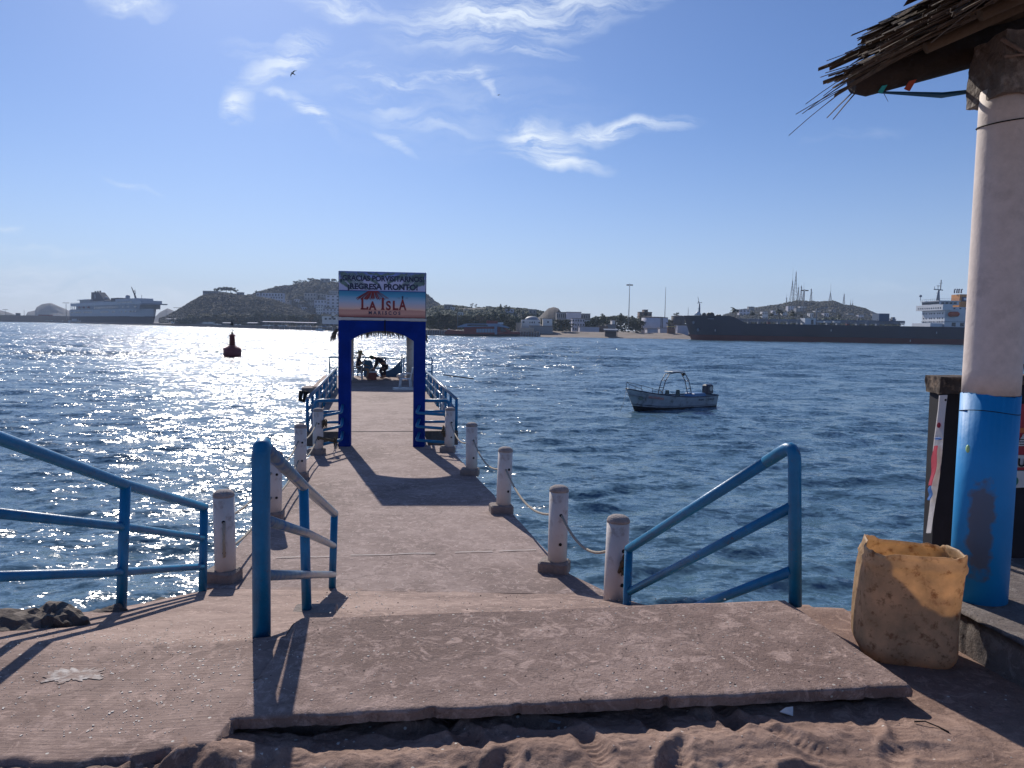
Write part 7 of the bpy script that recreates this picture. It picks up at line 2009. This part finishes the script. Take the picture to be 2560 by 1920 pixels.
def lattice(label, px, pyt, pyb, wb, D, spike=.25, dishes=0):
    b = At(px, pyb, D); H = At(px, pyt, D).z - b.z; w = wb / F * D / 2; t = thing('antenna_tower', label, 'antenna', b, 0, 'antenna towers on the hill'); m = MB(); Hs = H * (1 - spike); n = 9; wt = .25
    cs = [(-1, -1), (1, -1), (1, 1), (-1, 1)]; ww_ = lambda u: w * (1 - u) ** 1.3 + wt
    for c in cs: m.tube([(c[0] * ww_(i / n), c[1] * ww_(i / n), Hs * i / n) for i in range(n + 1)], .22, 4)
    for i in range(n):
        for k in range(4):
            a_, b_ = cs[k], cs[(k + 1) % 4]; u0, u1 = i / n, (i + 1) / n
            m.tube([(a_[0] * ww_(u0), a_[1] * ww_(u0), Hs * u0), (b_[0] * ww_(u1), b_[1] * ww_(u1), Hs * u1)], .10, 3, cap=False); m.tube([(b_[0] * ww_(u0), b_[1] * ww_(u0), Hs * u0), (a_[0] * ww_(u1), a_[1] * ww_(u1), Hs * u1)], .10, 3, cap=False)
    m.build('lattice', WALLS['grey'], t); m = MB(); m.tube([(0, 0, Hs - .5), (0, 0, H)], [.25, .12], 5); m.build('spike', WALLS['grey'], t)
    for k in range(dishes): m = MB(); m.lathe((1.1 if k % 2 else -1.1, -.8, Hs * (.92 - .2 * k)), [(.3, -.5), (1.1, 0), (.3, .5)], 10); m.build('dish', WALLS['dark'], t)
for a_ in (('tallest antenna tower with a long spike, left of the pair', 1979, 669, 761, 11, 1245, .35, 0), ('second tallest lattice tower, right of the pair', 1987, 676, 760, 11, 1250, .04, 0), ('thin tower right of the tall pair', 1995, 707, 758, 5, 1250, .2, 1), ('tower carrying a box near its top', 2002, 712, 758, 6, 1250, .05, 1), ('slim spire behind the light mast', 2008, 706, 758, 4, 1255, .4, 0), ('short tower with drum dishes', 2027, 720, 757, 5, 1250, .06, 3),
           ('isolated pointed tower on the right part of the hill', 2075, 707, 760, 8, 1250, .45, 0), ('smaller tower at the right end of the hill', 2109, 733, 768, 5, 1250, .05, 0), ('little pole tower left of the tall pair', 1966, 735, 764, 3, 1245, .3, 1), ('tiny aerial near the right end of the hill', 2126, 746, 770, 2.5, 1250, .5, 0), ('tiny aerial beside the other at the right end', 2131, 745, 771, 2.5, 1252, .5, 0)): lattice(*a_)
# houses on the antenna hill
g = random.Random(17); hp_ = [(1872, 1886, 767, 778, 1230, 'grey', 'grey block at the left crest of the antenna hill'), (1848, 1875, 774, 790, 1150, 'lilac', 'long pale block at the left end of the antenna hill'), (1905, 1920, 779, 800, 1000, 'white', 'white house beside the second palm'), (1932, 1944, 776, 790, 1030, 'lilac', 'pale house left of the shaggy palm'), (1970, 1988, 765, 776, 1130, 'lilac', 'pale block just under the antenna crest'), (1990, 2012, 770, 780, 1090, 'grey', 'wide grey house below the tall antennas'),
      (2000, 2016, 766, 772, 1150, 'white', 'white villa near the crest below the light mast'), (2037, 2052, 777, 783, 1080, 'white', 'white house in the middle of the right slope'), (2060, 2072, 783, 793, 1000, 'lilac', 'pale house low on the right slope'), (2062, 2085, 753, 762, 1240, 'grey', 'grey building beside the isolated tower'), (2120, 2134, 783, 790, 1000, 'grey', 'grey house under the right shoulder'), (2146, 2160, 787, 796, 960, 'lilac', 'pale house near the right foot'), (1955, 1968, 780, 790, 1020, 'white', 'small white house behind the shaggy palm'), (2078, 2090, 774, 781, 1090, 'grey', 'dim grey house below the isolated tower'), (2024, 2034, 783, 796, 980, 'white', 'narrow white house right of the light mast'), (2182, 2194, 784, 796, 930, 'grey', 'grey block at the right foot of the hill'), (2178, 2186, 781, 787, 1200, 'grey', 'tiny house on the right skyline'), (2224, 2240, 798, 806, 700, 'lilac', 'low pale building between the deck tank and the ship bridge')]
for px0, px1, pt, pb, D, wl, L in hp_:
    D = D if D < 850 or D > 1235 else surf_D(z5, (px0 + px1) / 2, pb, 860, 1240, D)
    house(L, px0, px1, pt, pb, D, wl, 9, (3, 2) if px1 - px0 > 12 else (2, 1), grp='houses on the antenna hill')
# parked vehicles on the left quay
M_tyre = mat('tyre', (.02, .02, .02), .9)
def vehicle(kind, col):
    t = thing('parked_' + kind, '', kind, (0, 0, 0)); L, H = (4.4, 1.45) if kind == 'car' else (9.5, 3.3)
    m = MB()
    if kind == 'car': m.prism([(-L / 2, .3), (L / 2, .3), (L / 2, .85), (L * .28, .95), (L * .12, H), (-L * .28, H), (-L * .42, .95), (-L / 2, .85)], -.85, .85)
    else: m.prism([(-L / 2, .6), (L / 2, .6), (L / 2, 2.2), (L / 2 - .6, 2.8), (L / 2 - 1.6, 2.9), (L / 2 - 1.7, H), (-L / 2, H)], -1.2, 1.2)
    m.build('body', col, t); m = MB(); w = .87 if kind == 'car' else 1.22
    if kind == 'car': m.prism([(L * .24, .97), (L * .11, H - .08), (-L * .27, H - .08), (-L * .36, .97)], -w, w)
    else: m.prism([(L / 2 - 1.4, 1.7), (L / 2 - .3, 1.7), (L / 2 - .6, 2.6), (L / 2 - 1.4, 2.6)], -w, w)
    m.build('window', M_win, t)
    for x in (-L * .31, L * .31):
        for y in (-.8, .8):
            m = MB(); rw = .32 if kind == 'car' else .5; m.lathe((0, 0, -.12), [(rw, 0), (rw, .24)], 12); o = m.build('wheel', M_tyre, t); o.rotation_euler = (R(90), 0, 0); o.location = (x, y * (1 if kind == 'car' else 1.35), rw)
    return t
VC = {'white': mat('car_white', (.6, .6, .6), .3), 'silver': mat('car_silver', (.4, .42, .45), .25, metal=.5), 'dark': mat('car_dark', (.03, .035, .05), .3), 'red': mat('car_red', (.25, .03, .03), .3), 'blue': mat('car_blue', (.05, .1, .25), .3)}
protos = {}
spots = [(438, 803, 'truck', 'white', 940), (452, 803, 'truck', 'silver', 935), (466, 804, 'truck', 'white', 930), (478, 804, 'truck', 'white', 925), (489, 804, 'truck', 'dark', 920), (503, 805, 'truck', 'dark', 890), (516, 806, 'truck', 'silver', 880), (528, 806, 'truck', 'silver', 870), (540, 809, 'car', 'white', 800), (549, 810, 'car', 'white', 790), (560, 810, 'car', 'dark', 770), (588, 810, 'car', 'white', 750), (597, 811, 'car', 'silver', 745),
         (662, 811, 'car', 'white', 690), (672, 812, 'car', 'white', 685), (682, 812, 'car', 'silver', 680), (691, 812, 'car', 'dark', 675), (701, 812, 'car', 'white', 670), (712, 813, 'car', 'silver', 665), (750, 814, 'car', 'white', 655), (760, 814, 'car', 'silver', 650), (772, 815, 'car', 'white', 645), (800, 816, 'car', 'silver', 630), (812, 816, 'car', 'blue', 628), (824, 817, 'car', 'white', 622), (836, 817, 'car', 'dark', 618),
         (118, 797, 'car', 'white', 1395), (128, 797, 'car', 'white', 1394), (137, 797, 'car', 'dark', 1394), (146, 797, 'car', 'silver', 1393), (155, 797, 'car', 'white', 1393)]
cnts = {}
ordn = ['first', 'second', 'third', 'fourth', 'fifth', 'sixth', 'seventh', 'eighth', 'ninth', 'tenth', 'eleventh', 'twelfth', 'thirteenth', 'fourteenth']
for (px, py, kd, co, D) in spots:
    zone = 'beside the ferry stern' if px < 200 else ('under the headland' if px < 620 else 'on the quay left of the sign')
    key = (kd, co)
    if key not in protos: protos[key] = vehicle(kd, VC[co]); o = protos[key]
    else: o = copy_tree(protos[key])
    cnts[(key, zone)] = cnts.get((key, zone), 0) + 1
    p = At(px, py, D); o.location = (p.x, D, 2.32); o.rotation_euler = (0, 0, rnd.choice((0, .3, 3.1, 2.8))); o['category'] = kd
    o['label'] = f'{ordn[cnts[(key, zone)] - 1]} {co} {kd} parked {zone}, counted from the left'; o['group'] = 'vehicles parked on the far quay'
# long low market roofs on the left quay
for px0, px1, py, D, L in ((414, 470, 797, 960, 'long pale canopy roof under the headland, left one'), (555, 580, 807, 780, 'small pale canopy on the quay beside the buoy'), (617, 642, 807, 730, 'pale awning left of the green mound'), (655, 735, 804, 700, 'long corrugated roof on the left quay'), (735, 790, 806, 680, 'low grey roof right of the long corrugated roof'), (808, 850, 809, 640, 'blue-grey awning next to the sign')):
    a, b = At(px0, py, D), At(px1, py, D); t = thing('canopy', L, 'canopy', (a.x, D, 2.3), 0, 'canopies on the left quay'); w = b.x - a.x; H = max(2.5, a.z - 2.3)
    m = MB(); m.box((w / 2, 2, H), (w, 5, .35), 0, 0, R(5)); m.build('roof', WALLS['lilac'], t)
    for k in range(4): m = MB(); m.box((w * (k + .5) / 4, 0, H / 2), (.25, .25, H)); m.build('post', WALLS['grey'], t)
# small moored boats on the left
for px, D, L_, lab in ((788, 560, 7, 'small white motorboat moored at the quay left of the sign'), (170, 1340, 26, 'white launch moored just behind the ferry stern')):
    q = At(px, 820, D); t = thing('moored_boat', lab, 'boat', (q.x, D, 0)); loft(L_, L_ * .28, lambda t_: L_ * .17, -.3, 0, 1, L_ * .08, nt=20, ns=4).build('hull', M_sup, t); m = MB(); m.bbox((L_ * .5, 0, L_ * .2), (L_ * .35, L_ * .2, L_ * .14), .1); m.build('cabin', M_sup, t)
# things right of the column
house('white waterfront building seen right of the column', 2537, 2640, 803, 853, 430, 'white', 14, wins=((2542, 2550, 814, 818),), name='waterfront_building')
t = thing('moored_boat', 'white ferry boat with a dark waterline seen right of the column', 'boat', (At(2528, 900, 118).x, 118, 0)); loft(14, 4.2, lambda t_: 2.3, -.3, .28, 1, 1.2, nt=24, ns=4).build('hull', M_sup, t); loft(14, 4.2, lambda t_: 2.3, -.3, 0, .28, 1.2, nt=24, ns=2).build('boot_stripe', M_black, t); m = MB(); m.bbox((8, 0, 2.9), (10, 3.2, 1.3), .2); m.build('cabin', M_cg, t)
m = MB(); m.box((0, 0, 1.3), (60, .4, 2.2)); o = m.build('quay_fence', mat('green_blue_fence', (.05, .12, .16), .6)); o.location = (At(2560, 858, 250).x + 25, 250, 0); tag(o, 'dark blue fence strip on the waterfront right of the column', 'fence')
t = thing('spire', 'small pointed spire above the building right of the column', 'spire', At(2543, 803, 440)); m = MB(); m.lathe((0, 0, 0), [(.9, -1), (.7, 1.2), (.05, 3.6)], 8); m.build('roof', WALLS['dark'], t)

# ================================================================== haze
hm = MB(); hm.box((0, 1640, 83), (6600, 3400, 174))
M_hz = bpy.data.materials.new('haze_air'); M_hz.use_nodes = True; n_ = M_hz.node_tree.nodes; l_ = M_hz.node_tree.links
n_.remove(n_['Principled BSDF']); pv = n_.new('ShaderNodeVolumePrincipled'); pv.inputs['Color'].default_value = (.62, .76, 1, 1); pv.inputs['Density'].default_value = .00015; pv.inputs['Anisotropy'].default_value = .05
l_.new(pv.outputs[0], n_['Material Output'].inputs['Volume'])
hz_o = hm.build('haze', M_hz, kind='stuff', label='thin sea haze over the harbour')
